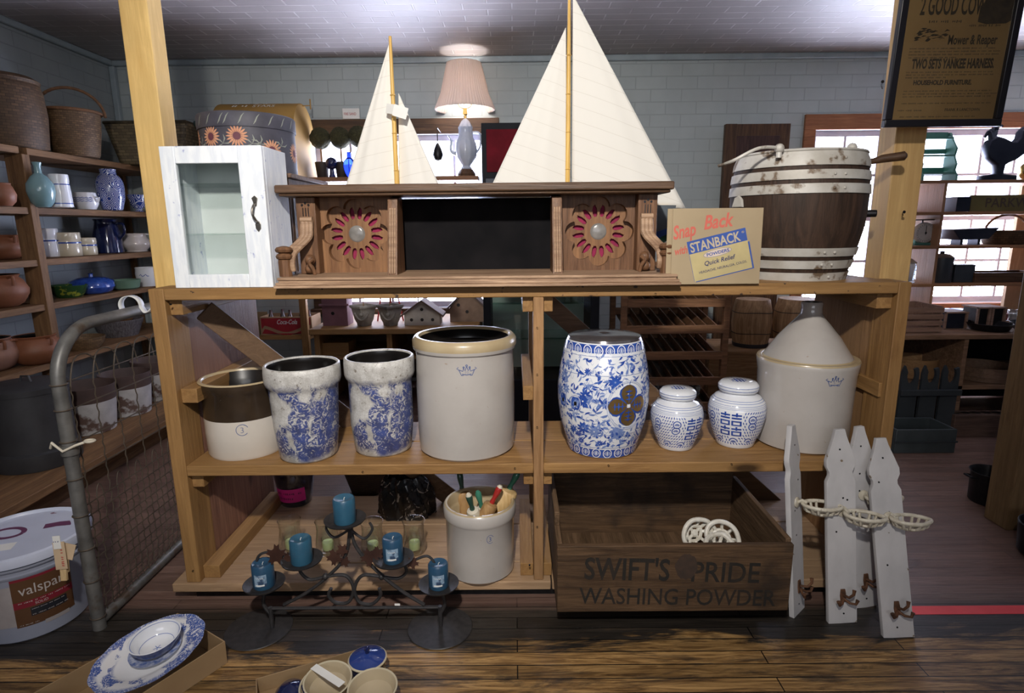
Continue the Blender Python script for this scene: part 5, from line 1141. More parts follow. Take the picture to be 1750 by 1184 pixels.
# ================================================================ LEFT WALL SHELVES
SX = -3.05; LV = (.612, .995, 1.28, 1.607, 1.972)
sw_y, sw_z = shelfwood('y'), shelfwood('z')
t = thing('wall_shelving', 'dark pine shelving along the left wall full of pottery and baskets', 'shelving', (-3.2, 4.0, 0))
for z in LV:
    for (ya, yb) in ((1.9, 3.785), (3.845, 5.40)):
        MB().box(XL+.02, SX, ya, yb, z-.042, z).build('shelf_board', sw_y, t, bevel=.003)
MB().box(-3.15, SX+.012, 3.785, 3.845, .2, LV[4]-.042).build('upright', sw_z, t, bevel=.003)
MB().box(XL+.02, -3.468, 3.785, 3.845, .2, LV[4]-.042).build('upright', sw_z, t)
MB().box(-3.15, SX, 5.36, 5.40, .2, LV[4]-.042).box(XL+.02, XL+.06, 5.36, 5.40, .2, LV[4]-.042).build('upright', sw_z, t)
MB().box(-3.15, SX, 1.86, 1.90, .2, LV[4]).box(XL+.02, XL+.06, 1.86, 1.90, .2, LV[4]).build('upright', sw_z, t)
MB().box(XL+.02, -2.36, 1.9, 5.40, .155, .20).build('base_board', sw_y, t, bevel=.003); MB().box(XL+.02, -2.50, 1.95, 5.35, 0, .155).build('plinth', sw_y, t)

def at_shelf(px, py, z, back=0.0):
    q = PZ(px, py, z); return q
def wl(name, lab, cat, px_l, px_r, yw, px_b, py_b, Zb, H, prof, mats, wall=.008, inn=None, rim=None, group=None, seg=40, sx=1, extra=None, out=0, smin=None):
    """an open pot: prof = [(r 0..1, z 0..1)], radius from its width in the photo at its own distance"""
    cx, cy, R = fit(px_l, px_r, yw, px_b, py_b, Zb)

    t = thing(name, lab, cat, (cx, cy, Zb), 0, group)
    pr = [(a*R, b*H) for a, b in prof]
    o = (lambda z: out(z/H)) if callable(out) else out
    MB().vessel(pr, wall, (lambda z: out((z-0)/H)) if callable(out) else out, rim if rim is not None else 0, inn if inn is not None else 0, T(cx, cy, Zb), seg=seg, sx=sx).build('body', mats, t)
    if extra: extra(t, cx, cy, R, Zb, H)
    return t
def hgt(px, py, cy): return P(px, py, cy).z
wick1 = wicker('brown_wicker', (.17, .095, .045), (.055, .028, .014), .034, .017); wick2 = wicker('tan_wicker', (.24, .14, .065), (.09, .048, .022), .028, .014); wick3 = wicker('grey_wicker', (.26, .20, .11), (.08, .065, .045), .06, .022)
# top shelf
cx, cy, R = fit(-62, 68, 150, 5, 248, 1.973); cx -= .03
t = thing('wicker_hamper', 'tall dark wicker hamper on the top left shelf', 'basket', (cx, cy, 1.973))
MB().vessel([(R*.88, 0), (R*.93, .02), (R, .22), (R*.97, .36), (R*.90, .42)], .012, 0, 0, 0, T(cx, cy, 1.973), seg=56).lathe([(R*.91, .40), (R*.95, .425), (R*.80, .45), (R*.3, .47), (0, .475)], 56, 0, T(cx, cy, 1.973)).build('body', wick1, t)
cx, cy, R = fit(74, 166, 185, 120, 263, 1.973); R *= .93
t = thing('handled_basket', 'brown wicker basket with a tall hooped handle beside the hamper', 'basket', (cx, cy, 1.973)); hb_ = .30
MB().vessel([(R*.74, 0), (R*.80, .02), (R*.93, .18), (R*.98, hb_-.01), (R, hb_)], .010, 0, 0, 0, T(cx, cy, 1.973), seg=56, sy=1.05).build('body', wick2, t)
MB().tube([(cx-R*math.cos(PI*i/20), cy-.10*math.cos(PI*i/20), 1.973+hb_-.02+.185*math.sin(PI*i/20)) for i in range(21)], .010, 8).tube([(cx+R*1.02*math.cos(2*PI*i/36), cy+R*1.07*math.sin(2*PI*i/36), 1.973+hb_) for i in range(36)], .011, 8, 0, True).build('handle', wood((.22, .11, .055), (.14, .07, .035), 'y', knots=False, key='bh'), t)
cy = 4.86
def planter(name, lab, xc, yc, z, lx, ly, h, m_, hm):
    t = thing(name, lab, 'basket', (xc, yc, z))
    m = MB(); k = .78
    def side(a, b, c, d): m.grid(lambda u, v: (Vector(a).lerp(Vector(b), u)).lerp(Vector(c).lerp(Vector(d), u), v), 16, 8)
    B = [(xc+i*lx*k, yc+j*ly*k, z) for i, j in ((-1, -1), (1, -1), (1, 1), (-1, 1))]; Tt = [(xc+i*lx, yc+j*ly, z+h) for i, j in ((-1, -1), (1, -1), (1, 1), (-1, 1))]
    for i in range(4): side(B[i], B[(i+1) % 4], Tt[i], Tt[(i+1) % 4])
    m.add(B, [(0, 1, 2, 3)]); 
    for f in range(len(m.uv)):
        if m.uv[f]: m.uv[f] = [(a*2*lx+b*0, b*h) for a, b in m.uv[f]]
    m.build('body', m_, t, solid=.012)
    m = MB().tube([Tt[0], Tt[1], Tt[2], Tt[3]], .014, 8, 0, True); m.build('rim', m_, t)
    for sgn in (-1, 1):
        e = Vector((xc+sgn*lx, yc, z+h)); MB().tube([(e.x, yc-.05, z+h), (e.x+sgn*.03, yc-.05, z+h-.01), (e.x+sgn*.045, yc, z+h-.03), (e.x+sgn*.03, yc+.05, z+h-.01), (e.x, yc+.05, z+h)], .012, 8).ball((e.x+sgn*.02, yc-.05, z+h+.008), .022, 0, 10).build('handle', hm, t)
    return t
bx = P(250, 285, 4.9)
pa, pb = P(180, 207, 4.85).x, P(320, 215, 4.85).x
planter('planter_basket', 'wide rectangular willow basket with green handles, at the corner end of the top shelf', (pa+pb)/2, 5.0, 1.973, (pb-pa)/2, .17, .31, wick3, pm('green_grey_handle', (.06, .10, .09), rough=.6))
# shelf at 1.607
aq = pm('celadon_glaze', (.22, .37, .40), (.16, .28, .31), scale=6, rough=.2, coat=.4, dirt=((.10, .07, .05), 7, .68, .72))

S2 = 1.6075
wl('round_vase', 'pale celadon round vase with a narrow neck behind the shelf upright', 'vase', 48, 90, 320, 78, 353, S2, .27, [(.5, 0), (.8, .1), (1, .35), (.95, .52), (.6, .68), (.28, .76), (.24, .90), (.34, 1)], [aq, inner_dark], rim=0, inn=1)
def flecks(t, cx, cy, R, z, H):
    m = MB(); wr = cyl_wrap(cx, cy, z, lambda v: R*(1-.12*v/H), .0012); random.seed(int(cx*-100))
    for v in (.12*H, .70*H): m.strip([(2*PI*R*q_/40, v) for q_ in range(41)], .006, wr)
    for i in range(26): u = random.uniform(-R*2, R*2); v = random.uniform(.2*H, .6*H); flower(wr, u, v, .012, 0, 4)
    m.build('blue_flecks', cobalt, t)
wl('utensil_holder', 'white utensil holder with cobalt bands and flecks beside the celadon vase', 'canister', 89, 121, 338, 107, 354, S2, .205, [(.92, 0), (1, .02), (.95, .5), (.88, .74), (.92, .80), (.90, 1)], [china_white, inner_dark], rim=0, inn=1, extra=flecks)
def band_extra(vs, w_=.006, mat_=None):
    def f(t, cx, cy, R, z, H):
        m = MB(); 
        for v in vs: m.lathe([(R*1.008, H*v-w_/2), (R*1.014, H*v), (R*1.008, H*v+w_/2)], 40, 0, T(cx, cy, z))
        m.build('blue_band', mat_ or cobalt, t)
    return f
def squig(t, cx, cy, R, z, H):
    m = MB(); wr = cyl_wrap(cx, cy, z, lambda v: R*.985, .002, -PI/2+.35)
    for r in range(3): m.strip([(R*(q_/9-1)*.8, H*(.50+.10*r)+.003*math.sin(q_*1.9+r)) for q_ in range(19)], .004, wr)
    m.build('blue_writing', cobalt, t)
    for s in (-1, 1): MB().tube([(cx+s*R*.9, cy, z+H*.75), (cx+s*R*1.25, cy, z+H*.72), (cx+s*R*1.1, cy, z+H*.45)], .006, 8).build('handle', china_white, t)
wl('small_tureen', 'squat white bowl with small blue decoration and side handles', 'bowl', 127, 166, 345, 147, 358, S2, .12, [(.6, 0), (.72, .03), (.98, .35), (1, .6), (.86, .88), (.84, 1)], [china_white], extra=squig)
paisley, nt, b = _new('blue_paisley'); setin(b, Roughness=.12); b.inputs['Coat Weight'].default_value = .5
o_ = coords(nt, (1, 1, 1)); vo = N(nt, 'ShaderNodeTexVoronoi'); vo.inputs['Scale'].default_value = 17; nt.links.new(o_, vo.inputs['Vector'])
rings = math_(nt, 'LESS_THAN', math_(nt, 'FRACT', math_(nt, 'MULTIPLY', vo.outputs['Distance'], 7.0)), .62); nt.links.new(mix(nt, rings, (.50, .54, .66), (.018, .045, .24)), b.inputs['Base Color'])
wl('ginger_jar', 'tall blue and white jar with swirling flowers on the left wall shelf', 'jar', 166, 209, 318, 188, 359, S2, .30, [(.62, 0), (.72, .02), (.95, .3), (1, .55), (.96, .72), (.74, .84), (.58, .88), (.56, .96), (.60, 1)], [paisley, inner_dark], inn=1)
wl('footed_cup', 'small blue and white footed cup beside the yellow post', 'cup', 220, 250, 342, 238, 361, S2, .13, [(.45, 0), (.5, .04), (.30, .1), (.72, .35), (.86, .7), (1, 1)], [paisley, china_white], inn=1)
wl('terracotta_jar', 'small terracotta jar at the far left of the second shelf', 'jar', -22, 22, 325, 2, 351, S2, .13, [(.6, 0), (.9, .2), (1, .5), (.8, .85), (.7, .95), (.74, 1)], [terracotta, inner_dark], inn=1)
# shelf at 1.28
S3 = 1.2805
stp = [(.97, 0), (1, .02), (1, .42), (.97, .46), (.98, .62), (.95, .68), (1.0, .72), (1, .97), (.97, 1)]
creamw = pm('cream_canister', (.62, .56, .44), (.56, .50, .38), rough=.2, coat=.5)
for (a, b_, yw, xb, yb, H, lab, wm_) in ((33, 55, 410, 45, 441, .185, 'white blue-banded canister half hidden behind the upright', china_white), (69, 99, 415, 86, 439, .195, 'tallest white canister with a blue band, right of the upright', china_white), (97, 136, 420, 118, 438, .165, 'medium cream canister with a blue band', creamw), (135, 164, 425, 150, 436, .125, 'smallest cream canister with a blue band', creamw)):
    wl('banded_canister', lab, 'canister', a, b_, yw, xb, yb, S3, H, stp, [wm_, inner_dark], inn=1, extra=band_extra((.575,), .010), group='blue-banded canisters')
def pitchx(t, cx, cy, R, z, H): MB().tube(spl([(cx+R*.8, cy, z+H*.88), (cx+R*1.45, cy-.02, z+H*.86), (cx+R*1.5, cy-.02, z+H*.62), (cx+R*.95, cy, z+H*.42)], 6), .010, 10).build('handle', dkb, t)
wl('enamel_pitcher', 'dark navy enamel pitcher with a loop handle on the third shelf', 'pitcher', 160, 205, 400, 184, 433, S3, .265, [(.95, 0), (1, .02), (.95, .5), (.75, .85), (.72, .94), (.80, 1)], [dkb], extra=pitchx)
def rosy(t, cx, cy, R, z, H):
    m = MB(); wr = cyl_wrap(cx, cy, z, lambda v: R*.97+.004, .001, -PI/2+.5); random.seed(9)
    for i in range(9): flower(wr, random.uniform(-.05, .06), random.uniform(.25, .55)*H, .009, 0, 5)
    m.build('red_flowers', pm('rust_flowers', (.35, .07, .04), rough=.4), t)
    MB().tube(spl([(cx+R*.8, cy, z+H*.95), (cx+R*1.2, cy, z+H*.92), (cx+R*1.15, cy, z+H*.6)], 5), .006, 8).build('handle', china_white, t)
wl('floral_sugar_bowl', 'pinkish white round pot with rust coloured flowers near the yellow post', 'jar', 209, 254, 405, 232, 431, S3, .15, [(.7, 0), (.75, .03), (.66, .07), (.98, .35), (1, .5), (.75, .8), (.72, .88), (.78, 1)], [pm('pinkish_china', (.66, .60, .57), rough=.15, coat=.5), inner_dark], inn=1, extra=rosy)
def lugs(t, cx, cy, R, z, H):
    for s in (-.6, .9): MB().tube(spl([(cx+R*.72*math.cos(s-1.2), cy+R*.72*math.sin(s-1.2), z+H*.93), (cx+R*1.0*math.cos(s-1.2), cy+R*1.0*math.sin(s-1.2), z+H*.95), (cx+R*.98*math.cos(s-1.2), cy+R*.98*math.sin(s-1.2), z+H*.7)], 5), .009, 8).build('lug_handle', terracotta, t)
pot = [(.55, 0), (.78, .12), (.98, .4), (1, .55), (.85, .82), (.72, .92), (.78, 1)]
wl('terracotta_jar', 'wide terracotta jar on the third shelf left of the upright', 'jar', -34, 38, 420, 5, 445, S3, .155, pot, [terracotta, inner_dark], inn=1, extra=lugs)
S4 = .9955
wl('terracotta_jar', 'terracotta jar with handles directly under the third shelf at far left', 'jar', -52, 40, 500, 0, 531, S4, .20, pot, [terracotta, inner_dark], inn=1, extra=lugs)
S5 = .6125
wl('terracotta_jar', 'dusty terracotta jar at the far left of the lowest shelf', 'jar', -62, 26, 612, -10, 643, S5, .20, pot, [pm('dusty_terracotta', (.30, .15, .10), (.22, .12, .09), rough=.7), inner_dark], inn=1, extra=lugs)
wl('terracotta_jar', 'broad orange terracotta jar next to the dusty one, by the upright', 'jar', 22, 101, 590, 60, 629, S5, .185, pot, [terracotta, inner_dark], inn=1, extra=lugs)
def knob(t, cx, cy, R, z, H): 
    MB().lathe([(R*1.0, H), (R*.95, H+.012), (R*.6, H+.035), (R*.1, H+.042), (R*.08, H+.06), (R*.15, H+.065), (0, H+.07)], 36, 0, T(cx, cy, z)).build('lid', cobalt, t)
wl('cobalt_casserole', 'shiny cobalt blue covered casserole dish on the fourth shelf', 'casserole', 124, 191, 488, 160, 505, S4, .085, [(.6, 0), (.85, .2), (1, .6), (.97, 1)], [cobalt], extra=knob)
wl('green_bowl', 'dark green dish painted with yellow leaves beside the casserole', 'bowl', 88, 146, 495, 112, 511, S4, .085, [(.6, 0), (.8, .3), (1, 1)], [pm('dark_green_leaf', (.02, .06, .02), (.25, .27, .03), scale=14, rough=.25, lo=.58, hi=.62)])
wl('green_bowl', 'plain sage green bowl right of the cobalt casserole', 'bowl', 187, 238, 482, 212, 497, S4, .075, [(.65, 0), (.85, .2), (.97, .9), (1, 1)], [pm('sage_green', (.14, .24, .17), rough=.4)])
wl('small_crock', 'white eared crock with a blue mark on the fourth shelf by the post', 'crock', 233, 270, 465, 252, 490, S4, .155, [(.85, 0), (.9, .04), (1, .7), (.95, .92), (1, 1)], [china_white], extra=lambda t, cx, cy, R, z, H: MB().strip([(-.03+.012*q_, H*.6+.010*math.sin(q_*2)) for q_ in range(7)], .005, cyl_wrap(cx, cy, z, lambda v: R, .002, -PI/2+.2)).build('blue_mark', cobalt, t))
# lowest shelf, right bay
wl('woven_bowl', 'small coiled basket with a price sticker on the lowest left shelf', 'basket', 108, 175, 580, 143, 602, S5, .085, [(.7, 0), (.92, .5), (1, 1)], [wick2])
cx, cy, R = fit(150, 225, 560, 190, 580, S5)
t = thing('wire_basket', 'dark twiggy nest basket holding brown gourds', 'basket', (-3.25, 4.75, S5)); m = MB(); random.seed(4); cxx, cyy = -3.25, 4.75
MB().vessel([(.13, 0), (.17, .10), (.18, .13)], .02, 0, 0, 0, T(cxx, cyy, S5)).build('body', pm('twigs', (.06, .05, .055), (.13, .12, .13), scale=90, stretch=(1, 1, .3), rough=.8, bmp=.6), t)
for i, (dx, dy, r) in enumerate(((-.02, -.08, .06), (.04, .03, .055), (-.03, .09, .05))): tag(MB().ball((cxx+dx, cyy+dy, S5+.14), r, 0, 20, squash=.8).build('gourd', pm('gourd_skin', (.16, .08, .035), (.10, .05, .022), rough=.35), at=(cxx+dx, cyy+dy, S5+.14)), ['front brown gourd in the twiggy nest basket', 'middle brown gourd in the twiggy nest basket', 'rear brown gourd in the twiggy nest basket'][i], 'gourd', 'gourds in the nest basket')
# on the base board
t = thing('metal_can', 'big dark grey metal can with a flat lid on the base board', 'can', (-2.62, 3.12, .2005)); cx, cy = -2.66, 3.08
gm = pm('dull_grey_metal', (.055, .055, .06), (.04, .04, .045), rough=.55, metal=.3)
MB().lathe([(0, 0), (.195, 0), (.20, .01), (.20, .09), (.183, .10), (.183, .42)], 56, 0, T(cx, cy, .2005)).build('body', gm, t)
l = MB().lathe([(.188, .41), (.190, .44), (.17, .452), (.03, .460), (0, .46)], 56, 0, T(cx, cy, .2005)).build('lid', gm, t); MB().tube([(cx-.03, cy, .655), (cx-.02, cy, .69), (cx+.02, cy, .69), (cx+.03, cy, .655)], .006, 8).build('handle', gm, l)
wob = pm('worn_white_over_rust', (.50, .49, .50), (.34, .33, .34), scale=7, rough=.6, dirt=((.10, .06, .05), 9, .54, .60))
rust_top = pm('dark_rust_band', (.075, .045, .04), (.05, .03, .03), rough=.7)
for (px, py, X_, R, H, lab) in ((125, 762, -2.72, .17, .30, 'left rust-topped white bucket on the base board beside the grey can'), (178, 745, -2.70, .16, .29, 'middle rust-topped white bucket seen through the wire gate'), (232, 728, -2.9, .155, .30, 'furthest rust-topped white bucket seen through the wire gate')):
    cx, cy = {125: (-2.74, 3.60), 178: (-2.72, 3.96), 232: (-2.74, 4.33)}[px]
    t = thing('painted_bucket', lab, 'bucket', (cx, cy, .2005), group='rusty white buckets')
    MB().vessel([(R*.80, 0), (R*.83, .005), (R*.95, H*.68), (R*.96, H*.70), (R, H)], .006, lambda z, H=H: 1 if z > H*.69 else 0, 1, 1, T(cx, cy, .2005), seg=44).build('body', [wob, rust_top], t)
q_ = PZ(270, 785, .12); o = MB().box(-2.42, -2.20, 4.10, 4.45, 0, .15).build('cardboard_carton', cardboard, at=(-2.31, 4.27, 0), bevel=.003); tag(o, 'small tan carton on the floor behind the wire gate', 'carton')

# ================================================================ BEHIND THE RACK, LEFT AND CENTRE
t = thing('corner_shelf', 'plain pine shelf on the back wall carrying the red drink crate', 'shelf', (-2.2, 5.3, 0)); 
MB().box(-2.95, -1.80, 5.08, 5.42, .50, .54).build('shelf_board', pine('x'), t, bevel=.003); MB().box(-1.86, -1.80, 5.03, 5.08, 0, 1.2).build('upright', pine('z'), t, bevel=.003); MB().box(-2.95, -2.89, 5.03, 5.08, 0, 1.2).build('upright', pine('z'), t, bevel=.003)
# red crate
a = P(445, 560, 5.10); b_ = P(533, 556, 5.10)
t = thing('drink_crate', 'low red and tan soft drink crate of bottles on the corner shelf', 'crate', ((a.x+b_.x)/2, 5.22, .541))
kr = pm('crate_tan', (.42, .27, .15), rough=.7); rd = pm('crate_red', (.42, .02, .03), (.34, .015, .025), rough=.6)
MB().box(a.x, b_.x, 5.10, 5.11, .541, .70).box(a.x, b_.x, 5.34, 5.35, .541, .70).box(a.x, a.x+.01, 5.11, 5.34, .541, .70).box(b_.x-.01, b_.x, 5.11, 5.34, .541, .70).box(a.x+.01, b_.x-.01, 5.11, 5.34, .541, .55).build('tray', kr, t)
W_ = b_.x-a.x; M = upright(a.x, 5.0985, .541)
wave = [(.012, .050)]+[(.012+(W_-.024)*i/16, .055+.030*math.cos(2*PI*i/16)) for i in range(1, 17)]
MB().prism([wave+[(W_-.012, .148), (.012, .148)]], .001, M, 0).prism([[(.012, .012), (W_-.012, .012), (W_-.012, .040)]+[(.012+(W_-.024)*i/16, .025+.030*math.cos(2*PI*i/16)) for i in range(15, 0, -1)]], .001, M, 0).build('red_panel', rd, t, smooth=False)
MB().text('Coca-Cola', .058, M @ T(W_*.32, .095, .001), 0, shear=.35, sx=.72, off=.0006).build('white_script', paper_white, t, smooth=False)
for i in range(5):
    x = a.x+.07+i*.085; tag(MB().lathe([(0, 0), (.028, 0), (.03, .01), (.03, .12), (.012, .17), (.012, .20), (0, .20)], 16, 0, T(x, 5.18+.05*(i % 2), .552)).build('glass_bottle', pm('murky_bottle', (.10, .05, .05), (.05, .08, .07), rough=.08, coat=1), at=(x, 5.18, .552)), ['first bottle from the left in the red drink crate', 'second bottle from the left in the red drink crate', 'middle bottle in the red drink crate', 'fourth bottle from the left in the red drink crate', 'last bottle on the right in the red drink crate'][i], 'bottle', 'bottles in the red crate')
a = P(402, 562, 5.10); b_ = P(443, 560, 5.10)
t = thing('carton', 'small open tan carton of white bottles left of the red crate', 'carton', ((a.x+b_.x)/2, 5.2, .541))
MB().box(a.x, b_.x, 5.10, 5.104, .541, .655).box(a.x, b_.x, 5.296, 5.30, .541, .72).box(a.x, a.x+.004, 5.104, 5.296, .541, .66).box(b_.x-.004, b_.x, 5.104, 5.296, .541, .66).build('box', cardboard, t)
for i in range(6):
    x = a.x+.035+.055*(i % 3); y = 5.14+.06*(i//3)
    tag(MB().lathe([(0, 0), (.022, 0), (.022, .09), (.008, .12), (.008, .145), (0, .15)], 14, 0, T(x, y, .542)).build('white_bottle', paper_white, at=(x, y, .542)), '%s-row %s white bottle in the open tan carton' % (('front', 'back')[i//3], ('left', 'middle', 'right')[i % 3]), 'bottle', 'white bottles in the carton')
# display table in front of the window
a = P(527, 565, 4.55); b_ = P(760, 565, 4.55); tz = P(640, 562, 4.55).z
t = thing('display_table', 'pine display table under the window with birdhouses and urns on it', 'table', (-1.0, 4.7, 0))
MB().box(a.x, -.29, 4.55, 5.35, tz-.045, tz).build('table_top', pine('x'), t, bevel=.006)
for x in (a.x+.02, a.x+.60, -.34): MB().box(x, x+.045, 4.60, 5.30, 0, tz-.045).build('end_panel', pine('z'), t, bevel=.006)
MB().box(a.x+.065, -.34, 4.62, 5.28, tz-.26, tz-.235).build('under_shelf', pine('x'), t)
MB().box(a.x+.065, -.34, 5.26, 5.29, .1, tz-.05).build('back_panel', darkwood('x'), t)
for (px0, px1, lab) in ((548, 598, 'pale wooden box on the shelf under the display table'),):
    q0, q1 = P(px0, 590, 4.7), P(px1, 590, 4.7); tag(MB().box(q0.x, q1.x, 4.66, 4.9, tz-.2345, tz-.13).build('wooden_box', pine('x'), at=((q0.x+q1.x)/2, 4.8, tz-.2345), bevel=.003), lab, 'box')
def bh(name, lab, px0, px1, pyt, Y, dpt, m_, roofm, holes, gable=False, ov=.02):
    a, b_ = P(px0, 560, Y), P(px1, 560, Y); H = P(px0, pyt, Y).z-tz; W_ = b_.x-a.x
    t = thing(name, lab, 'birdhouse', ((a.x+b_.x)/2, Y+dpt/2, tz+.001)); M = T(a.x, Y+dpt/2, tz+.001) @ Matrix.Rotation(PI/2, 4, 'X')
    if gable: out = [(0, 0), (W_, 0), (W_, H*.42), (W_/2, H*.92), (0, H*.42)]
    else: out = [(0, 0), (W_, 0), (W_, H*.95), (0, H*.95)]
    MB().prism([out], dpt, M, 0, bevel=.002).build('walls', m_, t)
    if gable:
        for s, (p0, p1) in (('l', ((-ov*1.5, H*.40), (W_/2, H*.99))), ('r', ((W_/2, H*.99), (W_+ov*1.5, H*.40)))): MB().prism([[p0, p1, (p1[0], p1[1]-.018), (p0[0], p0[1]-.018)]], dpt+.05, M, 0).build('roof_panel', roofm, t)
    else: MB().box(a.x-ov, b_.x+ov, Y-ov, Y+dpt+ov, tz+H*.95, tz+H).box(a.x-ov, b_.x+ov, Y-ov, Y+.001, tz+H*.45, tz+H*.49).build('roof_panel', roofm, t)
    m = MB()
    for i, (u, v, r) in enumerate(holes):
        hh = MB().lathe([(0, .002), (r, .002), (r, 0), (0, 0)], 20, 0, upright(a.x+u*W_, Y-.0025, tz+v*H)).build('entrance_hole', inner_dark, t)
    return t
mauve = pm('mauve_paint', (.22, .10, .12), (.17, .075, .09), rough=.7, scale=10)
bh('birdhouse', 'tall mauve two-storey birdhouse at the left of the display table', 553, 595, 480, 4.72, .16, mauve, mauve, ((.42, .28, .014), (.45, .72, .014)))
bh('birdhouse', 'long low white birdhouse with three holes and a steep brown roof', 692, 752, 512, 4.70, .16, pm('weathered_white', (.44, .40, .35), (.34, .30, .26), rough=.8), pm('brown_roof', (.14, .09, .07), rough=.8), ((.2, .22, .013), (.5, .22, .013), (.8, .22, .013), (.5, .62, .013)), True)
bh('birdhouse', 'brown barn-like birdhouse behind the rim of the tall crock', 770, 828, 492, 4.86, .2, pm('bark_brown', (.20, .13, .09), (.12, .075, .05), rough=.8), pm('slate_roof', (.10, .07, .065), rough=.8), ((.25, .5, .014), (.5, .3, .014)), True)
conc = pm('cast_stone', (.26, .24, .215), (.19, .17, .15), scale=30, rough=.85, bmp=.3)
for (px, lab) in ((622, 'left grey stone urn with swags on the display table'), (667, 'right grey stone urn with swags on the display table')):
    q_ = P(px, 560, 4.70); cx, cy = q_.x, 4.72
    t = thing('garden_urn', lab, 'urn', (cx, cy, tz+.001), group='stone urns')
    MB().vessel([(.060, 0), (.062, .02), (.078, .05), (.095, .12), (.10, .14), (.115, .15), (.115, .165)], .012, 0, 0, 0, T(cx, cy, tz+.001), seg=4).build('body', conc, t, bevel=.008)
    m = MB(); m.tube(spl([(cx-.055, cy-.075, tz+.115), (cx-.03, cy-.075, tz+.07), (cx, cy-.073, tz+.055), (cx+.03, cy-.075, tz+.07), (cx+.055, cy-.075, tz+.115)], 5), .008, 8); m.ball((cx, cy-.080, tz+.100), .018, 0, 12); m.build('swag_relief', conc, t)
    MB().tube([(cx, cy, tz+.1), (cx+.003, cy, tz+.30)], .004, 6).build('stem', oldwood('z'), t); MB().ball((cx, cy, tz+.105), .055, 0, 14, squash=.4).build('soil', inner_dark, t)
a = P(665, 500, 4.95); t = thing('red_plant_stand', 'thin red metal stand silhouetted in the window behind the urns', 'stand', (a.x, 4.95, tz)); m = MB()
for s in (-1, 1): m.tube([(a.x+s*.11, 4.95, tz+.001), (a.x+s*.06, 4.95, tz+.28)], .007, 6)
m.tube([(a.x, 5.02, tz+.001), (a.x, 4.98, tz+.28)], .007, 6); m.tube([(a.x+.07*math.cos(k), 4.96+.05*math.sin(k), tz+.28) for k in [2*PI*i/16 for i in range(16)]], .006, 6, 0, True); m.build('frame', pm('red_metal', (.45, .03, .03), rough=.4), t)
MB().vessel([(.03, .20), (.05, .22), (.055, .30)], .004, 0, 0, 0, T(a.x, 4.97, tz), floor=.005).build('pot', black, t)
a = P(697, 508, 4.9); tag(MB().vessel([(.03, 0), (.07, .015), (.09, .035), (.105, .05)], .003, 0, 0, 0, T(a.x+.06, 5.05, tz+.215), seg=40, floor=.005).tube([(a.x+.06, 5.05, tz), (a.x+.06, 5.05, tz+.22)], .006, 8).lathe([(0, 0), (.05, 0), (.05, .004), (0, .006)], 24, 0, T(a.x+.06, 5.05, tz)).build('silver_compote', M_steel, at=(a.x+.06, 5.05, tz)), 'shiny silver compote dish above the white birdhouse', 'dish')
# glazed display case behind the upright
a = P(838, 505, 4.0); b_ = P(1010, 505, 4.0)
t = thing('glazed_case', 'low black-framed glass case with grey-green panes behind the tall crock', 'display case', ((a.x+b_.x)/2, 4.2, 0))
blk = pm('black_frame', (.015, .016, .02), rough=.7, spec=.2)
gp = pm('grey_green_lining', (.55, .59, .56), (.46, .50, .475), rough=.45, coat=.3, scale=2)
MB().box(a.x-.05, a.x, 4.0, 4.5, 0, 1.28).box(b_.x, b_.x+.06, 4.0, 4.5, 0, 1.28).box(a.x, b_.x, 4.0, 4.5, 1.24, 1.28).box(a.x, b_.x, 4.0, 4.5, .0, .40).build('frame', blk, t, bevel=.004)
MB().box(a.x, b_.x, 4.40, 4.42, .40, 1.24).build('back_lining', gp, t)
for z in (.68, .93): MB().box(a.x, b_.x, 4.05, 4.39, z, z+.012).build('glass_shelf', glass('case_shelf_%d' % int(z*100), (.6, .75, .7), 1.5), t)
MB().box(a.x, b_.x, 4.012, 4.018, .40, 1.24).build('glass_pane', glass('case_pane', (.88, .92, .90), .8), t)
for i, px in enumerate((955, 985)):
    q_ = P(px, 560, 4.25); tag(MB().lathe([(0, 0), (.05, 0), (.03, .12), (.012, .2), (0, .2)], 24, 0, T(q_.x, 4.25, .943)).build('glass_cone', glass('frosted_%d' % i, (.75, .8, .78), 1.5, .2), at=(q_.x, 4.25, .943)), ('left', 'right')[i]+' pale cone-shaped glass inside the glazed case', 'glassware')
# tall cabinet with red panels by the window
a = P(822, 210, 4.95); b_ = P(905, 210, 4.95)
t = thing('tall_cabinet', 'tall dark cabinet with deep red upper panel between the two sailboats', 'cabinet', ((a.x+b_.x)/2, 5.2, 0))
MB().box(a.x, b_.x, 4.95, 5.40, 0, a.z).build('case', blk, t, bevel=.004)
MB().box(a.x+.04, b_.x-.04, 4.94, 4.95, a.z-.38, a.z-.05).build('red_panel', pm('oxblood', (.16, .012, .02), (.11, .01, .015), rough=.85, spec=.1), t, bevel=.004)
MB().box(a.x+.03, b_.x-.03, 4.94, 4.95, a.z-.85, a.z-.43).build('grey_panel', pm('blue_grey_panel', (.12, .13, .15), rough=.8, spec=.2), t, bevel=.006)
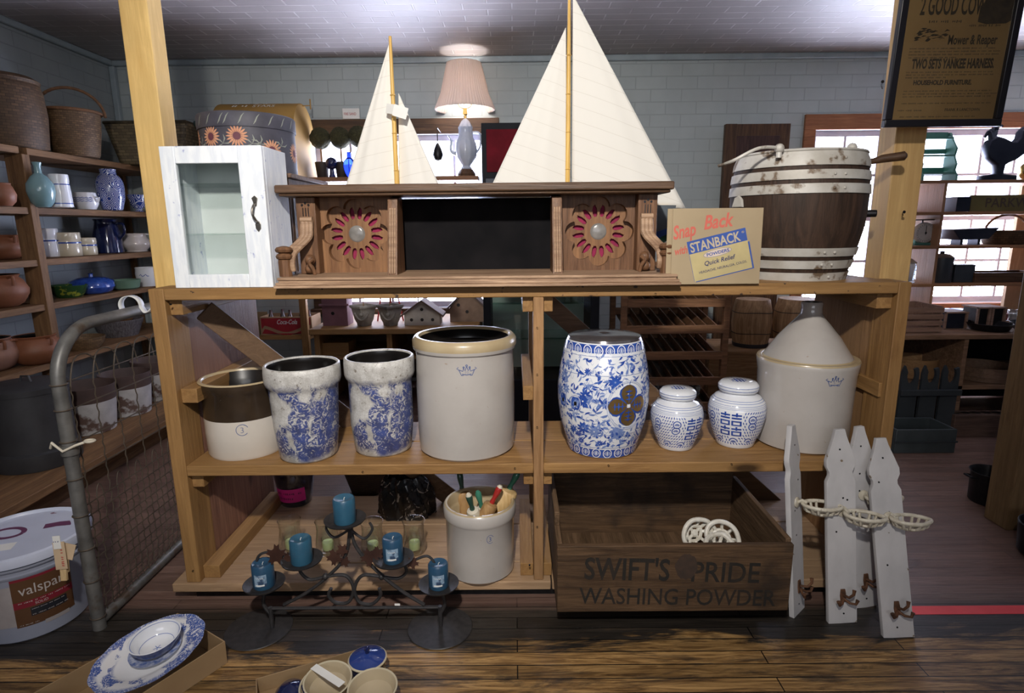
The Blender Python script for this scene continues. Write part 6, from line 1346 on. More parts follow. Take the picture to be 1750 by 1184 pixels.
# window shelf with topiaries, bottles, lamp
sz = P(650, 303, 5.30).z
o = MB().box(W1[0]-.02, -.30, 5.22, 5.465, sz-.035, sz).build('window_shelf', wood((.24, .115, .06), (.14, .07, .035), 'x', knots=False, key='ws'), at=(-1, 5.35, sz-.035), bevel=.003); tag(o, 'long reddish brown plank shelf crossing the centre window', 'shelf')
moss = pm('dry_moss', (.055, .05, .018), (.022, .022, .008), scale=60, rough=.95, bmp=1.0)
for (px, py, lab) in ((546, 236, 'leftmost dark moss ball topiary on the window shelf'), (580, 235, 'middle dark moss ball topiary on the window shelf'), (612, 233, 'right moss ball topiary, half behind the small sail')):
    q_ = P(px, py, 5.30); t = thing('topiary', lab, 'topiary', (q_.x, 5.32, sz+.001), group='moss ball topiaries')
    random.seed(px); bm_ = MB(); bm_.ball((q_.x, 5.32, q_.z), .088, 0, 28)
    for v in range(len(bm_.v)): d = bm_.v[v]-Vector((q_.x, 5.32, q_.z)); bm_.v[v] = Vector((q_.x, 5.32, q_.z))+d*(1+random.uniform(-.05, .05))
    bm_.build('moss_ball', moss, t); MB().tube([(q_.x, 5.32, sz+.10), (q_.x, 5.32, q_.z-.05)], .008, 8).build('stem', oldwood('z'), t)
    MB().vessel([(.045, 0), (.048, .004), (.060, .13)], .006, 0, 0, 0, T(q_.x, 5.32, sz+.001)).build('pot', pm('dark_pot', (.03, .02, .016), rough=.6), t)
bg_ = _new('blue_bottle_glass')[0]; nt = bg_.node_tree; bb = nt.nodes['Principled BSDF']; setin(bb, Roughness=.05); bb.inputs['Base Color'].default_value = (.01, .03, .55, 1); bb.inputs['Transmission Weight'].default_value = .8
q_ = P(597, 270, 5.26); tag(MB().lathe([(0, 0), (.03, 0), (.045, .03), (.055, .09), (.05, .13), (.02, .16), (.018, .20), (.024, .205), (0, .205)], 28, 0, T(q_.x, 5.255, sz+.001)).build('blue_bottle', bg_, at=(q_.x, 5.26, sz+.001)), 'cobalt glass bottle glowing between the topiaries', 'bottle')
q_ = P(565, 262, 5.25); o = MB().ball((q_.x, 5.255, sz+.115), .052, 0, 20).lathe([(0, 0), (.03, 0), (.02, .03), (.018, .07), (0, .07)], 16, 0, T(q_.x, 5.255, sz+.001)).build('dark_vase', dkb, at=(q_.x, 5.26, sz)); tag(o, 'round black vase between the two left topiaries', 'vase')
q_ = P(600, 201, 5.47); t = thing('small_sign', 'small white sign with red lettering above the window trim', 'sign', (q_.x, 5.46, 2.402))
MB().box(q_.x-.075, q_.x+.075, 5.470, 5.482, 2.401, 2.49).build('board', paper_white, t, bevel=.004); MB().text('FIRE SAND', .032, upright(q_.x-.062, 5.468, 2.432), 0, sx=.72).build('red_lettering', pm('sign_red', (.45, .06, .05), rough=.6), t)
# table lamp
q_ = P(797, 300, 5.30); cx, cy = q_.x, 5.33
t = thing('table_lamp', 'teapot-based table lamp with a pleated cream shade in the window', 'lamp', (cx, cy, sz+.001))
MB().lathe([(0, 0), (.075, 0), (.08, .02), (.072, .035), (.055, .06), (.0, .06)], 32, 0, T(cx, cy, sz+.001)).build('base', darkwood('z'), t)
tp = MB(); z = sz+.06; tp.lathe([(.045, 0), (.05, .01), (.035, .03), (.085, .10), (.095, .16), (.085, .22), (.062, .27), (.058, .33), (.062, .35), (.035, .40), (.012, .42), (0, .42)], 40, 0, T(cx, cy, z), lobes=lambda a, r: 1+.03*math.cos(12*a))
teap = pm('pale_blue_teapot', (.50, .53, .60), (.34, .40, .52), scale=6, rough=.15, coat=.6); tb = tp.build('teapot_body', teap, t)
MB().tube(spl([(cx-.085, cy, z+.13), (cx-.13, cy, z+.16), (cx-.125, cy, z+.24), (cx-.155, cy, z+.29)], 6), [.016]*6+[.012]*7+[.008]*6, 10).build('spout', teap, tb); MB().tube(spl([(cx+.06, cy, z+.31), (cx+.12, cy, z+.30), (cx+.125, cy, z+.20), (cx+.09, cy, z+.14)], 6), .008, 8).build('handle', teap, tb)
zs = P(797, 188, 5.33).z; zt = P(797, 108, 5.33).z
MB().lathe([(.012, 0), (.012, .03), (.020, .04), (.016, .09), (.0, .09)], 20, 0, T(cx, cy, z+.415)).build('socket', M_brass, t)
bulb = MB().ball((cx, cy, zs+.055), .033, 0, 20, squash=1.2).build('bulb', emit('lit_bulb', (1, .93, .82), 2.2), t)
hp = MB(); 
for s in (-1, 1): hp.tube(spl([(cx+s*.012, cy, z+.50), (cx+s*.055, cy, zs+.04), (cx+s*.06, cy, zs+.14), (cx, cy, zt+.015)], 5), .003, 6)
hp.build('harp', M_brass, t); MB().lathe([(0, 0), (.008, .004), (.006, .016), (0, .022)], 12, 0, T(cx, cy, zt+.004)).build('finial', M_brass, t)
shm, nt, b = _new('pleated_shade'); setin(b, Roughness=.85); b.inputs['Base Color'].default_value = (.70, .60, .54, 1); trn = N(nt, 'ShaderNodeBsdfTranslucent'); trn.inputs[0].default_value = (.80, .68, .60, 1); mx = N(nt, 'ShaderNodeMixShader'); mx.inputs[0].default_value = .28
nt.links.new(b.outputs[0], mx.inputs[1]); nt.links.new(trn.outputs[0], mx.inputs[2]); nt.links.new(mx.outputs[0], nt.nodes['Material Output'].inputs[0])
R0, R1 = .250, .145; Hs = zt-zs
MB().lathe([(R0*1.01, 0), (R0, .012), (R0*.80, Hs*.35), (R1*1.08, Hs*.85), (R1, Hs-.01), (R1, Hs)], 240, 0, T(cx, cy, zs), lobes=lambda a, r: 1+.018*math.cos(60*a)+.008*math.sin(17*a+1)).build('lamp_shade', shm, t, solid=.0015, sharp=80)
d = bpy.data.lights.new('bulb_light', 'POINT'); d.energy = 7; d.color = (1, .95, .92); d.shadow_soft_size = .035; lo = bpy.data.objects.new('bulb_light', d); C.objects.link(lo); lo.location = (cx, cy, zs+.16)
# hanging dark pendant in window
q_ = P(748, 250, 5.2); tag(MB().tube([(q_.x, 5.2, sz+.05+.30), (q_.x, 5.2, sz+.02+.22)], .004, 6).lathe([(0, 0), (.03, .01), (.045, .05), (.03, .10), (.012, .14), (0, .15)], 20, 0, T(q_.x, 5.2, sz+.12)).tube([(q_.x, 5.2, sz+.39), (q_.x+.0, 5.5, sz+.39)], .004, 6).tube([(q_.x, 5.2, sz+.25), (q_.x, 5.2, sz+.39)], .003, 6).build('hanging_lantern', black, at=(q_.x, 5.2, sz+.12)), 'small black lantern hanging in the centre window by the lamp', 'lantern')
q_ = P(798, 325, 5.3); tag(MB().ball((q_.x, 5.3, sz-.10), .022, 0, 12).ball((q_.x-.04, 5.3, sz-.12), .020, 0, 12).tube([(q_.x-.04, 5.3, sz-.12), (q_.x+.03, 5.3, sz-.07), (q_.x+.01, 5.3, sz-.10)], .008, 8).tube([(q_.x, 5.3, sz-.10), (q_.x, 5.3, sz-.035)], .002, 5).build('hanging_ornament', black, at=(q_.x, 5.3, sz-.1)), 'tiny black figure ornament hanging below the lamp', 'ornament')
o = MB().box(-1.66, -1.46, 5.25, 5.44, 1.60, 1.76).box(-1.70, -1.42, 5.22, 5.465, 1.565, 1.60).build('wooden_box', wood((.20, .08, .05), (.12, .05, .03), 'x', knots=False, key='wb2'), at=(-1.56, 5.35, 1.565)); tag(o, 'reddish wooden box on a ledge beneath the topiaries', 'box')
# dark panelled door leaning on the wall
a = P(1240, 212, 5.40); b_ = P(1352, 212, 5.40)
t = thing('cabinet_door', 'dark brown panelled door leaning on the back wall left of the barrel', 'door', ((a.x+b_.x)/2, 5.4, 0))
MB().box(a.x, b_.x, 5.40, 5.44, 0, a.z).build('slab', darkwood('z'), t, bevel=.004); MB().box(a.x+.09, b_.x-.09, 5.392, 5.40, 1.3, a.z-.10).build('raised_panel', wood((.07, .035, .03), (.03, .015, .014), 'z', knots=False, key='dp'), t, bevel=.006)
MB().box(a.x, a.x+.10, 5.385, 5.40, 0, a.z).build('stile', darkwood('z'), t, bevel=.004)

# ================================================================ BEHIND THE RACK, RIGHT
# bottle drying rack
dk2 = wood((.30, .15, .075), (.16, .08, .04), 'x', knots=False, key='rk')
t = thing('bottle_rack', 'dark wooden rack of slotted tilted trays behind the ginger jars', 'rack', (1.15, 4.1, 0))
xa, xb = P(1068, 505, 3.9).x, P(1245, 505, 3.9).x
for x in (xa, xb): 
    for y in (3.9, 4.35): MB().box(x-.02, x+.02, y, y+.04, 0, 1.16).build('upright', dk2, t, bevel=.002)
for i, z in enumerate((.22, .40, .58, .76, .94, 1.10)):
    tr_ = MB().box(xa+.02, xb-.02, 3.895, 3.92, z-.02, z+.035).build('tray', dk2, t, bevel=.002); MB().box(xa+.02, xb-.02, 4.36, 4.385, z+.04, z+.095).build('rear_rail', dk2, t, bevel=.002)
    for k in range(9):
        x = xa+.06+k*(xb-xa-.12)/8; MB().beam((x, 3.92, z+.01), (x, 4.36, z+.07), .05, .008, (0, 0, 1)).build('divider', dk2, tr_)
    MB().beam(((xa+xb)/2, 3.92, z-.016), ((xa+xb)/2, 4.36, z+.044), .004, xb-xa-.05, (0, 0, 1)).build('tray_bottom', darkwood('x'), tr_)
# wooden kegs
kegw = wood((.50, .32, .17), (.30, .17, .08), 'z', rough=.6, knots=False, key='keg', grain=.7)
o = MB().box(1.50, 2.65, 4.42, 4.95, .0, .50).build('low_bench', oldwood('x'), at=(2.0, 4.7, 0), bevel=.004); tag(o, 'low wooden bench holding the two tall kegs', 'bench')
for (px0, px1, lab) in ((1252, 1318, 'left tall pale wooden keg standing behind the cone-topped jug'), (1324, 1400, 'right tall pale wooden keg half hidden by the cone-topped jug')):
    a, b_ = P(px0, 575, 4.62), P(px1, 575, 4.62); R = (b_.x-a.x)/2; cx = (a.x+b_.x)/2
    t = thing('wooden_keg', lab, 'keg', (cx, 4.65, .501), group='tall kegs')
    kh = P(1290, 516, 4.45).z-.501; pr = [(R*.82, 0), (R*.93, kh*.2), (R, kh*.5), (R*.96, kh*.77), (R*.84, kh*.98), (R*.82, kh)]
    MB().lathe([(0, 0)]+pr+[(0, kh-.005)], 44, 0, T(cx, 4.65, .501), lobes=lambda a, r: 1-.012*(abs((a*14/(2*PI)) % 1-.5) > .44)).build('staves', kegw, t)
    m = MB(); rk = rfun(pr)
    for z in (kh*.30, kh*.74): m.tube([(cx+(rk(z)+.001)*math.cos(2*PI*i/40), 4.65+(rk(z)+.001)*math.sin(2*PI*i/40), .501+z+.004*math.sin(2*PI*i/13)) for i in range(40)], .0028, 5, 0, True)
    m.build('wire_hoops', black, t); MB().lathe([(R*.84, .0), (R*.86, .0), (R*.90, .03), (R*.86, .03)], 44, 0, T(cx, 4.65, .501)).build('bottom_hoop', gm, t)
# right shelf unit in front of the right window
RSY0, RSY1 = 4.40, 4.78
ow = wood((.42, .21, .10), (.28, .13, .06), 'x', knots=True, key='rs'); owz = wood((.46, .25, .13), (.32, .16, .08), 'z', knots=True, key='rsz')
t = thing('open_shelving', 'open reddish pine shelving in front of the right window', 'shelving', (3.4, 4.58, .72))
xl = P(1560, 400, 4.40).x
TZ = P(1600, 572, 4.00).z; TY = 4.00

RZs = [P(1600, py, RSY0).z for py in (308, 362, 420, 485)]
for z in RZs: MB().box(xl-.05, 4.6, RSY0, RSY1, z-.022, z).build('shelf_board', ow, t, bevel=.002)
xv = P(1610, 400, 4.40).x
MB().box(xv-.02, xv+.0, RSY0+.01, RSY1, TZ+.002, RZs[0]-.022).build('divider_panel', owz, t)
MB().box(xl-.055, xl-.03, RSY1-.03, RSY1, TZ, RZs[0]+.15).build('upright', ow, t); MB().box(4.58, 4.6, RSY0, RSY1, TZ, RZs[0]).build('upright', owz, t)
MB().box(3.86, 4.04, RSY1-.02, RSY1, TZ, RZs[2]).build('back_panel', owz, t) if False else None
# the long low table under it
t = thing('low_counter', 'long brown two-shelf counter under the open shelving at right', 'counter', (3.2, 4.38, 0))
x0 = P(1535, 572, TY).x; cwd = wood((.26, .15, .09), (.15, .085, .05), 'x', knots=False, key='lc')
MB().box(x0, 4.7, TY, 4.83, TZ-.035, TZ).build('counter_top', cwd, t, bevel=.004)
zlo = P(1660, 660, TY).z; MB().box(x0, 4.7, TY+.02, 4.81, zlo-.03, zlo).build('lower_shelf', cwd, t, bevel=.003)
xd = P(1650, 600, TY).x
for x in (x0, xd, 4.66): MB().box(x, x+.03, TY+.02, 4.81, 0, TZ-.035).build('end_panel', cwd, t)
MB().box(x0+.03, 4.66, 4.78, 4.81, .02, TZ-.035).build('back_panel', blackcloth, t)
# things on the shelves
def on(px, Y=4.53): return P(px, 400, Y).x
z = RZs[0]+.001
# green rack
t = thing('green_wall_rack', 'mint green scalloped wooden rack standing on the top right shelf', 'rack', (on(1590), 4.58, z))
mint = pm('mint_paint', (.10, .27, .21), (.075, .21, .165), rough=.6)
xa, xb = on(1556, 4.53), on(1612, 4.53); zt = P(1600, 225, 4.53).z; hh = zt-z
out = [(0, 0), (.15, 0), (.15, hh*.10), (.12, hh*.22), (.13, hh*.34), (.10, hh*.50), (.115, hh*.66), (.07, hh*.82), (.03, hh), (0, hh)]
for x in (xa, xb): MB().prism([out], .014, Matrix(((0, 0, 1, x), (-1, 0, 0, 4.62), (0, 1, 0, z), (0, 0, 0, 1))), 0).build('side_board', mint, t)
for k in (.14, .50, .86): MB().box(xa+.007, xb-.007, 4.47+k*.08, 4.6150, z+hh*k, z+hh*k+.012).build('shelf_board', mint, t)
for k in (.20, .58, .92): MB().box(xa+.007, xb-.007, 4.6080, 4.62, z+hh*k, z+hh*k+.035).build('rail', mint, t)
# rooster silhouette weathervane
ri = pm('dark_blue_iron', (.018, .022, .038), (.03, .033, .05), rough=.35, metal=.5)
cx = on(1683); cz = z
S = .0043
body = [(-30, 62), (-32, 75), (-28, 88), (-16, 96), (-2, 92), (14, 84), (26, 84), (34, 94), (36, 108), (44, 118), (56, 122), (66, 118), (62, 112), (68, 108), (60, 102), (54, 104), (50, 92), (50, 76), (44, 62), (30, 50), (14, 42), (6, 36), (4, 12), (34, 8), (34, 0), (-34, 0), (-34, 8), (-4, 12), (-6, 36), (-16, 44), (-26, 52)]
t = thing('rooster_figure', 'dark metal rooster figure silhouetted on the top right shelf', 'figurine', (cx, 4.50, cz)); M = upright(cx-.0, 4.50, cz)
MB().prism([[(a_*S*.80, b_*S*.72) for a_, b_ in body]], .05, M, 0, bevel=.010).build('body', ri, t, sharp=60)
m = MB()
for k in range(5): a0_ = 1.9+k*.22; m.tube(spl([(cx-.02-.05, 4.50, cz+.24), (cx-.10+.02*k, 4.50+.01*k, cz+.34+.01*k), (cx-.13+.03*k, 4.50, cz+.30+.02*k)], 5), [.022-.0015*i for i in range(11)], 8)
m.build('tail_feathers', ri, t)
m = MB(); m.ball((on(1742), 4.53, z+.068), .068, 0, 24); m.lathe([(0, 0), (.03, 0), (.03, .01), (0, .01)], 20, 0, T(on(1742), 4.53, z)); m.lathe([(.02, .13), (.03, .15), (.0, .15)], 20, 0, T(on(1742), 4.53, z)); tag(m.build('brass_pot', M_brass, at=(on(1742), 4.53, z)), 'round polished brass pot at the right end of the top shelf', 'pot')
z = RZs[1]+.001
t = thing('street_sign', 'long wooden board lettered PARKWAY on the second right shelf', 'sign', (on(1700), 4.48, z)); xa, xb = on(1652, 4.44), on(1790, 4.44); zt = P(1700, 333, 4.44).z
MB().box(xa, xb, 4.44, 4.4650, z, zt).build('board', pm('olive_board', (.16, .13, .035), (.12, .095, .025), rough=.6, scale=8), t, bevel=.003); MB().text('PARKWAY', (zt-z)*.80, upright(on(1677, 4.43), 4.4385, z+(zt-z)*.26), 0, sx=.98, off=.001).build('lettering', pm('sign_brown', (.07, .045, .03), rough=.6), t)
xa2 = on(1628, 4.44); tag(MB().box(xa2, xa-.003, 4.44, 4.58, z, zt-.01).build('dark_box', ri, at=(xa2, 4.48, z), bevel=.003), 'dark box left of the PARKWAY board', 'box')
z = RZs[2]+.001
cx = on(1574); t = thing('kitchen_scale', 'round white dial kitchen scale on the right shelf', 'scale', (cx, 4.53, z)); zc = P(1574, 398, 4.50).z
MB().box(cx-.07, cx+.07, 4.48, 4.62, z, z+.02).prism([[(-.05, 0), (.05, 0), (.03, zc-z), (-.03, zc-z)]], .06, upright(cx, 4.55, z), 0, bevel=.004).build('base', mint, t, bevel=.004)
MB().lathe([(0, .03), (.070, .03), (.076, .022), (.078, 0), (0, 0)], 40, 0, upright(cx, 4.51, zc)).build('dial', pm('dial_white', (.62, .60, .56), (.5, .47, .43), rough=.4, scale=10), t)
m = MB(); Mx = upright(cx, 4.4790, zc)
for k in range(24): a_ = 2*PI*k/24; m.box(.056, .066, -.001, .001, -.0004, .0004, 0, Mx @ Matrix.Rotation(a_, 4, 'Z'))
m.box(-.002, .002, -.015, .055, 0, .001, 0, Mx); m.lathe([(0, .001), (.008, .001), (0, .002)], 12, 0, Mx); m.build('dial_marks', black, t)
MB().tube([(cx, 4.53, zc+.07), (cx, 4.53, RZs[1]-.06)], .006, 8).lathe([(0, 0), (.075, .0), (.08, .008), (0, .008)], 32, 0, T(cx, 4.53, RZs[1]-.06)).build('weighing_plate', black, t)
xa, xb = on(1626, 4.48), on(1692, 4.48); cx = (xa+xb)/2
t = thing('iron_griddle', 'black cast-iron footed pan in front of the bright window', 'pan', (cx, 4.53, z))
MB().prism([[(-.15, .11), (.17, .12), (.11, .05), (-.10, .045)]], .20, upright(cx, 4.55, z), 0, bevel=.006).build('pan_body', ri, t)
for x in (-.06, .07): MB().box(cx+x-.01, cx+x+.01, 4.48, 4.58, z, z+.055).build('foot', ri, t)
cx = on(1728, 4.53); t = thing('trug_basket', 'brown handled basket at the right end of the third shelf', 'basket', (cx, 4.58, z))
MB().vessel([(.12, 0), (.13, .01), (.16, .10)], .008, 0, 0, 0, T(cx, 4.58, z), sx=1.1, seg=40).build('body', wick1, t); MB().tube([(cx-.165*math.cos(PI*i/16), 4.58, z+.09+.13*math.sin(PI*i/16)) for i in range(17)], .009, 8).build('handle', wood((.28, .13, .07), (.18, .08, .04), 'x', knots=False, key='th'), t)
z = RZs[3]+.001
cx = on(1556, 4.48); t = thing('glass_jar', 'clear lidded glass counter jar beside the pine post', 'jar', (cx, 4.53, z))
MB().vessel([(.088, 0), (.094, .006), (.096, .13), (.085, .145)], .005, 0, 0, 0, T(cx, 4.53, z), seg=40).build('body', glass('jar_glass', (.82, .86, .88), 2, .05), t)
MB().lathe([(.09, .147), (.095, .152), (.06, .18), (.02, .195), (.012, .21), (.022, .225), (.0, .235)], 32, 0, T(cx, 4.53, z)).build('lid', pm('tan_lid', (.42, .36, .28), rough=.4), t)
cx = on(1623, 4.48); zt = P(1623, 432, 4.48).z; tinm = pm('blue_grey_tin', (.06, .075, .09), (.045, .055, .07), rough=.4, metal=.3)
t = thing('lidded_tin', 'tall blue-grey tin canister with a domed lid', 'tin', (cx, 4.53, z)); hh = zt-z
MB().lathe([(0, 0), (.078, 0), (.08, .005), (.08, hh*.80)], 32, 0, T(cx, 4.53, z)).build('body', tinm, t); MB().lathe([(.083, hh*.76), (.083, hh*.84), (.05, hh*.95), (.015, hh*.97), (.018, hh*1.05), (0, hh*1.06)], 32, 0, T(cx, 4.53, z)).build('lid', tinm, t)
xa, xb = on(1641, 4.48), on(1676, 4.48); zt = P(1660, 452, 4.48).z; tag(MB().box(xa, xb, 4.48, 4.63, z, zt).build('square_tin', tinm, at=((xa+xb)/2, 4.55, z), bevel=.004), 'square blue-grey tin right of the domed one', 'tin')
xa, xb = on(1677, 4.46), on(1800, 4.46); zt = P(1700, 466, 4.46).z; t = thing('wooden_tray', 'long dark wooden tray at the right of the lowest open shelf', 'tray', ((xa+xb)/2, 4.53, z)); MB().box(xa, xb, 4.46, 4.48, z, zt).box(xa, xb, 4.68, 4.70, z, zt).box(xa, xa+.02, 4.48, 4.68, z, zt).box(xb-.02, xb, 4.48, 4.68, z, zt).box(xa, xb, 4.48, 4.68, z, z+.01).build('tray', darkwood('x'), t, bevel=.002)
# pine board seen past the window edge
xp = P(1732, 460, 4.82).x; tag(MB().box(xp, 4.65, 4.86, 4.89, 0, 1.9).build('plywood_board', wood((.62, .42, .26), (.50, .30, .17), 'z', key='ply', rough=.7), at=(xp+.3, 4.83, 0)), 'pale knotty board standing behind the open shelving at far right', 'board')
# on the counter
z = TZ+.001
xa, xb = P(1558, 560, 4.08).x, P(1610, 560, 4.08).x; zt = P(1580, 524, 4.08).z
t = thing('slatted_crate', 'low slatted wooden crate on the counter behind the rack', 'crate', ((xa+xb)/2, 4.23, z)); cr = wood((.30, .18, .13), (.20, .12, .085), 'x', knots=False, key='sc')
for k in range(4): zz = z+(zt-z)*(k+.1)/4; MB().box(xa-.12, xb, 4.08, 4.0920, zz, zz+(zt-z)*.17).build('slat', cr, t)
MB().box(xb-.015, xb, 4.0920, 4.38, z, zt).box(xa-.12, xa-.105, 4.0920, 4.38, z, zt).box(xa-.12, xb, 4.3680, 4.38, z, zt).box(xa-.1, xb-.02, 4.10, 4.36, z, z+.01).build('end_board', cr, t)
for (px0, px1, pyt, lab, mt_) in ((1613, 1652, 533, 'dark flat-topped box next to the slatted crate', ri), (1667, 1690, 525, 'left dark open-sided lantern box on the counter', black), (1692, 1716, 525, 'right dark open-sided lantern box on the counter', black)):
    xa, xb = P(px0, 555, 4.23).x, P(px1, 555, 4.23).x; zt = P(px0, pyt, 4.23).z
    t = thing('wooden_box', lab, 'box', ((xa+xb)/2, 4.28, z)); MB().box(xa+.01, xb-.01, 4.24, 4.38, z, zt-.01).build('case', mt_, t); MB().box(xa, xb, 4.22, 4.39, zt-.01, zt).box(xa, xa+.014, 4.2250, 4.24, z, zt).box(xb-.014, xb, 4.2250, 4.24, z, zt).build('wooden_trim', cr, t)
for (px, R, lab) in ((1692, .14, 'round black skillet at the front of the counter'), (1765, .13, 'black round pan at the right end of the counter')):
    cx = P(px, 560, 4.16).x; tag(MB().vessel([(R*.78, 0), (R*.82, .004), (R*.98, .045), (R, .05)], .006, 0, 0, 0, T(cx, 4.17, z), floor=.008).build('skillet', black, at=(cx, 4.17, z)), lab, 'pan')
for k, (px, c_) in enumerate(((1712, (.6, .5, .5)), (1730, (.45, .12, .12)), (1746, (.6, .6, .58)))):
    cx = P(px, 500, 4.53).x; tag(MB().vessel([(.032, 0), (.035, .004), (.035, .07), (.028, .085)], .003, 0, 0, 0, T(cx, 4.58, z)).lathe([(0, 0), (.03, 0), (.03, .05), (0, .05)], 20, 1, T(cx, 4.58, z+.005)).build('preserve_jar', [glass('pj%d' % k, (.9, .9, .9), 2), pm('preserve%d' % k, c_, rough=.3)], at=(cx, 4.58, z)), ['small glass jar with pale contents on the counter', 'small glass jar with red contents on the counter', 'small glass jar with white contents at far right'][k], 'jar', 'small jars on the counter')
for k in range(3):
    cx = P(1632+k*22, 500, 4.66).x; tag(MB().box(cx-.045, cx+.04, 4.64, 4.76, z, z+.075).build('blue_box', pm('bright_blue_%d' % k, (.05, .17, .60), rough=.4), at=(cx, 4.68, z), bevel=.004), ['left', 'middle', 'right'][k]+' small bright blue box under the window', 'box', 'small blue boxes')
# round sieve on the lower shelf
cx = P(1690, 640, 4.18).x; t = thing('cheese_box', 'wide round bentwood cheese box on the counter\'s lower shelf', 'box', (cx, 4.24, zlo+.001))
MB().vessel([(.19, 0), (.195, .003), (.195, .10)], .008, 0, 0, 0, T(cx, 4.24, zlo+.001), seg=56).lathe([(.196, .035), (.201, .037), (.201, .065), (.196, .067)], 56, 0, T(cx, 4.24, zlo+.001)).build('hoop', wood((.17, .10, .065), (.11, .065, .04), 'x', knots=False, key='cb'), t)
cx = P(1578, 640, 4.13).x+.06; tag(MB().vessel([(.15, 0), (.155, .004), (.155, .14)], .008, 0, 0, 0, T(cx, 4.33, zlo+.001), seg=48).build('round_measure', oldwood('x'), at=(cx, 4.33, zlo+.001)), 'round dark wooden measure behind the black picket rack', 'box')
# black picket rack on the floor
Y = 3.88; dg = pm('charcoal_green_paint', (.030, .036, .042), (.022, .027, .032), rough=.6)
xa, xb = P(1535, 690, Y).x, P(1638, 690, Y).x; zt = P(1600, 618, Y).z
t = thing('picket_planter', 'charcoal wooden rack with cut-out crescent tops on the floor', 'rack', ((xa+xb)/2, Y, 0))
Wp = (xb-xa)/3
for k in range(3):
    c_ = xa+Wp*(k+.5); w_ = Wp*.42; out = [(-w_, .02), (w_, .02), (w_, zt-.12)]+[(w_*math.cos(a_), zt-.10+.10*math.sin(a_)) for a_ in [PI*i/16 for i in range(4)]]+[(w_*.50*math.cos(a_)+w_*.1, zt-.10+.055*math.sin(a_)) for a_ in [PI*.3-PI*1.45*i/12 for i in range(13)]]+[(w_*math.cos(a_), zt-.10+.10*math.sin(a_)) for a_ in [PI*i/16 for i in range(12, 17)]]+[(-w_, zt-.12)]
    MB().prism([out], .02, upright(c_, Y+.02, 0), 0).build('slat', dg, t)
MB().box(xa, xb, Y-.02, Y+.008, P(1600, 668, Y).z-.03, P(1600, 668, Y).z+.01).build('cross_rail', dg, t, bevel=.003); MB().box(xa, xb, Y-.02, Y+.06, 0, .03).build('foot_rail', dg, t)
xa, xb = 0, 1
xa, xb = PZ(1532, 762, 0).x, PZ(1640, 762, 0).x; Y = PZ(1590, 762, 0).y
Y = 3.58; xa, xb = P(1532, 740, Y).x, P(1636, 740, Y).x; t = thing('planter_box', 'long shallow charcoal planter box on the floor past the pickets', 'box', ((xa+xb)/2, Y+.1, 0))
zb = .0; zt = P(1590, 734, Y).z
MB().box(xa, xb, Y, Y+.015, zb, zt).box(xa+.0, xb, Y+.235, Y+.25, zb, zt+.0).box(xa, xa+.015, Y+.015, Y+.235, zb, zt).box(xb-.015, xb, Y+.015, Y+.235, zb, zt).box(xa+.015, xb-.015, Y+.015, Y+.235, zb, zb+.012).build('trough', pm('charcoal_trough', (.045, .055, .060), (.03, .038, .042), rough=.5), t, bevel=.004)
MB().box(xa-.006, xb+.006, Y-.008, Y, zt*.45, zt*.52).build('front_bead', dg, t)
Y = 3.86; xa, xb = P(1630, 730, Y).x, P(1755, 730, Y).x; zt = .16
t = thing('slotted_box', 'long low brown box with a row of oval openings on top', 'box', ((xa+xb)/2, Y, 0)); MB().box(xa, xb, Y, Y+.11, 0, zt).build('case', wood((.10, .06, .045), (.06, .035, .028), 'x', knots=False, key='sb'), t, bevel=.004)
n_ = 7
for k in range(n_): xx = xa+(xb-xa)*(k+.5)/n_; MB().lathe([(0, .001), (.030, .001), (.032, 0)], 20, 0, T(xx, Y+.055, zt+.0004), sx=1, sy=.9).build('oval_opening', inner_dark, t)
# dark pots at the far right
q_ = PZ(1694, 872, 0); t = thing('black_pot', 'black enamel pot on the floor behind the right timber post', 'pot', (q_.x+.04, q_.y+.10, 0)); cx, cy = q_.x+.06, q_.y+.10
MB().vessel([(.080, 0), (.088, .01), (.092, .16), (.10, .17)], .005, 0, 0, 0, T(cx, cy, 0)).build('body', black, t); MB().tube([(cx-.09, cy-.02, .14), (cx-.12, cy-.02, .145), (cx-.12, cy+.03, .145), (cx-.09, cy+.03, .14)], .006, 8).build('handle', black, t)
tag(MB().vessel([(.10, 0), (.12, .02), (.13, .15)], .01, 0, 0, 0, T(2.36, 2.36, 0)).build('iron_kettle', black, at=(2.36, 2.36, 0)), 'black iron kettle in front of the timber post at the right edge', 'pot')

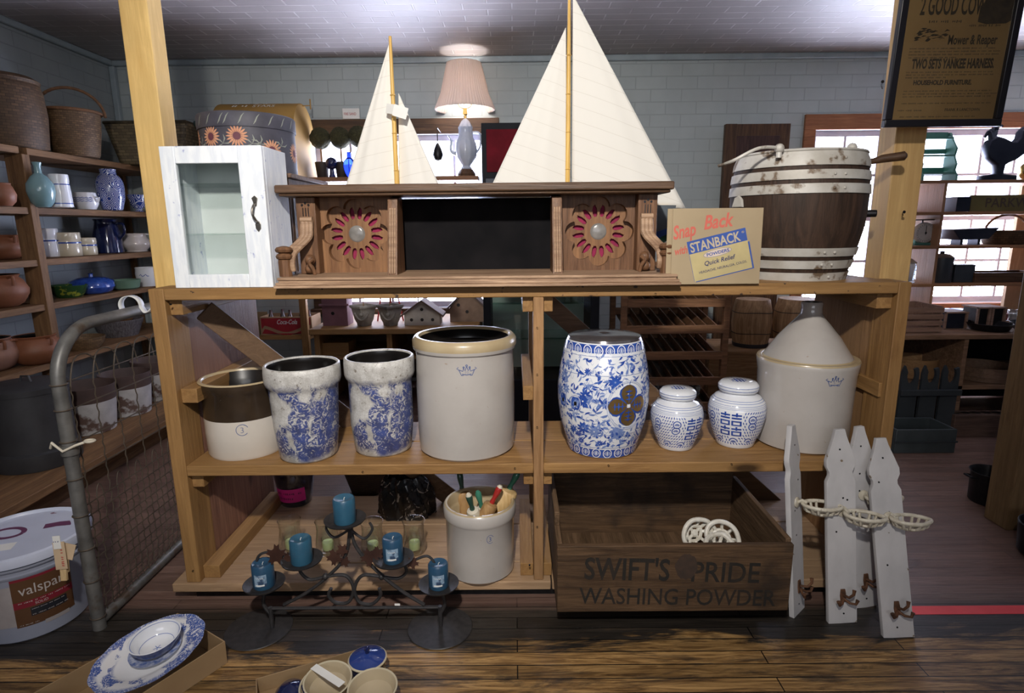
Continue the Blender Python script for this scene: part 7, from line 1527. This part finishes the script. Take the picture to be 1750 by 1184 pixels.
# framed auction poster hanging before the right post
Y = 2.29
a, b_, c_ = P(1508, 218, Y), P(1706, 222, Y), P(1545, 0, Y)
W_ = b_.x-a.x; Hh = .70
t = thing('framed_poster', 'brown auction poster in a black frame hanging on the right post', 'poster', (a.x, Y, a.z), local=True)
M = T(0, .0, 0) @ Matrix.Rotation(.0, 4, 'Y') @ Matrix.Rotation(PI/2+.06, 4, 'X')
fw = .026
MB().box(0, W_, 0, fw, -.012, .012, 0, M).box(0, W_, Hh-fw, Hh, -.012, .012, 0, M).box(0, fw, fw, Hh-fw, -.012, .012, 0, M).box(W_-fw, W_, fw, Hh-fw, -.012, .012, 0, M).build('frame', pm('black_gloss_frame', (.012, .011, .014), rough=.3), t, bevel=.003)
po = MB().box(fw, W_-fw, fw, Hh-fw, -.006, -.003, 0, M).build('printed_sheet', pm('brown_paper', (.22, .135, .052), (.17, .10, .038), scale=4, rough=.8), t)
MB().box(fw, W_-fw, fw, Hh-fw, .000, .002, 0, M).build('glass_pane', glass('poster_glass', (.95, .95, .93), .5), t)
m = MB(); L = lambda x, y: M @ T(x, y, -.0026)
m.text('TWO SETS YANKEE HARNESS.', .044, L(.075, .200), 0, sx=.50, off=.0016); m.text('HOUSEHOLD FURNITURE.', .022, L(.090, .145), 0, sx=.82, off=.0008); m.text('Mower & Reaper', .044, L(.190, .278), 0, sx=.57, off=.0008)
m.text('2 GOOD COWS.', .085, L(.075, .375), 0, sx=.40, off=.0016); m.text('FRANK R LANCTOWN', .014, L(.220, .055), 0, sx=.9)
wl_ = lambda u, v: L(u, v).translation
for i, (y, e) in enumerate(((.265, .37), (.255, .37), (.245, .37), (.235, .22), (.187, .37), (.178, .37), (.169, .20), (.124, .38), (.114, .38), (.105, .38), (.082, .37), (.036, .33))): scrawl(m, .060, e, y, .0068, wl_, random.Random(i))
scrawl(m, .115, .235, .352, .012, wl_, random.Random(40)); scrawl(m, .260, .36, .338, .010, wl_, random.Random(41)); scrawl(m, .050, .115, .058, .008, wl_, random.Random(42))
random.seed(8)
for i in range(34):
    x = .075+random.random()*.11; y = .285+random.random()*.045; m.strip([(x-.008, y), (x, y+.006*random.random()), (x+.010, y+.003)], [.001, .007*random.random()+.002, .001], lambda u, v: L(u, v).translation)
m.build('black_print', pm('faded_print', (.035, .024, .013), rough=.85), po, smooth=False)
MB().prism([[(0, 0), (.03, -.008), (.10, -.006), (.13, .01), (.14, .06), (.10, .10), (.04, .09), (.0, .05)]], .0004, L(.285, .350), 0).build('woodcut', pm('woodcut_ink', (.025, .018, .012), (.05, .033, .018), scale=60, rough=.9), po, smooth=False)
MB().tube([(W_*.2, .03, Hh*.93), (W_*.5, .12, ZC-a.z-.002), (W_*.8, .03, Hh*.93)], .0015, 5).build('hanging_wire', M_steel, t)

for o in list(bpy.data.objects):
    for k in ('_off', '_loc'):
        if k in o: del o[k]
